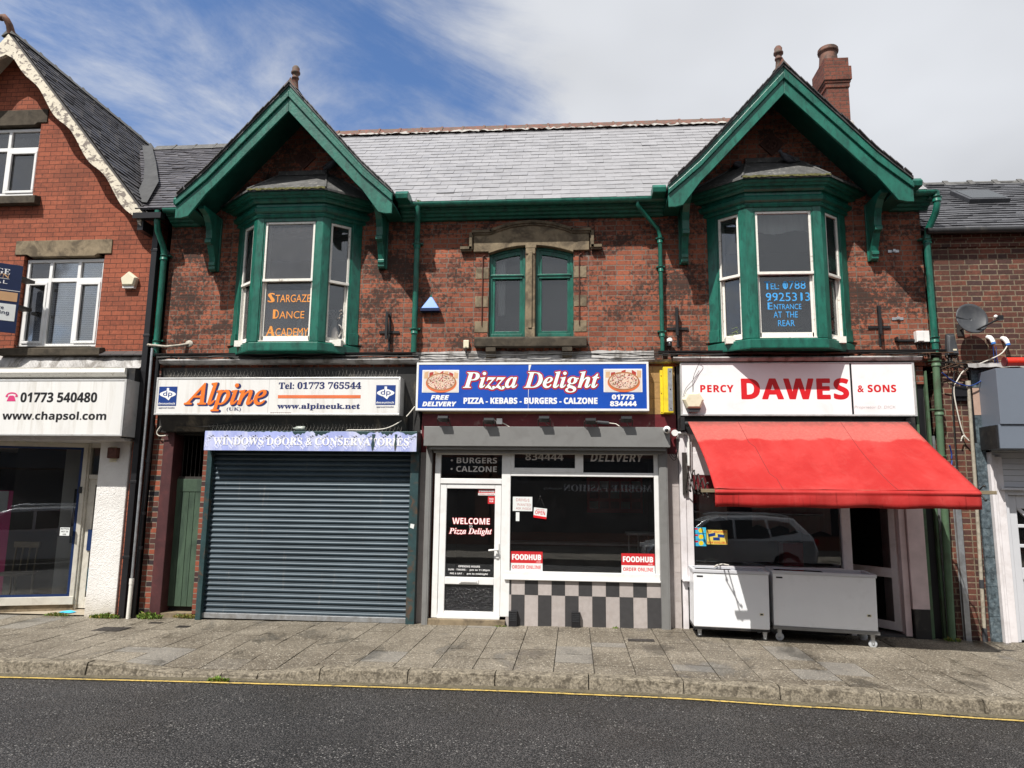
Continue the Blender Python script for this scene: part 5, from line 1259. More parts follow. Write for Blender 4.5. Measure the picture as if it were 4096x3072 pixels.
def freezers():
    def freezer(label, x0, x1, y0, y1, zb, zt, dark, cz, rot, loc, side):
        f = thing('chest_freezer', label, 'freezer', loc, 'chest freezers under the awning')
        b = MB(); b.box(x0, x1, y0, y1, zb, zt-.04); build('cabinet', b, 'freezer', f, .012)
        t = MB(); th = .035
        t.box(x0-.012, x1+.012, y0-.012, y0+th, zt-.045, zt); t.box(x0-.012, x1+.012, y1-th, y1+.012, zt-.045, zt); t.box(x0-.012, x0+th, y0+th, y1-th, zt-.045, zt); t.box(x1-th, x1+.012, y0+th, y1-th, zt-.045, zt)
        build('rim', t, 'grey_door', f, .006)
        g = MB(); g.box(x0+th, (x0+x1)/2+.04, y0+th, y1-th, zt-.022, zt-.016); g.box((x0+x1)/2-.04, x1-th, y0+th, y1-th, zt-.034, zt-.028); build('glass_lid', g, 'glass_shop', f)
        q = MB(); q.box(x0+.03, x1-.03, y0+.04, y1-.04, zt-.3, zt-.29); build('basket_floor', q, 'dull_white', f)
        bs = MB(); bs.box(x0+(0 if dark else -.01), x1+(0 if dark else .02), y0+.0-(0 if dark else .01), y1, zb-(.03 if dark else .045), zb-.001); build('base_frame', bs, 'black' if dark else 'grey_metal', f, .003)
        pl = MB(); pl.box(x0+.045, x0+.13, y0-.0035, y0, zt-.105, zt-.085); build('badge', pl, 'ink', f)
        pt = MB(); pt.box(x1-.135, x1-.08, y0-.006, y0, zb+.19, zb+.222, 0); pt.box(x1-.125, x1-.092, y0-.008, y0-.005, zb+.196, zb+.216, 1); build('thermometer', pt, ['cream_plastic', 'ink'], f)
        for sx in (x0+.08, x1-.06):
            for sy in (y0+.07, y1-.07):
                c = MB(); r = .038 if dark else .056
                wz = pav(loc[0]+sx, loc[1]+sy)-loc[2]
                c.lathe((sx, sy-.014, wz+r), [(r*.3, -.004), (r*.85, -.002), (r, .002), (r, .024), (r*.85, .028), (r*.3, .03)], 20, 0, 'y')
                c.prism([(sx-.02, wz+r*.85), (sx+.02, wz+r*.85), (sx+.03, zb-.035), (sx-.03, zb-.035)], sy-.024, sy-.018, 'y', 1); c.prism([(sx-.02, wz+r*.85), (sx+.02, wz+r*.85), (sx+.03, zb-.035), (sx-.03, zb-.035)], sy+.018, sy+.024, 'y', 1); c.box(sx-.03, sx+.03, sy-.03, sy+.03, zb-(.042 if dark else .052), zb-(.03 if dark else .045), 1); c.sphere((sx, sy-.026, wz+r), .009, 1)
                build('castor', c, ['dark_rubber' if dark else 'rubber', 'steel'], f)
        for o in list(f.children):   # authored around the thing's own base
            me = o.data
            me.transform(Matrix.Translation(Vector(loc)))
        f.rotation_euler = (0, rot[1], rot[0])
        return f
    freezer('shorter white chest freezer beside the tiled takeaway pier, half in sun', 0, 1.03, 0, .56, .14, .93, True, 0, (R(-3), R(.7)), (1.69, -.69, 0), 0)
    freezer('longer white chest freezer on a steel trolley frame with big castors', 0, 1.35, 0, .60, .18, .935, False, 0, (R(-6.5), R(.8)), (2.79, -.68, 0), 1)
    h = MB(); h.tube([(2.05, -.40, .93), (2.08, -.42, .965), (2.16, -.44, .985), (2.25, -.44, .97)], .010, 6); tag(build('hose_loop', h, 'cable_white'), 'bent white hose lying on the shorter freezer', 'hose')
freezers()

# ------------------------------------------------------------------ left building
LB = thing('red_brick_building', 'bright red brick building with a flaking wavy bargeboard and white plastic windows', 'building', (-10.2, 0, -.1))
def left_building():
    ax, az = -10.2, 10.12
    xr = -7.24
    m = MB(); hs = [(-9.68, -8.18, 4.33, 6.03), (-11.5, -9.66, 7.12, 8.55)]
    holes_wall(m, -13.4, xr, 4.0, 6.72, [hs[0]], 0, .3)
    zg = lambda x: az-1.205*abs(x-ax)-.08
    # gable: columns split round the upper window
    xs = sorted({-13.1, -11.5, ax, -9.66, xr, -8.3, -12.4, -9.0})
    for a, b in zip(xs, xs[1:]):
        z0a = 6.72; ta, tb = max(6.72, zg(a)), max(6.72, zg(b))
        if a >= -11.5 and b <= -9.66:
            m.add([(a, 0, 6.72), (b, 0, 6.72), (b, 0, 7.12), (a, 0, 7.12)], [(0, 1, 2, 3)]); m.add([(a, 0, 8.55), (b, 0, 8.55), (b, 0, tb), (a, 0, ta)], [(0, 1, 2, 3)])
        else: m.add([(a, 0, 6.72), (b, 0, 6.72), (b, 0, tb), (a, 0, ta)], [(0, 1, 2, 3)])
    m.quad((-9.66, 0, 7.12), (-9.66, .15, 7.12), (-9.66, .15, 8.55), (-9.66, 0, 8.55)); m.quad((-11.5, 0, 7.12), (-9.66, 0, 7.12), (-9.66, .15, 7.12), (-11.5, .15, 7.12)); m.quad((-11.5, 0, 8.55), (-9.66, 0, 8.55), (-9.66, .15, 8.55), (-11.5, .15, 8.55))
    m.box(-7.34, xr, -.002, .3, -.1, 4.0)
    build('wall', m, 'brick_left', LB, recalc=False)
    # dark header chequers along the verge
    dk = MB()
    for i in range(14):
        x = ax+.42+i*.205; z = zg(x)-.30
        if i % 3 != 2:
            a = math.atan(1.205); u = Vector((math.cos(a), -math.sin(a))); n = Vector((u.y, -u.x))*-1
            p = Vector((x, z)); q = [p, p+u*.11, p+u*.11+n*.1, p+n*.1]
            dk.prism([(t.x, t.y) for t in q], -.004, 0)
    build('dark_brick_band', dk, 'tile_dark', LB)
    s = MB(); s.box(-13.4, -13.2, .3, 6, -.1, 6.7); s.box(xr-.12, xr, .3, 6, -.1, 6.8); s.box(-13.4, xr, 6, 6.2, 0, 7); s.box(-13.2, xr-.12, .3, 6, 3.8, 3.95); s.box(-13.2, xr-.12, .3, 6, 6.72, 6.8); s.box(-13.2, xr-.12, 3, 3.1, -.1, 6.7); s.box(-12.5, -8.2, 2, 2.1, 6.8, 8.8)
    build('inner_wall', s, 'dark', LB)
    # roof
    r = MB(); n = Vector((2.85, 0, -3.43))
    slates(r, (ax+2.95, -.34, 10.17-1.205*2.95), (0, 1, 0), (-2.85, 0, 3.43), 0, 4.2, 4.6, .26, .155, .014)
    r.hexa([(ax, -.33, az+.02), (ax+2.9, -.33, az+.02-1.205*2.9), (ax+2.9, 3.85, az+.02-1.205*2.9), (ax, 3.85, az+.02)], [(ax, -.33, az-.04), (ax+2.9, -.33, az-.04-1.205*2.9), (ax+2.9, 3.85, az-.04-1.205*2.9), (ax, 3.85, az-.04)])
    r.hexa([(ax, -.33, az+.02), (ax-2.9, -.33, az+.02-1.205*2.9), (ax-2.9, 3.85, az+.02-1.205*2.9), (ax, 3.85, az+.02)], [(ax, -.33, az-.04), (ax-2.9, -.33, az-.04-1.205*2.9), (ax-2.9, 3.85, az-.04-1.205*2.9), (ax, 3.85, az-.04)])
    r.prism([(ax, az-.04), (ax+2.8, az-.04-1.205*2.8), (ax-2.8, az-.04-1.205*2.8)], 3.75, 3.8)
    build('roof', r, 'slate_left', LB, recalc=False)
    rt = MB(); y = -.36
    while y < 3.8:
        rt.prism([(ax-.14, az-.06), (ax, az+.10+rnd.uniform(-.01, .01)), (ax+.14, az-.06), (ax, az)], y, y+.36); rt.prism([(ax-.15, az-.07), (ax, az+.125), (ax+.15, az-.07), (ax, az)], y+.36, y+.40); y += .4
    build('ridge_tile', rt, 'ridge_grey', LB)
    f = MB(); f.tube([(ax, -.30, az+.02), (ax-.0, -.36, az+.14), (ax-.03, -.40, az+.22), (ax-.075, -.42, az+.275), (ax-.11, -.42, az+.27), (ax-.125, -.42, az+.24)], [.07, .06, .055, .055, .055, .05], 10); f.sphere((ax-.12, -.42, az+.255), .058); build('finial', f, 'terracotta', LB)
    for s_ in (-1, 1):
        b = MB(); N_ = 60; up, lo = [], []
        for i in range(N_+1):
            t = i/N_; dx = 2.87*t; zt = az-.03-1.205*dx
            w = .25-.02*t+.05*math.sin(t*4*2*math.pi-1.4)*(.35+.65*min(1, t*4))+(.10 if t > .93 else 0)*math.sin((t-.93)/.07*math.pi/2)*0
            if t < .06: w = .25+.10*(1-t/.06)
            up.append((ax+s_*dx, zt)); lo.append((ax+s_*(dx-.0), zt-w*1.15 if t < .97 else zt-(.30-.06*(t-.97)/.03)))
        for i in range(N_): b.prism([up[i], up[i+1], lo[i+1], lo[i]], -.36, -.30)
        build('bargeboard', b, 'barge', LB)
        so = MB(); so.hexa([(ax, -.3, az-.1), (ax+s_*2.8, -.3, az-.1-1.205*2.8), (ax+s_*2.8, 0, az-.1-1.205*2.8), (ax, 0, az-.1)], [(ax, -.3, az-.07), (ax+s_*2.8, -.3, az-.07-1.205*2.8), (ax+s_*2.8, 0, az-.07-1.205*2.8), (ax, 0, az-.07)]); build('soffit', so, 'cream_frame', LB)
    v = MB()   # lead valley
    pts = [((-7.62, -.15, 6.93), (-7.28, -.3, 6.80)), ((-7.95, .55, 7.62), (-7.62, .5, 7.56)), ((-8.6, 1.5, 8.42), (-8.33, 1.45, 8.42)), ((-9.4, 2.55, 9.38), (-9.15, 2.5, 9.36))]
    v.sheet([[(p[0], p[1]-.02, p[2]+.02) for p, q in pts], [((p[0]+q[0])/2, (p[1]+q[1])/2, (p[2]+q[2])/2+.01) for p, q in pts], [(q[0], q[1]-.02, q[2]+.02) for p, q in pts]]); build('valley_lead', v, mat('dull_valley_lead', (.05, .05, .049), .6, var=.3, vs=5, bump=.2, bs=14, dirt=(.025, .024, .023), da=.6, ds=4), LB)
    e = MB(); e.box(-7.45, -6.95, -.42, -.30, 6.50, 6.60); e.box(-7.40, -7.30, -.34, 0, 6.32, 6.5); build('gutter', e, 'black_plastic', LB)
    # windows
    def upvc(x0, x1, z0, z1, cols, tz, y=.10):
        fr = MB(); k = .055
        fr.box(x0, x1, y-.03, y+.05, z1-k, z1); fr.box(x0, x1, y-.03, y+.05, z0, z0+k); fr.box(x0, x0+k, y-.03, y+.05, z0+k, z1-k); fr.box(x1-k, x1, y-.03, y+.05, z0+k, z1-k)
        fr.box(x0+k, x1-k, y-.032, y+.05, tz-.035, tz+.035)
        for i, c in enumerate(cols): fr.box(c-.03, c+.03, y-.034, y+.05, z0+k, z1-k)
        edges = [x0+k]+[q for c in cols for q in (c-.03, c+.03)]+[x1-k]
        for i in range(0, len(edges), 2):
            a, b = edges[i], edges[i+1]
            if len(cols) == 1 or i != 2:
                for q in ((a, b, tz-.09, tz-.035), (a, b, z0+k, z0+k+.05), (a, a+.045, z0+k+.05, tz-.09), (b-.045, b, z0+k+.05, tz-.09)): fr.box(q[0], q[1], y-.045, y, q[2], q[3])
        w = build('window', fr, 'upvc', LB, .008)
        g = MB(); g.box(x0+k, x1-k, y+.005, y+.009, z0+k, z1-k); build('pane', g, 'glass_upvc', w)
        bl = MB(); z = z0
        while z < z1: bl.add([(x0, y+.14, z), (x1, y+.14, z), (x1, y+.155, z+.03), (x0, y+.155, z+.03)], [(0, 1, 2, 3)]); z += .034
        build('blind', bl, mat('pale_blind', (.55, .57, .56), .7, bump=0), w)
    upvc(-9.66, -8.19, 4.385, 5.965, [-9.20, -8.67], 5.585)
    upvc(-11.49, -9.67, 7.17, 8.47, [-10.87, -10.29], 8.07)
    s = MB()
    s.prism([(-9.85, 6.29), (-8.05, 6.29), (-8.05, 6.03), (-8.30, 6.03), (-8.36, 5.99), (-9.55, 5.99), (-9.62, 6.03), (-9.85, 6.03)], -.02, .15); build('lintel', s, 'stone', LB, .008)
    s = MB(); s.prism([(-11.8, 8.80), (-9.54, 8.80), (-9.54, 8.54), (-9.72, 8.54), (-9.77, 8.50), (-11.8, 8.50)], -.02, .15); build('lintel', s, 'stone_dark', LB, .008)
    s = MB(); s.prism([(.1, 4.36), (-.06, 4.345), (-.14, 4.32), (-.14, 4.20), (.1, 4.20)], -9.83, -8.0, 'x'); build('sill', s, 'stone_dark', LB, .006)
    s = MB(); s.prism([(.1, 7.15), (-.14, 7.09), (-.14, 6.95), (.1, 6.95)], -11.8, -9.5, 'x'); build('sill', s, 'stone_dark', LB, .006)
    # lead apron and slate drip over the fascia
    l = MB(); rows = []
    for yy, zz in ((-.01, 4.22), (-.06, 4.17), (-.14, 4.0), (-.20, 3.955)): rows.append([(-11+i*.13, yy+rnd.uniform(-.012, .012), zz+rnd.uniform(-.006, .006)) for i in range(30)])
    l.sheet(rows, 0, False); build('lead_apron', l, 'lead_pale', LB)
    l = MB(); x = -8.0
    while x < -7.3: l.hexa([(x, -.14, 4.19), (x+.2, -.14, 4.19), (x+.2, 0, 4.27), (x, 0, 4.27)], [(x, -.14, 4.21), (x+.2, -.14, 4.21), (x+.2, 0, 4.29), (x, 0, 4.29)]); x += .205
    build('slate_drip', l, 'slate_left', LB)
    l = MB(); l.prism([(0, 3.96), (-.36, 3.93), (-.37, 3.86), (-.30, 3.80), (0, 3.79)], -11, -7.36, 'x'); build('cornice', l, 'white_old', LB)
    l = MB(); l.box(-7.36, -7.22, -.30, 0, 2.78, 3.93); build('fascia_end', l, 'black', LB)
    # rendered column and recessed shop
    c = MB(); c.box(-7.885, -7.36, -.03, .45, -.12, 2.83); build('column', c, 'render', LB, .012, label='white textured render column')
    sf = MB(); sf.box(-12, -7.3, -.3, .9, 2.74, 2.80); build('canopy_soffit', sf, 'upvc_grubby', LB)
    for x, y in ((-8.9, .15), (-9.35, .0)):
        q = MB(); q.lathe((x, y, 2.735), [(.10, 0), (.095, -.012), (.05, -.014), (.001, -.014)], 16); build('ceiling_vent', q, 'cream_frame', LB)
    A, B_ = Vector((-8.475, .36)), Vector((-9.72, -.05)); U = (B_-A).normalized(); Nn = Vector((-U.y, U.x)); Nn = Nn if Nn.y < 0 else -Nn
    def ab(mb, t0, t1, z0, z1, d0, d1, mi=0):
        p = [A+U*t0+Nn*d1, A+U*t1+Nn*d1, A+U*t1+Nn*d0, A+U*t0+Nn*d0]; mb.prism([(q.x, q.y) for q in p], z0, z1, 'z', mi)
    w = MB(); ab(w, -.10, 2.5, 2.66, 2.735, -.03, .04); ab(w, -.10, -.03, .03, 2.66, -.03, .04); ab(w, -.1, 2.5, .04, .17, -.03, .06, 0); build('shop_frame', w, 'cream_frame', LB, .005)
    w = MB(); ab(w, -.028, .012, .17, 2.66, -.01, .03); ab(w, .012, 2.5, 2.625, 2.66, -.01, .03); ab(w, .012, 2.5, .17, .205, -.01, .03); build('blue_trim', w, 'blue_frame', LB)
    w = MB(); ab(w, .02, 2.5, .2, 2.62, .0, .004); build('shop_pane', w, 'glass_shop', LB)
    pl = MB(); ab(pl, -.10, 2.6, -.14, .04, -.05, .03); build('plinth', pl, 'stone', LB)
    fl = MB(); fl.add([(-11, -.0, -.075), (-7.36, -.0, -.062), (-7.36, .9, -.03), (-11, .9, -.03)], [(0, 1, 2, 3)]); build('lobby_floor', fl, mat('buff_brick_paving', (.33, .28, .21), .8, var=.15, vs=8, bump=.3, bs=30), LB)
    # door right of the window
    d = MB(); d.box(-8.43, -8.345, .38, .46, -.04, 2.74); d.box(-8.345, -7.9, .40, .47, 2.12, 2.20); d.box(-8.345, -7.9, .40, .47, 2.66, 2.74); build('door_frame', d, 'cream_frame', LB, .004)
    d = MB(); d.box(-8.34, -8.22, .42, .46, -.03, 2.12); d.box(-8.22, -7.85, .42, .46, -.03, .15); d.box(-8.22, -7.85, .42, .46, 2.02, 2.12); dd = build('door', d, 'cream_frame', LB, .004)
    g = MB(); g.box(-8.22, -7.85, .437, .441, .15, 2.02); g.box(-8.33, -7.85, .437, .441, 2.2, 2.66); build('pane', g, 'glass_shop', dd)
    g = MB(); g.box(-8.26, -7.9, .40, .42, .92, 1.27); build('push_plate', g, 'blue_frame', dd)
    g = MB(); g.box(-8.2, -7.9, .425, .436, .25, .62); build('poster', g, 'cyan', dd)
    # room contents
    i_ = MB(); i_.box(-12, -9.9, 1.4, 1.5, 0, 1.9, 0); i_.box(-10.2, -9.2, 1.0, 1.02, -.05, 2.7, 1); build('display_wall', i_, [mat('magenta_panel', (.34, .02, .13), .6, bump=0), 'dark'], LB)
    i_ = MB(); i_.box(-12, -8.46, .37, 3, -.08, -.04); build('shop_floor', i_, mat('pale_wood_floor', (.36, .29, .21), .5, bump=0), LB)  # floor added in a pale tone to bounce light into the shop
    i_ = MB(); i_.box(-12, -8.46, .37, 3, 2.70, 2.73); build('shop_ceiling', i_, 'dark_ceiling', LB)
    i_ = MB(); i_.box(-9.2, -8.46, .93, .99, -.05, 2.7); i_.box(-8.46, -8.40, .47, .99, -.05, 2.7); build('inner_partition', i_, mat('grey_textured_wall', (.50, .49, .47), .9, var=.08, bump=.7, bs=24), LB)
    i_ = MB(); i_.box(-8.94, -8.56, .895, .93, 1.0, 1.95, 0); i_.box(-8.91, -8.59, .89, .894, 1.03, 1.92, 1); build('notice_board', i_, ['black_plastic', 'dark_grey'], LB)
    ch = MB(); 
    for x, y in ((-10.0, .55), (-9.6, .55), (-10.0, .95), (-9.6, .95)): ch.tube([(x, y, -.03), (x, y, .45)], .02, 6)
    ch.box(-10.04, -9.56, .5, 1.0, .45, .49)
    for x in (-10.0, -9.87, -9.74, -9.6): ch.tube([(x, .95, .49), (x, .99, .95)], .015, 6)
    ch.box(-10.04, -9.56, .96, 1.02, .9, 1.0); c2 = build('chair', ch, 'wood_old'); tag(c2, 'spindle backed wooden chair inside the left shop window', 'chair')
    nb = MB(); nb.box(-9.9, -9.62, .2, .205, 1.55, 1.9); tag(build('paper_notice', nb, 'paper'), 'white paper notice inside the window left of the white column', 'notice')
    bx = thing('door_button', 'small black entry button unit beside the BUTTON NOT IN USE card', 'button', (-8.5, .3, 1.2))
    m_ = MB(); m_.box(-8.46, -8.40, .33, .38, 1.88, 1.99); build('button_case', m_, 'black_plastic', bx)
    nt_ = thing('card_notice', 'white BUTTON NOT IN USE card on a black clip by the left shop door', 'notice', (-8.6, .27, 1.2))
    m_ = MB(); m_.box(-8.70, -8.45, .255, .285, 1.16, 1.32, 0); m_.box(-8.655, -8.485, .250, .2545, 1.17, 1.305, 1); build('card', m_, ['black_plastic', 'paper'], nt_)
    t = MB(); text(t, 'BUTTON', -8.64, -8.50, 1.27, 1.295, .249, 'sb'); text(t, 'NOT IN', -8.63, -8.51, 1.225, 1.25, .249, 'sb'); text(t, 'USE', -8.60, -8.54, 1.18, 1.205, .249, 'sb'); build('lettering', t, 'ink', nt_, recalc=False)
left_building()

def chap_sign():
    s = thing('shop_sign', 'white lightbox sign reading 01773 540480 www.chapsol.com', 'sign', (-9, -.3, 2.8))
    b = MB(); b.box(-12.6, -7.215, -.49, -.02, 2.80, 3.725); build('casing', b, 'alu', s, .004)
    f = MB(); f.box(-12.6, -7.215, -.506, -.48, 3.695, 3.725); f.box(-12.6, -7.215, -.506, -.48, 2.80, 2.83); f.box(-7.25, -7.215, -.5055, -.48, 2.83, 3.695); build('frame', f, 'alu', s, .003)
    b = MB(); b.box(-12.6, -7.25, -.50, -.485, 2.83, 3.695); build('panel', b, 'sign_white', s)
    letters(s, 'ink', -.502, [('01773 540480', -9.02, -7.70, 3.345, 3.505, 'sb', dict(bold=.004)), ('www.chapsol.com', -9.30, -7.51, 3.02, 3.19, 'sb', dict(bold=.003))])
    p = MB(); y = -.502
    p.add([(-9.26, y, 3.36), (-9.10, y, 3.36), (-9.13, y, 3.44), (-9.155, y, 3.455), (-9.205, y, 3.455), (-9.23, y, 3.44)], [(0, 1, 2, 3, 4, 5)])
    for i in range(8):
        a0, a1 = math.pi*i/8, math.pi*(i+1)/8; q = lambda a, r, k: (-9.18+r*math.cos(a), y, 3.455+r*k*math.sin(a))
        p.add([q(a0, .10, .55), q(a1, .10, .55), q(a1, .075, .4), q(a0, .075, .4)], [(0, 1, 2, 3)])
    p.box(-9.285, -9.245, y-.001, y, 3.43, 3.46); p.box(-9.115, -9.075, y-.001, y, 3.43, 3.46)
    build('telephone_icon', p, 'pink', s, recalc=False)
chap_sign()
spikes(-9.8, -7.5, -.28, 3.95, 'bird spikes along the flashing above the left phone number sign', .11)
spikes(-9.6, -8.25, -.02, 4.37, 'bird spikes on the stone sill of the left white window', .09)

def agency_board():
    s = thing('letting_board', 'navy projecting letting board with white and beige panels at the left edge', 'sign', (-9.42, -.2, 5.1))
    o = Vector((-9.42, -.30, 0)); U = Vector((-.80, -.60, 0)); n = Vector((-.60, .80, 0))
    def pb(mb, u0, u1, z0, z1, d0=0, d1=.02):
        a = [o+U*u0-n*d1, o+U*u1-n*d1, o+U*u1-n*d0, o+U*u0-n*d0]
        nn = Vector((.6, -.8, 0))
        a = [o+U*u+nn*d for u, d in ((u0, d1), (u1, d1), (u1, d0), (u0, d0))]
        mb.prism([(q.x, q.y) for q in a], z0, z1, 'z')
    b = MB(); pb(b, 0, 1.2, 4.54, 5.72, 0, .03); build('board', b, 'navy_board', s, .004)
    b = MB(); pb(b, .03, 1.2, 5.08, 5.235, .03, .034); build('beige_panel', b, 'gold', s)
    b = MB(); pb(b, .035, 1.2, 4.74, 5.03, .03, .034); build('white_panel', b, 'paper', s)
    b = MB(); pb(b, .0, 1.2, 5.262, 5.27, .03, .033); pb(b, .17, 1.2, 5.455, 5.462, .03, .033); build('white_rule', b, 'white', s)
    nn = Vector((.6, -.8, 0)); fr = lambda: (o+nn*.0365, -U, Vector((0, 0, 1)))
    t = MB(); text(t, 'RIDGE', -.62, -.17, 5.535, 5.63, 0, 'b', frame=fr()); text(t, 'MERCIAL', -.85, -.19, 5.37, 5.43, 0, None, frame=fr(), sp=1.15); build('lettering', t, 'white', s, recalc=False)
    t = MB(); text(t, 'BROWN', -.75, -.17, 5.465, 5.545, 0, 'b', frame=fr()); build('lettering', t, 'gold', s, recalc=False)
    t = MB(); text(t, 'Office', -.42, -.20, 4.93, 4.99, 0, 'sb', frame=fr()); text(t, 'parking', -.46, -.12, 4.83, 4.91, 0, 'sb', frame=fr()); build('lettering', t, 'navy_board', s, recalc=False)
    k = MB()
    for u, z in ((.08, 5.65), (.08, 5.32), (.08, 4.62)): p = o+U*u+nn*.034; k.sphere(p, .018, 0, (1, 1, 1), 6)
    build('screw', k, 'steel', s)
    for z in (5.0, 5.5): build('wall_bracket', MB().box(-9.6, -9.42, -.3, .0, z, z+.05), 'iron', s)
agency_board()

def wall_kit():
    # alarm boxes
    a = thing('alarm_box', 'white pentagonal alarm box on the bright red brick wall', 'alarm', (-7.63, -.04, 5.4))
    m = MB(); P5 = [(-7.65, 5.68), (-7.50, 5.565), (-7.535, 5.42), (-7.75, 5.42), (-7.79, 5.56)]
    c = (-7.64, 5.54); sc = lambda k: [(c[0]+(x-c[0])*k, c[1]+(z-c[1])*k) for x, z in P5]
    o_, i_ = P5, sc(.82); m.prism(o_, -.07, 0)
    m.add([(x, -.07, z) for x, z in o_]+[(x, -.105, z) for x, z in i_], [(k, (k+1) % 5, 5+(k+1) % 5, 5+k) for k in range(5)]+[(5, 6, 7, 8, 9)]); build('cover', m, 'cream_plastic', a, .006)
    m = MB(); m.box(-7.745, -7.54, -.074, 0, 5.385, 5.418); build('lens_strip', m, 'white_plastic', a)
    a = thing('alarm_box', 'blue triangular alarm box beside the green downpipe', 'alarm', (-2.35, -.05, 4.9))
    m = MB(); m.hexa([(-2.50, -.11, 4.96), (-2.20, -.11, 4.96), (-2.20, 0, 4.96), (-2.50, 0, 4.96)], [(-2.37, -.05, 5.165), (-2.33, -.05, 5.165), (-2.33, 0, 5.165), (-2.37, 0, 5.165)]); build('cover', m, 'blue_plastic', a, .006)
    m = MB(); m.prism([(-2.37, 5.166), (-2.33, 5.166), (-2.35, 5.21)], -.05, 0); build('lamp_tip', m, 'green', a)
    m = MB(); m.box(-2.51, -2.19, -.115, 0, 4.915, 4.958); build('base', m, 'navy_board', a)
    a = thing('alarm_box', 'cream hexagonal alarm box on the corner of the butcher sign', 'alarm', (1.85, -.12, 3.23))
    m = MB(); H_ = [(1.69, 3.435), (1.757, 3.54), (1.94, 3.545), (2.01, 3.43), (1.955, 3.30), (1.75, 3.30)]; c = (1.848, 3.415)
    i_ = [(c[0]+(x-c[0])*.8, c[1]+(z-c[1])*.8) for x, z in H_]
    m.prism(H_, -.19, -.121); m.add([(x, -.19, z) for x, z in H_]+[(x, -.225, z) for x, z in i_], [(k, (k+1) % 6, 6+(k+1) % 6, 6+k) for k in range(6)]+[(6, 7, 8, 9, 10, 11)]); build('cover', m, 'cream_plastic', a, .006)
    m = MB(); m.prism([(1.745, 3.299), (1.96, 3.299), (1.935, 3.247), (1.77, 3.247)], -.19, -.121); build('lens_strip', m, 'dark_grey', a)
    # iron cross brackets for hanging baskets
    b = thing('basket_bracket', 'x', 'bracket', (-3.04, 0, 4.58), 'black iron cross brackets on the brick')
    m = MB(); m.box(-3.055, -3.02, -.012, 0, 4.28, 4.92); m.box(-3.21, -2.87, -.02, -.012, 4.56, 4.60); m.box(-3.065, -3.035, -.12, -.02, 4.84, 4.875); m.tube([(-3.05, -.02, 4.42), (-3.05, -.1, 4.86)], .006, 6); m.box(-3.085, -3.045, -.13, -.095, 4.45, 4.90); build('iron_frame', m, 'black', b)
    l = ['black iron cross bracket between the orange lettered bay and the blue alarm box', 'black iron cross bracket left of the blue lettered bay', 'black iron cross bracket right of the blue lettered bay']
    b['label'] = l[0]; dup(b, (1.66, 0, 4.60), l[1]); dup(b, (4.76, 0, 4.60), l[2])
    f = thing('beacon_lamp', 'small white topped beacon lamp at the foot of the thin green downpipe', 'lamp', (1.52, -.08, 4.3))
    m = MB(); m.lathe((1.52, -.1, 4.30), [(.035, 0), (.035, .07), (.028, .075)], 12); build('base', m, 'black_plastic', f); m = MB(); m.lathe((1.52, -.1, 4.372), [(.045, 0), (.045, .04), (.02, .06), (0, .06)], 12); build('dome', m, 'white_plastic', f); m = MB(); m.box(1.50, 1.54, -.08, 0, 4.31, 4.34); build('bracket', m, 'iron', f)
    w = thing('socket_box', 'cream weatherproof socket box left of the stone window sill', 'box', (-1.74, 0, 4.3)); m = MB(); m.box(-1.79, -1.70, -.06, 0, 4.30, 4.43); build('case', m, 'cream_plastic', w, .008); m = MB(); m.tube([(-1.745, -.05, 4.32), (-1.745, -.07, 4.24), (-1.73, -.05, 4.16)], .012, 6); build('plug', m, 'cable', w)
    w = thing('aerial_box', 'white junction box with a short aerial beside the right hand green downpipe', 'box', (5.37, 0, 4.3)); m = MB(); m.box(5.27, 5.46, -.10, 0, 4.345, 4.52); m.box(5.28, 5.37, -.115, -.10, 4.355, 4.51); build('case', m, 'white_plastic', w, .006); m = MB(); m.tube([(5.41, -.05, 4.52), (5.41, -.05, 4.60)], .006, 6); build('aerial', m, 'cable', w)
    for k in range(3):
        m = MB(); m.tube([(5.30+k*.06, -.05, 4.35), (5.28+k*.07, -.07, 4.22), (5.33+k*.05, -.1, 4.10)], .007, 5); build('lead', m, 'cable', w)
    for x, z, lb in ((5.06, 5.83, 'small galvanised wall clip high between bracket and downpipe'), (5.05, 4.73, 'small galvanised wall clip just above the white aerial box')):
        m = MB(); m.box(x-.085, x+.085, -.012, 0, z-.02, z+.025); m.box(x-.02, x+.02, -.04, -.012, z-.015, z+.03); tag(build('wall_clip', m, 'steel', None, .003), lb, 'clip', 'galvanised clips on the brick')
    m = MB(); m.box(4.98, 5.27, -.03, 0, 4.37, 4.40); m.box(4.98, 5.0, -.09, 0, 4.37, 4.43); tag(build('bracket_arm', m, 'black'), 'short black bracket arm left of the white aerial box', 'bracket')
    # pale overflow pipe and grey conduit by the left downpipe
    m = MB(); m.tube([(-7.12, -.16, 4.36), (-6.80, -.16, 4.33), (-6.62, -.10, 4.36), (-6.50, .0, 4.41)], .021, 10); m.sphere((-7.12, -.16, 4.36), .026); m.sphere((-6.5, 0, 4.41), .06, 0, (1.2, .3, 1)); tag(build('overflow_pipe', m, mat('grimy_pipe', (.42, .39, .33), .6, var=.25, vs=14, bump=.3, dirt=(.2, .16, .11), da=.7, ds=18)), 'short white overflow pipe at the foot of the left green downpipe', 'pipe')
    m = MB(); m.tube([(-7.035, -.18, 4.30), (-7.03, -.18, 2), (-7.03, -.18, .50)], .021, 10); m.tube([(-7.03, -.18, .50), (-7.035, -.18, -.07)], .032, 10, 1); m.tube([(-7.03, -.18, .55), (-7.03, -.18, .46)], .036, 10, 1); tag(build('waste_pipe', m, ['steel', 'white_old']), 'thin grey waste pipe with a white lower end between two black downpipes', 'pipe')
    m = MB(); m.box(-7.225, -7.125, -.16, -.06, -.08, 6.45); 
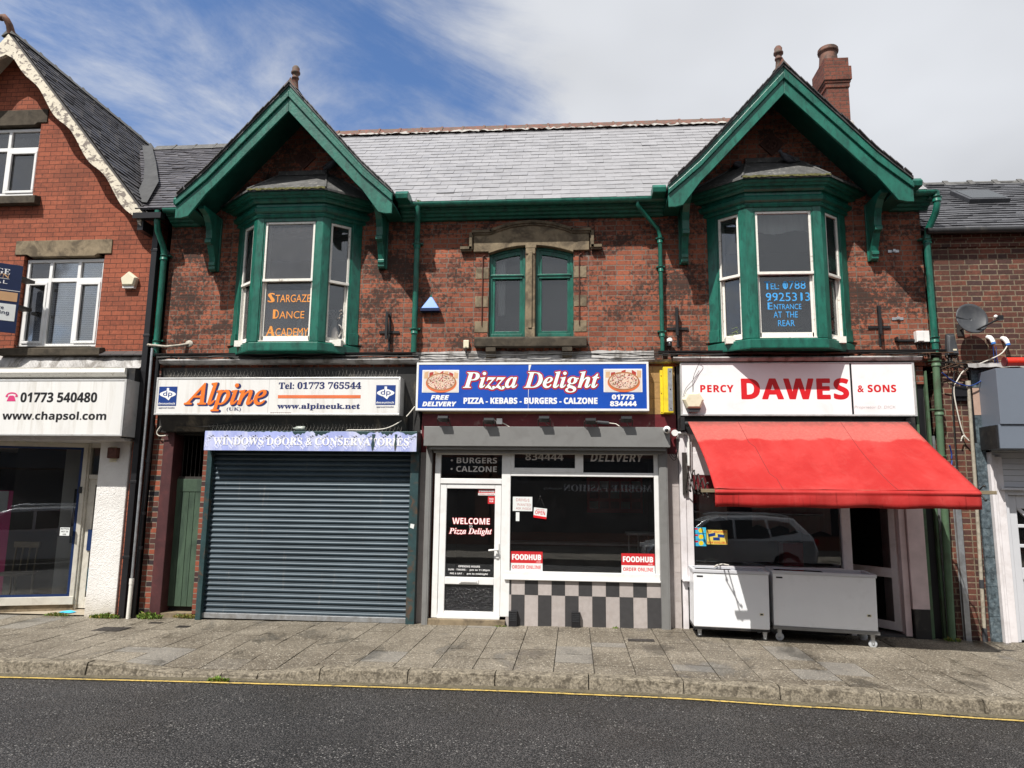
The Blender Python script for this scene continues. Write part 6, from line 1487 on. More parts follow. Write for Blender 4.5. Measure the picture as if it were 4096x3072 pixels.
    for z in (6.0, 4.5, 2.05, .85): m.box(-7.235, -7.115, -.165, -.0, z, z+.05)
    tag(build('square_downpipe', m, 'black_plastic', None, .006), 'square black downpipe running down beside the white rendered column', 'downpipe', 'black downpipes at the party wall')
    m = MB(); m.tube([(-6.97, -.10, 4.12), (-6.97, -.10, 2.9), (-7.0, -.10, 1.4), (-7.0, -.10, -.07)], .034, 12)
    for z in (1.0, 1.55, 2.4): m.tube([(-6.985, -.1, z), (-6.985, -.1, z+.05)], .042, 12)
    tag(build('round_downpipe', m, 'black_plastic'), 'round black downpipe beside the banded brick pier', 'downpipe', 'black downpipes at the party wall')
    s = thing('security_light', 'rusty brown security light at the top of the white rendered column', 'lamp', (-7.62, -.05, 2.5))
    m = MB(); m.box(-7.70, -7.58, -.035, -.03, 2.40, 2.66); build('back_plate', m, 'cream_plastic', s); m = MB(); m.box(-7.68, -7.52, -.15, -.04, 2.46, 2.64); build('housing', m, 'rust', s, .015)
    # scraps
    m = MB(); m.add([(-8.42, .10, -.05), (-8.20, .06, -.05), (-8.15, .16, -.045), (-8.3, .22, -.03), (-8.42, .18, -.045)], [(0, 1, 2, 3, 4)]); tag(build('crumpled_leaflet', m, 'cyan'), 'crumpled blue leaflet lying in the left shop lobby', 'litter')
    b = thing('plastic_bottle', 'clear plastic bottle lying among the spikes on the lilac pelmet', 'bottle', (-4.4, -.25, 2.93)); m = MB(); m.lathe((-4.48, -.27, 2.955), [(.012, 0), (.014, .03), (.036, .06), (.038, .12), (.034, .13), (.038, .14), (.036, .19), (.0, .195)], 12, 0, 'x'); build('body', m, mat('clear_plastic', (.35, .38, .34), .15, bump=0), b)
wall_kit()

def vents_and_covers():
    for x, l in ((-.92, 'black plastic air vent box beside the takeaway door'), (.03, 'black plastic air vent box in the middle of the chequered tiles')):
        v = thing('air_vent', l, 'vent', (x, -.12, 0), 'air vent boxes on the tiled wall'); z0 = pav(x, -.1)
        m = MB(); m.box(x-.066, x+.066, -.17, -.095, z0-.01, z0+.22); build('box', m, 'black_plastic', v, .004)
        m = MB()
        for i in range(5): m.box(x-.052, x+.052, -.176, -.17, z0+.085+i*.025, z0+.091+i*.025)
        for i in range(6): m.box(x-.053+i*.02, x-.049+i*.02, -.1755, -.17, z0+.08, z0+.20)
        build('grille', m, 'dark_grey', v)
    for x, y, w, d, l in ((.92, -1.0, .36, .16, 'small iron cover set in the paving in front of the tiled wall'), (-6.72, -1.06, .42, .30, 'square iron cover set in the paving in front of the black downpipes'), (-5.8, -.75, .18, .14, 'tiny iron stop tap cover in front of the roller shutter corner'), (-6.38, -.50, .20, .10, 'narrow iron cover by the weeds at the passage door')):
        m = MB(); n = 3
        m.hexa([(x-w/2, y-d/2, pav(x-w/2, y)-.01), (x+w/2, y-d/2, pav(x+w/2, y)-.01), (x+w/2, y+d/2, pav(x+w/2, y)-.01), (x-w/2, y+d/2, pav(x-w/2, y)-.01)], [(x-w/2, y-d/2, pav(x-w/2, y)+.006), (x+w/2, y-d/2, pav(x+w/2, y)+.006), (x+w/2, y+d/2, pav(x+w/2, y)+.006), (x-w/2, y+d/2, pav(x-w/2, y)+.006)])
        k = 6
        for i in range(k):
            xx = x-w/2+w*(i+.5)/k; m.box(xx-w/k*.3, xx+w/k*.3, y-d*.38, y+d*.38, pav(xx, y)+.005, pav(xx, y)+.009)
        tag(build('drain_cover', m, 'iron'), l, 'cover', 'iron covers in the pavement')
vents_and_covers()

def weeds():
    def clump(x, y, z, w, d, n, h, label, dry=.25, broad=.3):
        m = MB()
        for i in range(n):
            a = rnd.random()*6.28; q = math.sqrt(rnd.random()); px, py = x+w*q*math.cos(a), y+d*q*math.sin(a); b = rnd.random()*6.28; hh = h*rnd.uniform(.4, 1.1)*(1.1-.6*q)
            wd = .012 if rnd.random() < broad else .004; mi = 1 if rnd.random() < dry else 0; ln = rnd.uniform(.3, 1.0)*hh
            p0 = Vector((px, py, z)); p1 = p0+Vector((math.cos(b)*ln*.35, math.sin(b)*ln*.35, hh*.75)); p2 = p0+Vector((math.cos(b)*ln, math.sin(b)*ln, hh*rnd.uniform(.6, 1))); s = Vector((-math.sin(b), math.cos(b), 0))*wd
            m.add([p0-s*.5, p0+s*.5, p1+s, p2, p1-s], [(0, 1, 2, 3, 4)], mi)
        return tag(build('weed_clump', m, ['weed', 'weed_dry'], recalc=False), label, 'weeds', 'weeds along the foot of the walls')
    clump(-7.42, -.16, pav(-7.42, -.16), .28, .07, 240, .10, 'thick weed clump at the foot of the white rendered column')
    clump(-6.72, -.12, pav(-6.7, -.12), .20, .10, 190, .13, 'broad leaved weed clump at the foot of the maroon pier', .1, .6)
    clump(-6.15, -.05, pav(-6.15, 0)+.01, .22, .05, 170, .08, 'dry straggly weeds at the passage doorstep', .7)
    clump(-8.35, -.03, pav(-8.35, 0), .22, .05, 200, .07, 'low grass tuft at the lobby edge left of the column', .2, .1)
    clump(-3.98, -3.22, road(-4)+.01, .13, .035, 170, .06, 'flat green weed growing in the road gutter at the dropped kerb', .05, .5)
    clump(-1.12, -.2, pav(-1.1, -.2), .12, .03, 60, .03, 'tiny green weed strip at the takeaway doorstep', .2, .4)
    clump(5.42, -.14, pav(5.42, -.1), .12, .06, 60, .08, 'thin weeds at the foot of the old green drainpipe', .5)
    clump(.62, -.16, pav(.6, -.2), .05, .03, 30, .04, 'tiny weed in a paving joint below the chequered tiles', .2)
    clump(6.55, -.12, pav(6.5, 0), .16, .04, 70, .04, 'low weeds at the foot of the pale grey door', .3)
    clump(-2.55, -.34, 6.685, .06, .03, 40, .06, 'small green weed sprouting from the gutter by the downpipe', .1, .7)
    for x, z, l in ((-5.25, 7.25, 'wiry dead plant on the lead roof of the orange lettered bay, next to the soffit'), (-4.12, 7.28, 'wiry dead plant on the lead roof under the bird')):
        m = MB()
        for i in range(60): a = rnd.uniform(-1.3, 1.3); L_ = rnd.uniform(.08, .25); m.tube([(x+rnd.uniform(-.06, .06), -.15, z), (x+L_*math.sin(a), -.15+rnd.uniform(-.1, .05), z+L_*math.cos(a))], .002, 3)
        tag(build('dead_plant', m, 'cable'), l, 'plant', 'dead plants on the bay roof')
weeds()

def pigeon(x, y, z, yaw, label):
    p = thing('pigeon', label, 'pigeon', (x, y, z), 'pigeons on the bay roofs')
    m = MB(); prof = [(0.0, -.16, .03), (.025, -.13, .035), (.045, -.06, .05), (.062, .0, .065), (.06, .06, .085), (.045, .10, .115), (.032, .12, .145), (.032, .135, .17), (.028, .155, .178), (.012, .17, .172), (.003, .185, .165)]
    rings = []
    for r, u, h in prof: rings.append([(x+math.cos(yaw)*u-math.sin(yaw)*r*math.cos(a), y+math.sin(yaw)*u+math.cos(yaw)*r*math.cos(a), z+h+r*1.05*math.sin(a)) for a in [2*math.pi*k/12 for k in range(13)]])
    m.sheet(rings)
    for s in (-1, 1):
        bx, by = x-math.sin(yaw)*.02*s, y+math.cos(yaw)*.02*s; m.tube([(bx, by, z), (bx, by, z+.04)], .005, 5); m.tube([(bx-.02, by, z+.003), (bx+.03, by, z+.003)], .004, 4)
    build('body', m, 'feather', p)
    w = MB()
    for s in (-1, 1):
        w.sheet([[(x+math.cos(yaw)*u-math.sin(yaw)*s*q, y+math.sin(yaw)*u+math.cos(yaw)*s*q, z+h) for u, q, h in row] for row in ([(.07, .05, .11), (.0, .064, .10), (-.08, .05, .075), (-.17, .02, .05)], [(.06, .062, .075), (.0, .072, .065), (-.08, .058, .05), (-.17, .022, .043)])])
    build('wing', w, 'feather', p)
pigeon(3.46, -.16, 7.30, R(200), 'pigeon standing on the lead roof above the blue lettered bay')
pigeon(2.67, -.10, 7.25, R(60), 'pigeon hunched at the hip corner of the blue lettered bay roof')
pigeon(3.86, -.12, 7.14, R(120), 'pigeon low under the soffit beside the blue lettered bay roof')
pigeon(-4.18, -.06, 7.46, R(-20), 'pigeon perched on the lead roof of the orange lettered bay')

def bay_contents():
    yy = -.385-.0; s = -1
    y = -.3500
    def deco(x0, x1, z0, z1, big, rest, bw, slab):
        t = MB(); text(t, big, x0, x0+bw, z0, z1, y, None); text(t, rest, x0+bw+.012, x1, z0, z0+(z1-z0)*.80, y-.0002, None)
        t.add([(x0+px*bw, y-.001, z0+pz*(z1-z0)) for px, pz in slab], [(0, 1, 2, 3)])
        build('glass_lettering', t, 'deco_orange', BAYL, recalc=False)
    deco(-5.01, -4.285, 5.02, 5.18, 'S', 'TARGAZE', .12, [(0, .85), (.35, 1), (1, .1), (.65, 0)])
    deco(-4.905, -4.375, 4.745, 4.90, 'D', 'ANCE', .10, [(0, 0), (.42, 0), (.42, 1), (0, 1)]); deco(-5.005, -4.29, 4.45, 4.62, 'A', 'CADEMY', .15, [(.40, 1), (.65, 1), (1, 0), (.7, 0)])
    def blue(items, slabs=()):
        t = MB()
        for q in items: text(t, q[0], q[1], q[2], q[3], q[4], y, None)
        for x0, x1, z0, z1 in slabs: t.box(x0, x1, y-.001, y-.0003, z0, z1)
        build('glass_lettering', t, 'deco_blue', BAYR, recalc=False)
    blue([('T', 2.95, 3.035, 5.135, 5.262), ('EL:', 3.045, 3.17, 5.135, 5.235), ('0788', 3.225, 3.57, 5.135, 5.265)], [(2.98, 3.006, 5.135, 5.25), (3.25, 3.272, 5.15, 5.25)])
    blue([('9925313', 2.965, 3.625, 4.945, 5.08)], [(3.02, 3.036, 4.96, 5.07), (3.12, 3.136, 4.96, 5.07), (3.50, 3.516, 4.96, 5.07)])
    blue([('E', 2.985, 3.06, 4.815, 4.925), ('NTRANCE', 3.08, 3.49, 4.815, 4.90)], [(2.985, 3.012, 4.815, 4.92)])
    blue([('AT  THE', 3.07, 3.43, 4.685, 4.78)]); blue([('REAR', 3.13, 3.38, 4.55, 4.645)])
    v = thing('jug', 'white jug of dried flowers in the right side of the orange lettered bay', 'jug', (-3.93, -.12, 4.41)); m = MB(); m.lathe((-3.95, -.12, 4.40), [(.06, 0), (.085, .05), (.08, .16), (.05, .27), (.045, .33), (.06, .36)], 16); m.tube([(-3.89, -.12, 4.70), (-3.83, -.12, 4.66), (-3.82, -.12, 4.55), (-3.87, -.12, 4.47)], .012, 6); build('body', m, 'dull_white', v)
    m = MB()
    for i in range(40): a, b = rnd.uniform(-.12, .12), rnd.uniform(.05, .2); m.tube([(-3.95, -.12, 4.74), (-3.95+a, -.12+rnd.uniform(-.05, .05), 4.74+b)], .004, 4); m.sphere((-3.95+a, -.12, 4.74+b), .012, 0, (1, 1, 1), 4)
    build('dried_flowers', m, mat('dried_flower', (.4, .34, .3), .8, bump=0), v)
    f = MB(); rows = [[(-5.0+j*.035, -.20+.03*math.sin(j*1.7+k*2.1), 4.41+k*.05+.025*math.sin(j*2.3+k)) for j in range(22)] for k in range(4)]; f.sheet(rows, 0, False); tag(build('foil_garland', f, mat('silver_foil', (.75, .75, .76), .15, .9, bump=.5)), 'crumpled silver foil along the sill of the orange lettered bay', 'foil')
    d = MB(); d.tube([(-4.55, -.12, 4.5), (-4.57, -.12, 4.62), (-4.54, -.12, 4.74), (-4.5, -.12, 4.82)], [.05, .035, .045, .02], 8); d.tube([(-4.54, -.12, 4.72), (-4.47, -.12, 4.64), (-4.40, -.12, 4.70)], .014, 6); d.sphere((-4.5, -.12, 4.82), .03); tag(build('dancer_figurine', d, mat('blue_glass_figure', (.35, .42, .45), .2, bump=0)), 'pale dancer figurine behind the orange lettering', 'figurine')
    for x, y, l in ((2.62, -.2, 'spider plant in the left side pane of the blue lettered bay'), (3.36, -.22, 'spider plant on the sill under the blue lettering')):
        m = MB()
        for i in range(26): a = rnd.uniform(-1.3, 1.3); L_ = rnd.uniform(.1, .24); m.tube([(x, y, 4.40), (x+L_*.6*math.sin(a), y+rnd.uniform(-.02, .06), 4.40+L_*.9*math.cos(a)), (x+L_*1.2*math.sin(a), y+rnd.uniform(-.02, .06), 4.40+L_*.8*math.cos(a))], [.006, .006, .001], 4)
        tag(build('spider_plant', m, mat('spider_leaf', (.2, .26, .1), .6, bump=0)), l, 'plant', 'spider plants in the bay')
bay_contents()

# ------------------------------------------------------------------ right building
RB = thing('brown_brick_building', 'brown mottled brick building with pale mortar, blue grey slates and a pale grey door', 'building', (8, 0, -.1))
def right_building():
    m = MB(); holes_wall(m, 5.56, 14, 3.9, 6.18, [], .0, .3); m.box(5.5, 14, -.05, .0, 5.98, 6.07); m.box(5.5, 14, -.03, .0, 5.88, 5.98); m.box(5.56, 6.02, .0, .3, -.15, 3.9)
    build('wall', m, 'brick_right', RB)
    s = MB(); s.box(5.56, 5.7, .3, 6, -.1, 6.2); s.box(5.6, 14, 5.8, 6, -.1, 6.2); s.box(13.8, 14, .3, 6, -.1, 6.2); build('inner_wall', s, 'dark', RB)
    sl = Vector((0, 2.75, 1.95)); n = sl.length; r = MB(); slates(r, (0, -.16, 6.12), (1, 0, 0), sl, 5.50, 14, n, .30, .15, .016)
    r.hexa([(5.5, -.14, 6.09), (14, -.14, 6.09), (14, 2.6, 8.03), (5.5, 2.6, 8.03)], [(5.5, -.14, 6.11), (14, -.14, 6.11), (14, 2.6, 8.05), (5.5, 2.6, 8.05)]); r.hexa([(5.5, 2.6, 8.03), (14, 2.6, 8.03), (14, 6, 6.0), (5.5, 6, 6.0)], [(5.5, 2.6, 8.06), (14, 2.6, 8.06), (14, 6, 6.05), (5.5, 6, 6.05)]); build('roof', r, 'slate_right', RB, recalc=False)
    t = MB(); x = 5.5
    while x < 13.8: t.prism([(2.45, 7.98), (2.6, 8.12), (2.75, 7.98), (2.6, 8.04)], x, x+.42, 'x'); t.prism([(2.44, 7.98), (2.6, 8.15), (2.76, 7.98), (2.6, 8.04)], x+.36, x+.46, 'x'); x += .46
    build('ridge_tile', t, 'ridge_grey', RB)
    g = MB(); g.tube([(5.5, -.19, 6.09), (14, -.19, 6.09)], .05, 10); build('gutter', g, 'black', RB)
    # roof window on the slope
    def onroof(x, v, h): p = Vector((x, -.16, 6.12))+sl.normalized()*v; q = Vector((0, -sl.z, sl.y)).normalized()*h; return tuple(p+q)
    k = MB(); a = [onroof(x, v, .0) for x, v in ((6.90, 1.62), (7.58, 1.62), (7.58, 2.35), (6.90, 2.35))]; b = [onroof(x, v, .10) for x, v in ((6.90, 1.62), (7.58, 1.62), (7.58, 2.35), (6.90, 2.35))]; k.hexa(a, b); sk = build('skylight', k, 'dark_grey', RB, .008)
    k = MB(); k.hexa([onroof(x, v, .1005) for x, v in ((6.96, 1.68), (7.52, 1.68), (7.52, 2.29), (6.96, 2.29))], [onroof(x, v, .106) for x, v in ((6.96, 1.68), (7.52, 1.68), (7.52, 2.29), (6.96, 2.29))]); build('skylight_pane', k, mat('sky_glass', (.03, .035, .038), .25, bump=0), sk)
    # marbled tile pilaster, white frame, grey door
    p = MB(); z = -.08; zs = [-.08, .28]
    while zs[-1] < 3.9: zs.append(min(zs[-1]+.42, 3.92))
    for i, (a, b) in enumerate(zip(zs, zs[1:])): p.box(6.025+(.03 if a > 2.7 else 0), 6.17+(.11 if a > 2.7 else 0), -.03, .1, a+.003, b-.003, 1 if i == 8 else 0)
    p.box(6.03, 6.16, -.022, .1, -.08, 3.9, 2); build('tile_pilaster', p, ['tile_marble', mat('bare_plaster', (.48, .33, .26), .9, bump=.3), 'ink'], RB)
    w = MB(); w.box(6.175, 6.215, -.10, .06, -.08, 2.66); w.box(6.215, 6.27, -.06, .06, -.08, 2.62); w.box(6.27, 6.40, -.01, .08, -.08, 2.6); build('white_frame', w, 'upvc_grubby', RB, .005)
    w = MB(); z = 2.15
    while z < 2.68: w.box(6.27, 9, .02, .06, z, z+.082); z += .086
    build('boarded_head', w, 'grey_door', RB, .004)
    w = MB(); w.box(6.34, 9, -.05, .06, 2.10, 2.14); w.box(6.40, 6.46, .02, .1, -.08, 2.1); w.box(6.46, 9, .02, .1, 2.03, 2.10); build('door_frame', w, 'grey_door', RB, .005)
    d = MB(); y = .07
    d.box(6.46, 6.59, y, y+.05, -.06, 2.03); d.box(6.59, 8.2, y, y+.05, -.06, .12); d.box(6.59, 8.2, y, y+.05, .80, .97); d.box(6.59, 8.2, y, y+.05, 1.83, 2.03); d.box(6.59, 8.2, y+.006, y+.05, 1.26, 1.31); d.box(6.59, 8.2, y+.006, y+.05, 1.55, 1.60); d.box(6.59, 8.2, y+.025, y+.05, .12, .80); d.box(6.64, 8.1, y+.012, y+.03, .18, .74)
    d.prism([(6.59, 1.83), (6.66, 1.83), (6.86, 1.60), (6.80, 1.60)], y+.004, y+.05)
    dr = build('door', d, 'grey_door', RB, .008)
    g = MB(); g.box(6.59, 8.2, y+.035, y+.04, .97, 1.83); build('pane', g, 'glass_shop', dr)
    i_ = MB(); i_.box(6.3, 9, .9, 1, -.1, 3.8); i_.box(6.27, 9, .1, .14, 2.1, 3.9); build('inner_wall', i_, 'dark', RB)
    l = MB(); l.sheet([[(5.95+i*.1, yy, zz+rnd.uniform(-.012, .012)) for i in range(40)] for yy, zz in ((0, 4.03), (-.16, 3.99), (-.17, 3.93))], 0, False); build('lead_flashing', l, 'lead_pale', RB)
    s = thing('grey_sign_box', 'blank slate grey shop sign box above the pale grey door', 'sign', (7.5, -.2, 2.7))
    b = MB(); b.box(6.15, 10, -.50, 0, 3.04, 3.86); build('upper_panel', b, 'grey_box', s, .004); b = MB(); b.box(6.13, 10, -.48, 0, 2.69, 3.037); build('lower_panel', b, 'grey_box', s, .004); b = MB(); b.box(6.10, 6.128, -.46, 0, 2.69, 3.03); build('end_cap', b, 'black', s)
    r = thing('rolled_blind_tube', 'glossy red tube of a rolled up blind above the grey sign box', 'blind', (7, -.35, 3.98)); m = MB(); m.tube([(6.37, -.36, 3.98), (10, -.36, 3.99)], .065, 16); build('tube', m, mat('red_gloss', (.55, .03, .015), .25, bump=.1, dirt=(.3, .1, .05), da=.5, dth=.62, ds=20), r); m = MB(); m.tube([(6.355, -.36, 3.98), (6.372, -.36, 3.98)], .072, 16); m.box(6.75, 6.80, -.37, -.32, 3.86, 3.93); build('end_cap', m, 'maroon', r)
right_building()

def right_kit():
    d = thing('satellite_dish', 'dark grey satellite dish on the brown brick wall', 'dish', (6.02, -.1, 4.6))
    c = Vector((5.985, -.27, 4.645)); ax = Vector((.0, -.96, .22)).normalized(); a = ax.cross(Vector((0, 0, 1))).normalized(); b = a.cross(ax)
    if b.z < 0: b = -b
    m = MB(); rows = []
    for k in range(9):
        r = .24*k/8; rows.append([tuple(c+a*r*.92*math.cos(t)+b*r*1.0*math.sin(t)+ax*(.055*(k/8)**2)) for t in [2*math.pi*j/32 for j in range(33)]])
    rows.append([tuple(c+a*.25*.92*math.cos(t)+b*.25*math.sin(t)+ax*.045) for t in [2*math.pi*j/32 for j in range(33)]])
    m.sheet(rows); o = build('reflector', m, 'dark_grey', d); sd = o.modifiers.new('thick', 'SOLIDIFY'); sd.thickness = .004
    k = MB(); p0 = c-b*.20; p1 = Vector((c.x+.27, c.y-.24, c.z-.05)); k.tube([p0, p1], .014, 8); k.box(p1.x-.02, p1.x+.05, p1.y-.03, p1.y+.04, p1.z-.02, p1.z+.05); build('feed_arm', k, 'black_plastic', d); k = MB(); k.sphere(tuple(p1+Vector((-.03, .02, .04))), .028); build('feed_horn', k, 'white_plastic', d)
    k = MB(); k.tube([c-ax*.01, c-ax*.08-Vector((0, 0, .06)), (c.x-.02, 0, c.z-.1)], .018, 8); k.box(c.x-.07, c.x+.03, -.015, 0, c.z-.2, c.z-.02); build('wall_mount', k, 'iron', d)
    t = thing('cable_box', 'tapered dark grey telecom cable box left of the satellite dish', 'box', (5.78, -.05, 4.14))
    m = MB(); m.hexa([(5.705, -.11, 4.14), (5.865, -.11, 4.14), (5.865, 0, 4.14), (5.705, 0, 4.14)], [(5.735, -.05, 4.48), (5.85, -.05, 4.48), (5.85, 0, 4.48), (5.735, 0, 4.48)]); m.hexa([(5.715, -.11, 4.15), (5.855, -.11, 4.15), (5.85, -.125, 4.16), (5.72, -.125, 4.16)], [(5.74, -.055, 4.46), (5.845, -.055, 4.46), (5.82, -.085, 4.43), (5.765, -.085, 4.43)]); build('cover', m, 'dark_grey', t, .004); m = MB(); m.box(5.775, 5.825, -.128, -.12, 4.20, 4.225); build('label_scrap', m, 'cream_plastic', t)
    for x, z, l in ((6.36, 4.36, 'white security camera with blue ring nearer the satellite dish'), (6.57, 4.34, 'white security camera with blue ring trailing a white cable')):
        s = thing('bullet_camera', l, 'camera', (x, -.05, z), 'pair of small white cameras on the brown brick'); m = MB(); m.tube([(x, 0, z+.07), (x, -.06, z+.05), (x, -.10, z+.01), (x+.005, -.12, z-.04)], [.034, .037, .036, .03], 10); build('body', m, 'white_plastic', s); m = MB(); m.tube([(x+.005, -.12, z-.04), (x+.007, -.125, z-.065)], .031, 10); build('ring', m, 'blue_plastic', s)
    b = thing('fibre_box', 'black finned cable terminal box on the brown brick pillar', 'box', (5.87, -.03, 3.5)); m = MB(); m.box(5.78, 5.96, -.07, 0, 3.50, 3.66); build('case', m, 'black_plastic', b, .006); m = MB()
    for i in range(12): m.box(5.80+i*.013, 5.806+i*.013, -.05, -.01, 3.44, 3.50)
    build('fins', m, 'black_plastic', b)
    m = MB(); m.box(5.655, 5.735, -.06, 0, -.1, 2.45); m.box(5.645, 5.745, -.01, 0, -.1, 2.45); tag(build('steel_conduit', m, 'steel', None, .012), 'galvanised cable guard on the brown brick pillar', 'conduit')
    m = MB(); m.tube([(5.985, -.06, 3.70), (5.96, -.06, 2), (5.915, -.06, .1), (5.91, -.06, -.08)], .026, 10); m.tube([(5.985, -.06, 3.74), (5.985, -.06, 3.64)], .038, 10); m.tube([(5.92, -.06, .12), (5.91, -.06, -.08)], .032, 10, 1); m.tube([(5.93, -.06, .80), (5.93, -.06, .68)], .03, 10, 1); tag(build('vent_pipe', m, [mat('grimy_beige_pipe', (.36, .325, .26), .6, var=.2, vs=12, bump=.2, dirt=(.17, .15, .11), da=.6, ds=14), 'dark_grey']), 'thin grimy beige pipe beside the marbled tile pilaster', 'pipe')
    m = MB(); m.box(5.405, 5.44, -.06, -.0, -.08, 2.9); tag(build('grey_trunking', m, 'steel'), 'narrow grey trunking strip behind the old green drainpipe', 'conduit')
right_kit()

def cables():
    def cab(pts, r, m, label, grp='loose cables along the shop fronts'):
        pts = [Vector(p) for p in pts]; out = []
        for i in range(len(pts)-1):
            p0, p1, p2, p3 = pts[max(i-1, 0)], pts[i], pts[i+1], pts[min(i+2, len(pts)-1)]
            for k in range(6):
                t = k/6; out.append(.5*((2*p1)+(p2-p0)*t+(2*p0-5*p1+4*p2-p3)*t*t+(3*p1-p0-3*p2+p3)*t**3))
        out.append(pts[-1]); b = MB(); b.tube(out, r, 6); tag(build('cable', b, m), label, 'cable', grp)
    def wavy(x0, x1, y, z, amp, n): return [(x0+(x1-x0)*i/n, y+rnd.uniform(-.02, .02), z+.045+rnd.uniform(-amp, amp)) for i in range(n+1)]
    lab = 'thin black cable trailing along the ledge above the shop signs'
    for k in range(3): cab(wavy(-6.95, -2.5, -.165, 4.09+k*.012, .018, 12), .008, 'cable', lab)
    for k in range(3): cab(wavy(-2.6, 1.5, -.165, 4.10+k*.012, .02, 10), .007, 'cable', lab)
    for k in range(3): cab(wavy(1.4, 5.5, -.165, 4.10+k*.012, .016, 10), .007, 'cable', lab)
    cab(wavy(3.6, 5.75, -.165, 4.105, .012, 6), .008, 'cable_brown', 'brown cable running along the ledge above the butcher sign')
    cab([(1.69, -.18, 4.14), (1.97, -.2, 4.12), (1.87, -.14, 3.80), (1.85, -.14, 3.55)], .004, 'cable', 'thin black wire hanging from the ledge to the hexagonal alarm box')
    cab([(1.96, -.13, 3.90), (1.86, -.14, 3.75), (1.75, -.13, 3.62), (1.70, -.13, 3.48)], .004, 'cable', 'thin black wire hanging over the PERCY lettering')
    cab([(-2.55, -.10, 3.33), (-2.70, -.2, 3.12), (-2.95, -.3, 2.96), (-3.30, -.32, 2.93), (-3.55, -.30, 2.93), (-3.60, -.28, 2.92)], .010, 'cable_white', 'white cable drooping from the blue sign to the lilac pelmet')
    cab([(-6.85, -.05, 3.0), (-6.9, -.06, 2.9), (-6.85, -.06, 2.84), (-6.7, -.06, 2.85)], .01, 'cable_white', 'white cable stub at the top of the banded brick pier')
    cab([(-6.5, -.19, 3.0), (-5.9, -.2, 2.99), (-5.3, -.22, 3.06), (-4.9, -.25, 3.13)], .006, 'cable', 'black wire sagging under the Alpine lettered sign')
    for k in range(14):
        x = 5.70+.17*rnd.random(); cab([(x, -.06, 4.14), (x+rnd.uniform(-.05, .05), -.10, 4.02), (x+rnd.uniform(-.3, .35), -.12, 3.95+rnd.uniform(-.05, .1)), (x+rnd.uniform(-.5, .6), -.1, 3.92+rnd.uniform(-.1, .12))], .006, rnd.choice(['cable', 'cable', 'cable_brown']), 'thin cable tangled below the telecom cable box', 'cables tangled below the cable box')
    cab([(6.57, -.12, 4.28), (6.45, -.14, 4.14), (6.2, -.13, 4.02), (5.95, -.1, 3.92), (5.82, -.09, 3.75), (5.76, -.08, 3.6), (5.78, -.08, 3.3), (5.84, -.08, 2.95), (5.92, -.08, 2.82), (5.84, -.08, 2.9), (5.80, -.08, 2.82)], .010, 'cable_white', 'white cable looping down from the camera over the brick pillar')
    cab([(5.80, -.08, 3.95), (5.74, -.08, 3.6), (5.72, -.08, 3.2), (5.71, -.08, 2.4)], .012, 'cable', 'thick black cable running down into the galvanised guard')
    cab([(5.56, -.18, 3.85), (5.75, -.12, 3.72), (6.0, -.1, 3.66), (6.25, -.1, 3.8)], .009, 'navy', 'dark blue cable slung across the brick pillar to the marbled pilaster')
    for k, x in enumerate((6.36, 6.40)): cab([(x, -.12, 4.26), (x+.01, -.1, 4.1), (x+.03, -.1, 3.95)], .006, 'navy', 'blue wire hanging from a small white camera', 'blue camera wires')
    cab([(5.58, -.18, 2.75), (5.62, -.14, 2.6), (5.55, -.2, 2.35), (5.42, -.2, 2.18)], .011, 'navy', 'dark blue cable tied round the old green drainpipe')
    cab([(5.34, -.02, 3.5), (5.33, -.03, 3.0), (5.34, -.02, 2.5), (5.36, -.02, 2.3)], .011, 'cable', 'black cable running down the dark slot beside the butcher sign')
    b = thing('conduit_bend', 'white plastic cable conduit with round box beside the red awning', 'conduit', (1.6, -.1, 2.9)); m = MB(); m.tube([(1.56, -.10, 2.92), (1.56, -.16, 2.92)], .05, 12); m.tube([(1.58, -.12, 2.92), (1.72, -.12, 2.92), (1.76, -.12, 2.90), (1.765, -.12, 2.82), (1.765, -.12, 2.42)], .022, 8); build('duct', m, 'white_plastic', b)
    for k in range(3): cab([(1.50+k*.02, -.15, 2.92), (1.46, -.1, 2.75-k*.05), (1.56, -.09, 2.58-k*.04), (1.62, -.1, 2.75), (1.58, -.14, 2.9)], .005, 'cable', 'thin black wire looped beside the red awning', 'wires looped beside the awning')
cables()

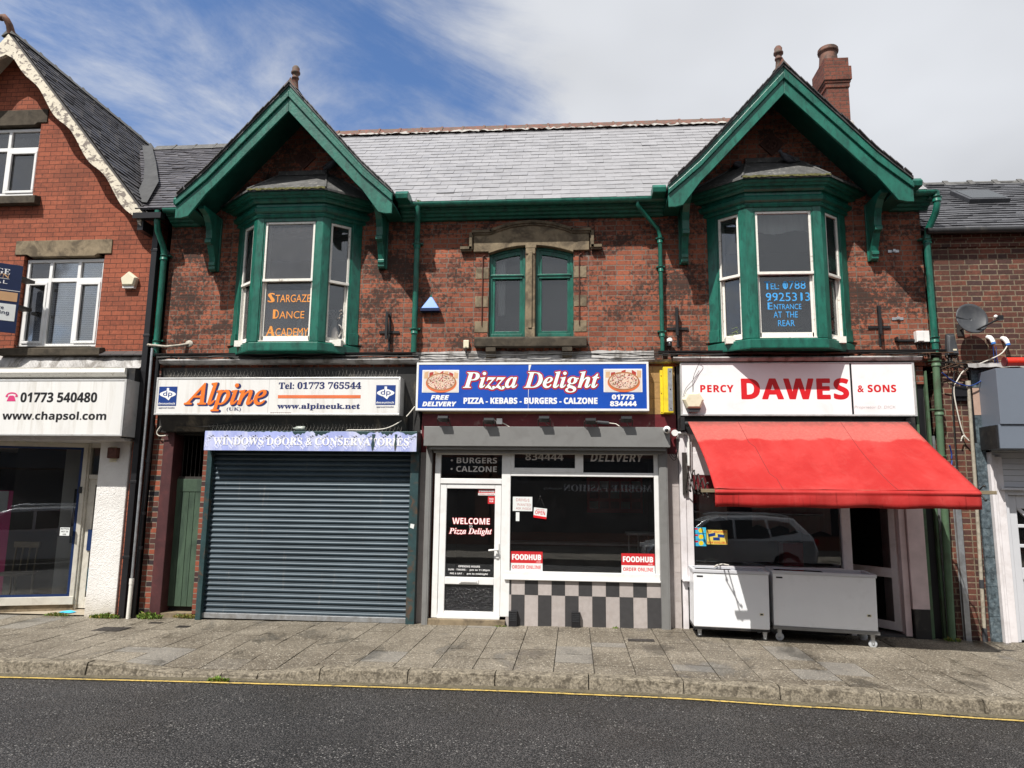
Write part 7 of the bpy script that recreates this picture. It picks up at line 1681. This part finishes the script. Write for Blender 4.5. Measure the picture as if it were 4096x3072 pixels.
# ------------------------------------------------------------------ across the street (seen only in the glass)
def far_side():
    specs = [(-22, -12, 8.2), (-12, -3.2, 7.4), (-3.2, 5.2, 7.8), (5.2, 14, 7.0), (14, 24, 8.0)]
    labs = ['brick shop terrace across the street, far left', 'low brick shop across the street, left of centre', 'brick shop across the street under the MOBILE FASHION sign', 'low brick shop across the street, right of centre', 'brick terrace across the street, far right']
    for i, (a, b, h) in enumerate(specs):
        t = thing('far_shop', labs[i], 'building', ((a+b)/2, -16.5, 0), 'shops across the street')
        m = MB(); m.box(a+.05, b-.05, -24, -16.4, -.3, h-2); build('wall', m, 'opp_brick', t)
        r = MB(); r.prism([(-16.1, h-2.05), (-20, h+.9), (-24.2, h-2.05)], a+.02, b-.02, 'x'); build('roof', r, 'slate_dark', t)
        n = max(2, int((b-a)/2.6))
        for k in range(n):
            x = a+(b-a)*(k+.5)/n
            w = MB(); w.box(x-.65, x+.65, -16.42, -16.36, 3.9, 5.3); f = build('window', w, 'upvc', t); g = MB(); g.box(x-.57, x+.57, -16.37, -16.35, 3.98, 5.22); build('pane', g, mat('far_glass', (.04, .05, .06), .05, bump=0), f)
        s = MB(); s.box(a+.3, b-.3, -16.42, -16.2, 2.65, 3.3); build('fascia', s, 'dark_grey' if i != 3 else 'navy', t)
        g = MB(); g.box(a+.6, b-.6, -16.44, -16.38, .5, 2.6); build('shop_window', g, mat('far_shop_glass', (.03, .03, .035), .08, bump=0), t)
    s = thing('far_sign', 'shop sign across the street reading MOBILE FASHION', 'sign', (1.2, -16.2, 2.0))
    m = MB(); m.box(-1.2, 3.2, -16.2, -16.1, 1.85, 2.55); build('board', m, 'ink', s)
    t = MB(); text(t, 'MOBILE FASHION', -.37, 2.92, 2.05, 2.30, -16.095, 'b', mirror=True); text(t, 'WWW.INKKARTEL.CO.UK', -1.15, -.45, 2.10, 2.16, -16.095, None, mirror=True); build('lettering', t, 'white', s, recalc=False)
far_side()

def car():
    c = thing('parked_car', 'silver estate SUV parked on the far side of the street, mirrored in the butcher window', 'car', (4.2, -9.6, road(4)), 'cars parked across the street')
    z = road(4); x0 = 1.95; y0, y1 = -10.5, -8.68
    side = [(0, .42), (.02, .70), (.15, .86), (.95, 1.02), (1.55, 1.50), (1.9, 1.62), (3.2, 1.66), (4.0, 1.60), (4.35, 1.22), (4.48, 1.05), (4.55, .75), (4.5, .40), (4.2, .30), (4.05, .62), (3.75, .76), (3.45, .62), (3.3, .28), (1.2, .28), (1.08, .62), (.78, .76), (.48, .62), (.32, .30)]
    m = MB(); n = len(side); rings = []
    for f, ins, sc in ((-.5, .09, .97), (-.485, .03, .99), (-.42, 0, 1), (.42, 0, 1), (.485, .03, .99), (.5, .09, .97)):
        ring = []
        for x, h in side:
            tum = max(0, (h-1.0))*.34
            yy = (y0+y1)/2+(y1-y0)*f; yy -= math.copysign(tum, f)*(abs(f)/.5)
            ring.append((x0+2.27+(x-2.27)*sc, yy, z+h*sc+.01))
        rings.append(ring+[ring[0]])
    m.sheet(rings); m.add(rings[0][:-1], [list(range(n))]); m.add(rings[-1][:-1], [list(range(n))]); build('body', m, 'car', c)
    g = MB()
    for s, yb in ((1, y1), (-1, y0)):
        for pts in ([(1.15, 1.06), (1.72, 1.50), (2.35, 1.55), (2.35, 1.06)], [(2.42, 1.06), (2.42, 1.55), (3.2, 1.56), (3.3, 1.10)], [(3.36, 1.12), (3.28, 1.56), (3.85, 1.50), (4.05, 1.24)]):
            g.add([(x0+x, yb-s*(max(0, h-1.0)*.34-.012), z+h) for x, h in pts], [(0, 1, 2, 3)])
    g.add([(x0+1.0, y0+.1, z+1.06), (x0+1.0, y1-.1, z+1.06), (x0+1.53, y1-.24, z+1.50), (x0+1.53, y0+.24, z+1.50)], [(0, 1, 2, 3)])
    build('car_window', g, mat('tinted_glass', (.012, .014, .016), .04, bump=0), c, recalc=False)
    for x in (.78, 3.75):
        for y in (y0+.02, y1-.24):
            w = MB(); w.lathe((x0+x, y, z+.36), [(.22, 0), (.35, .01), (.36, .04), (.36, .19), (.35, .215), (.22, .22)], 28, 0, 'y'); w.lathe((x0+x, y, z+.36), [(.0, .23), (.05, .235), (.21, .215), (.22, .22)], 10, 1, 'y'); build('wheel', w, ['tyre', 'alu'], c)
    l = MB()
    for y in (y0+.03, y1-.28): l.box(x0+4.30, x0+4.555, y, y+.25, z+.92, z+1.06)
    build('tail_light', l, 'lamp_red', c); l = MB()
    for y in (y0+.05, y1-.4): l.box(x0-.005, x0+.25, y, y+.35, z+.70, z+.82)
    build('headlight', l, 'white_plastic', c)
    r = MB()
    for y in (y0+.38, y1-.38): r.tube([(x0+1.8, y, z+1.66), (x0+2.1, y, z+1.71), (x0+3.6, y, z+1.71), (x0+3.9, y, z+1.64)], .02, 6)
    build('roof_rail', r, 'steel', c)
    dup(c, (-9.5, -9.6, road(-9)), 'silver estate SUV parked further left on the far side, mirrored in the left shop window')
car()
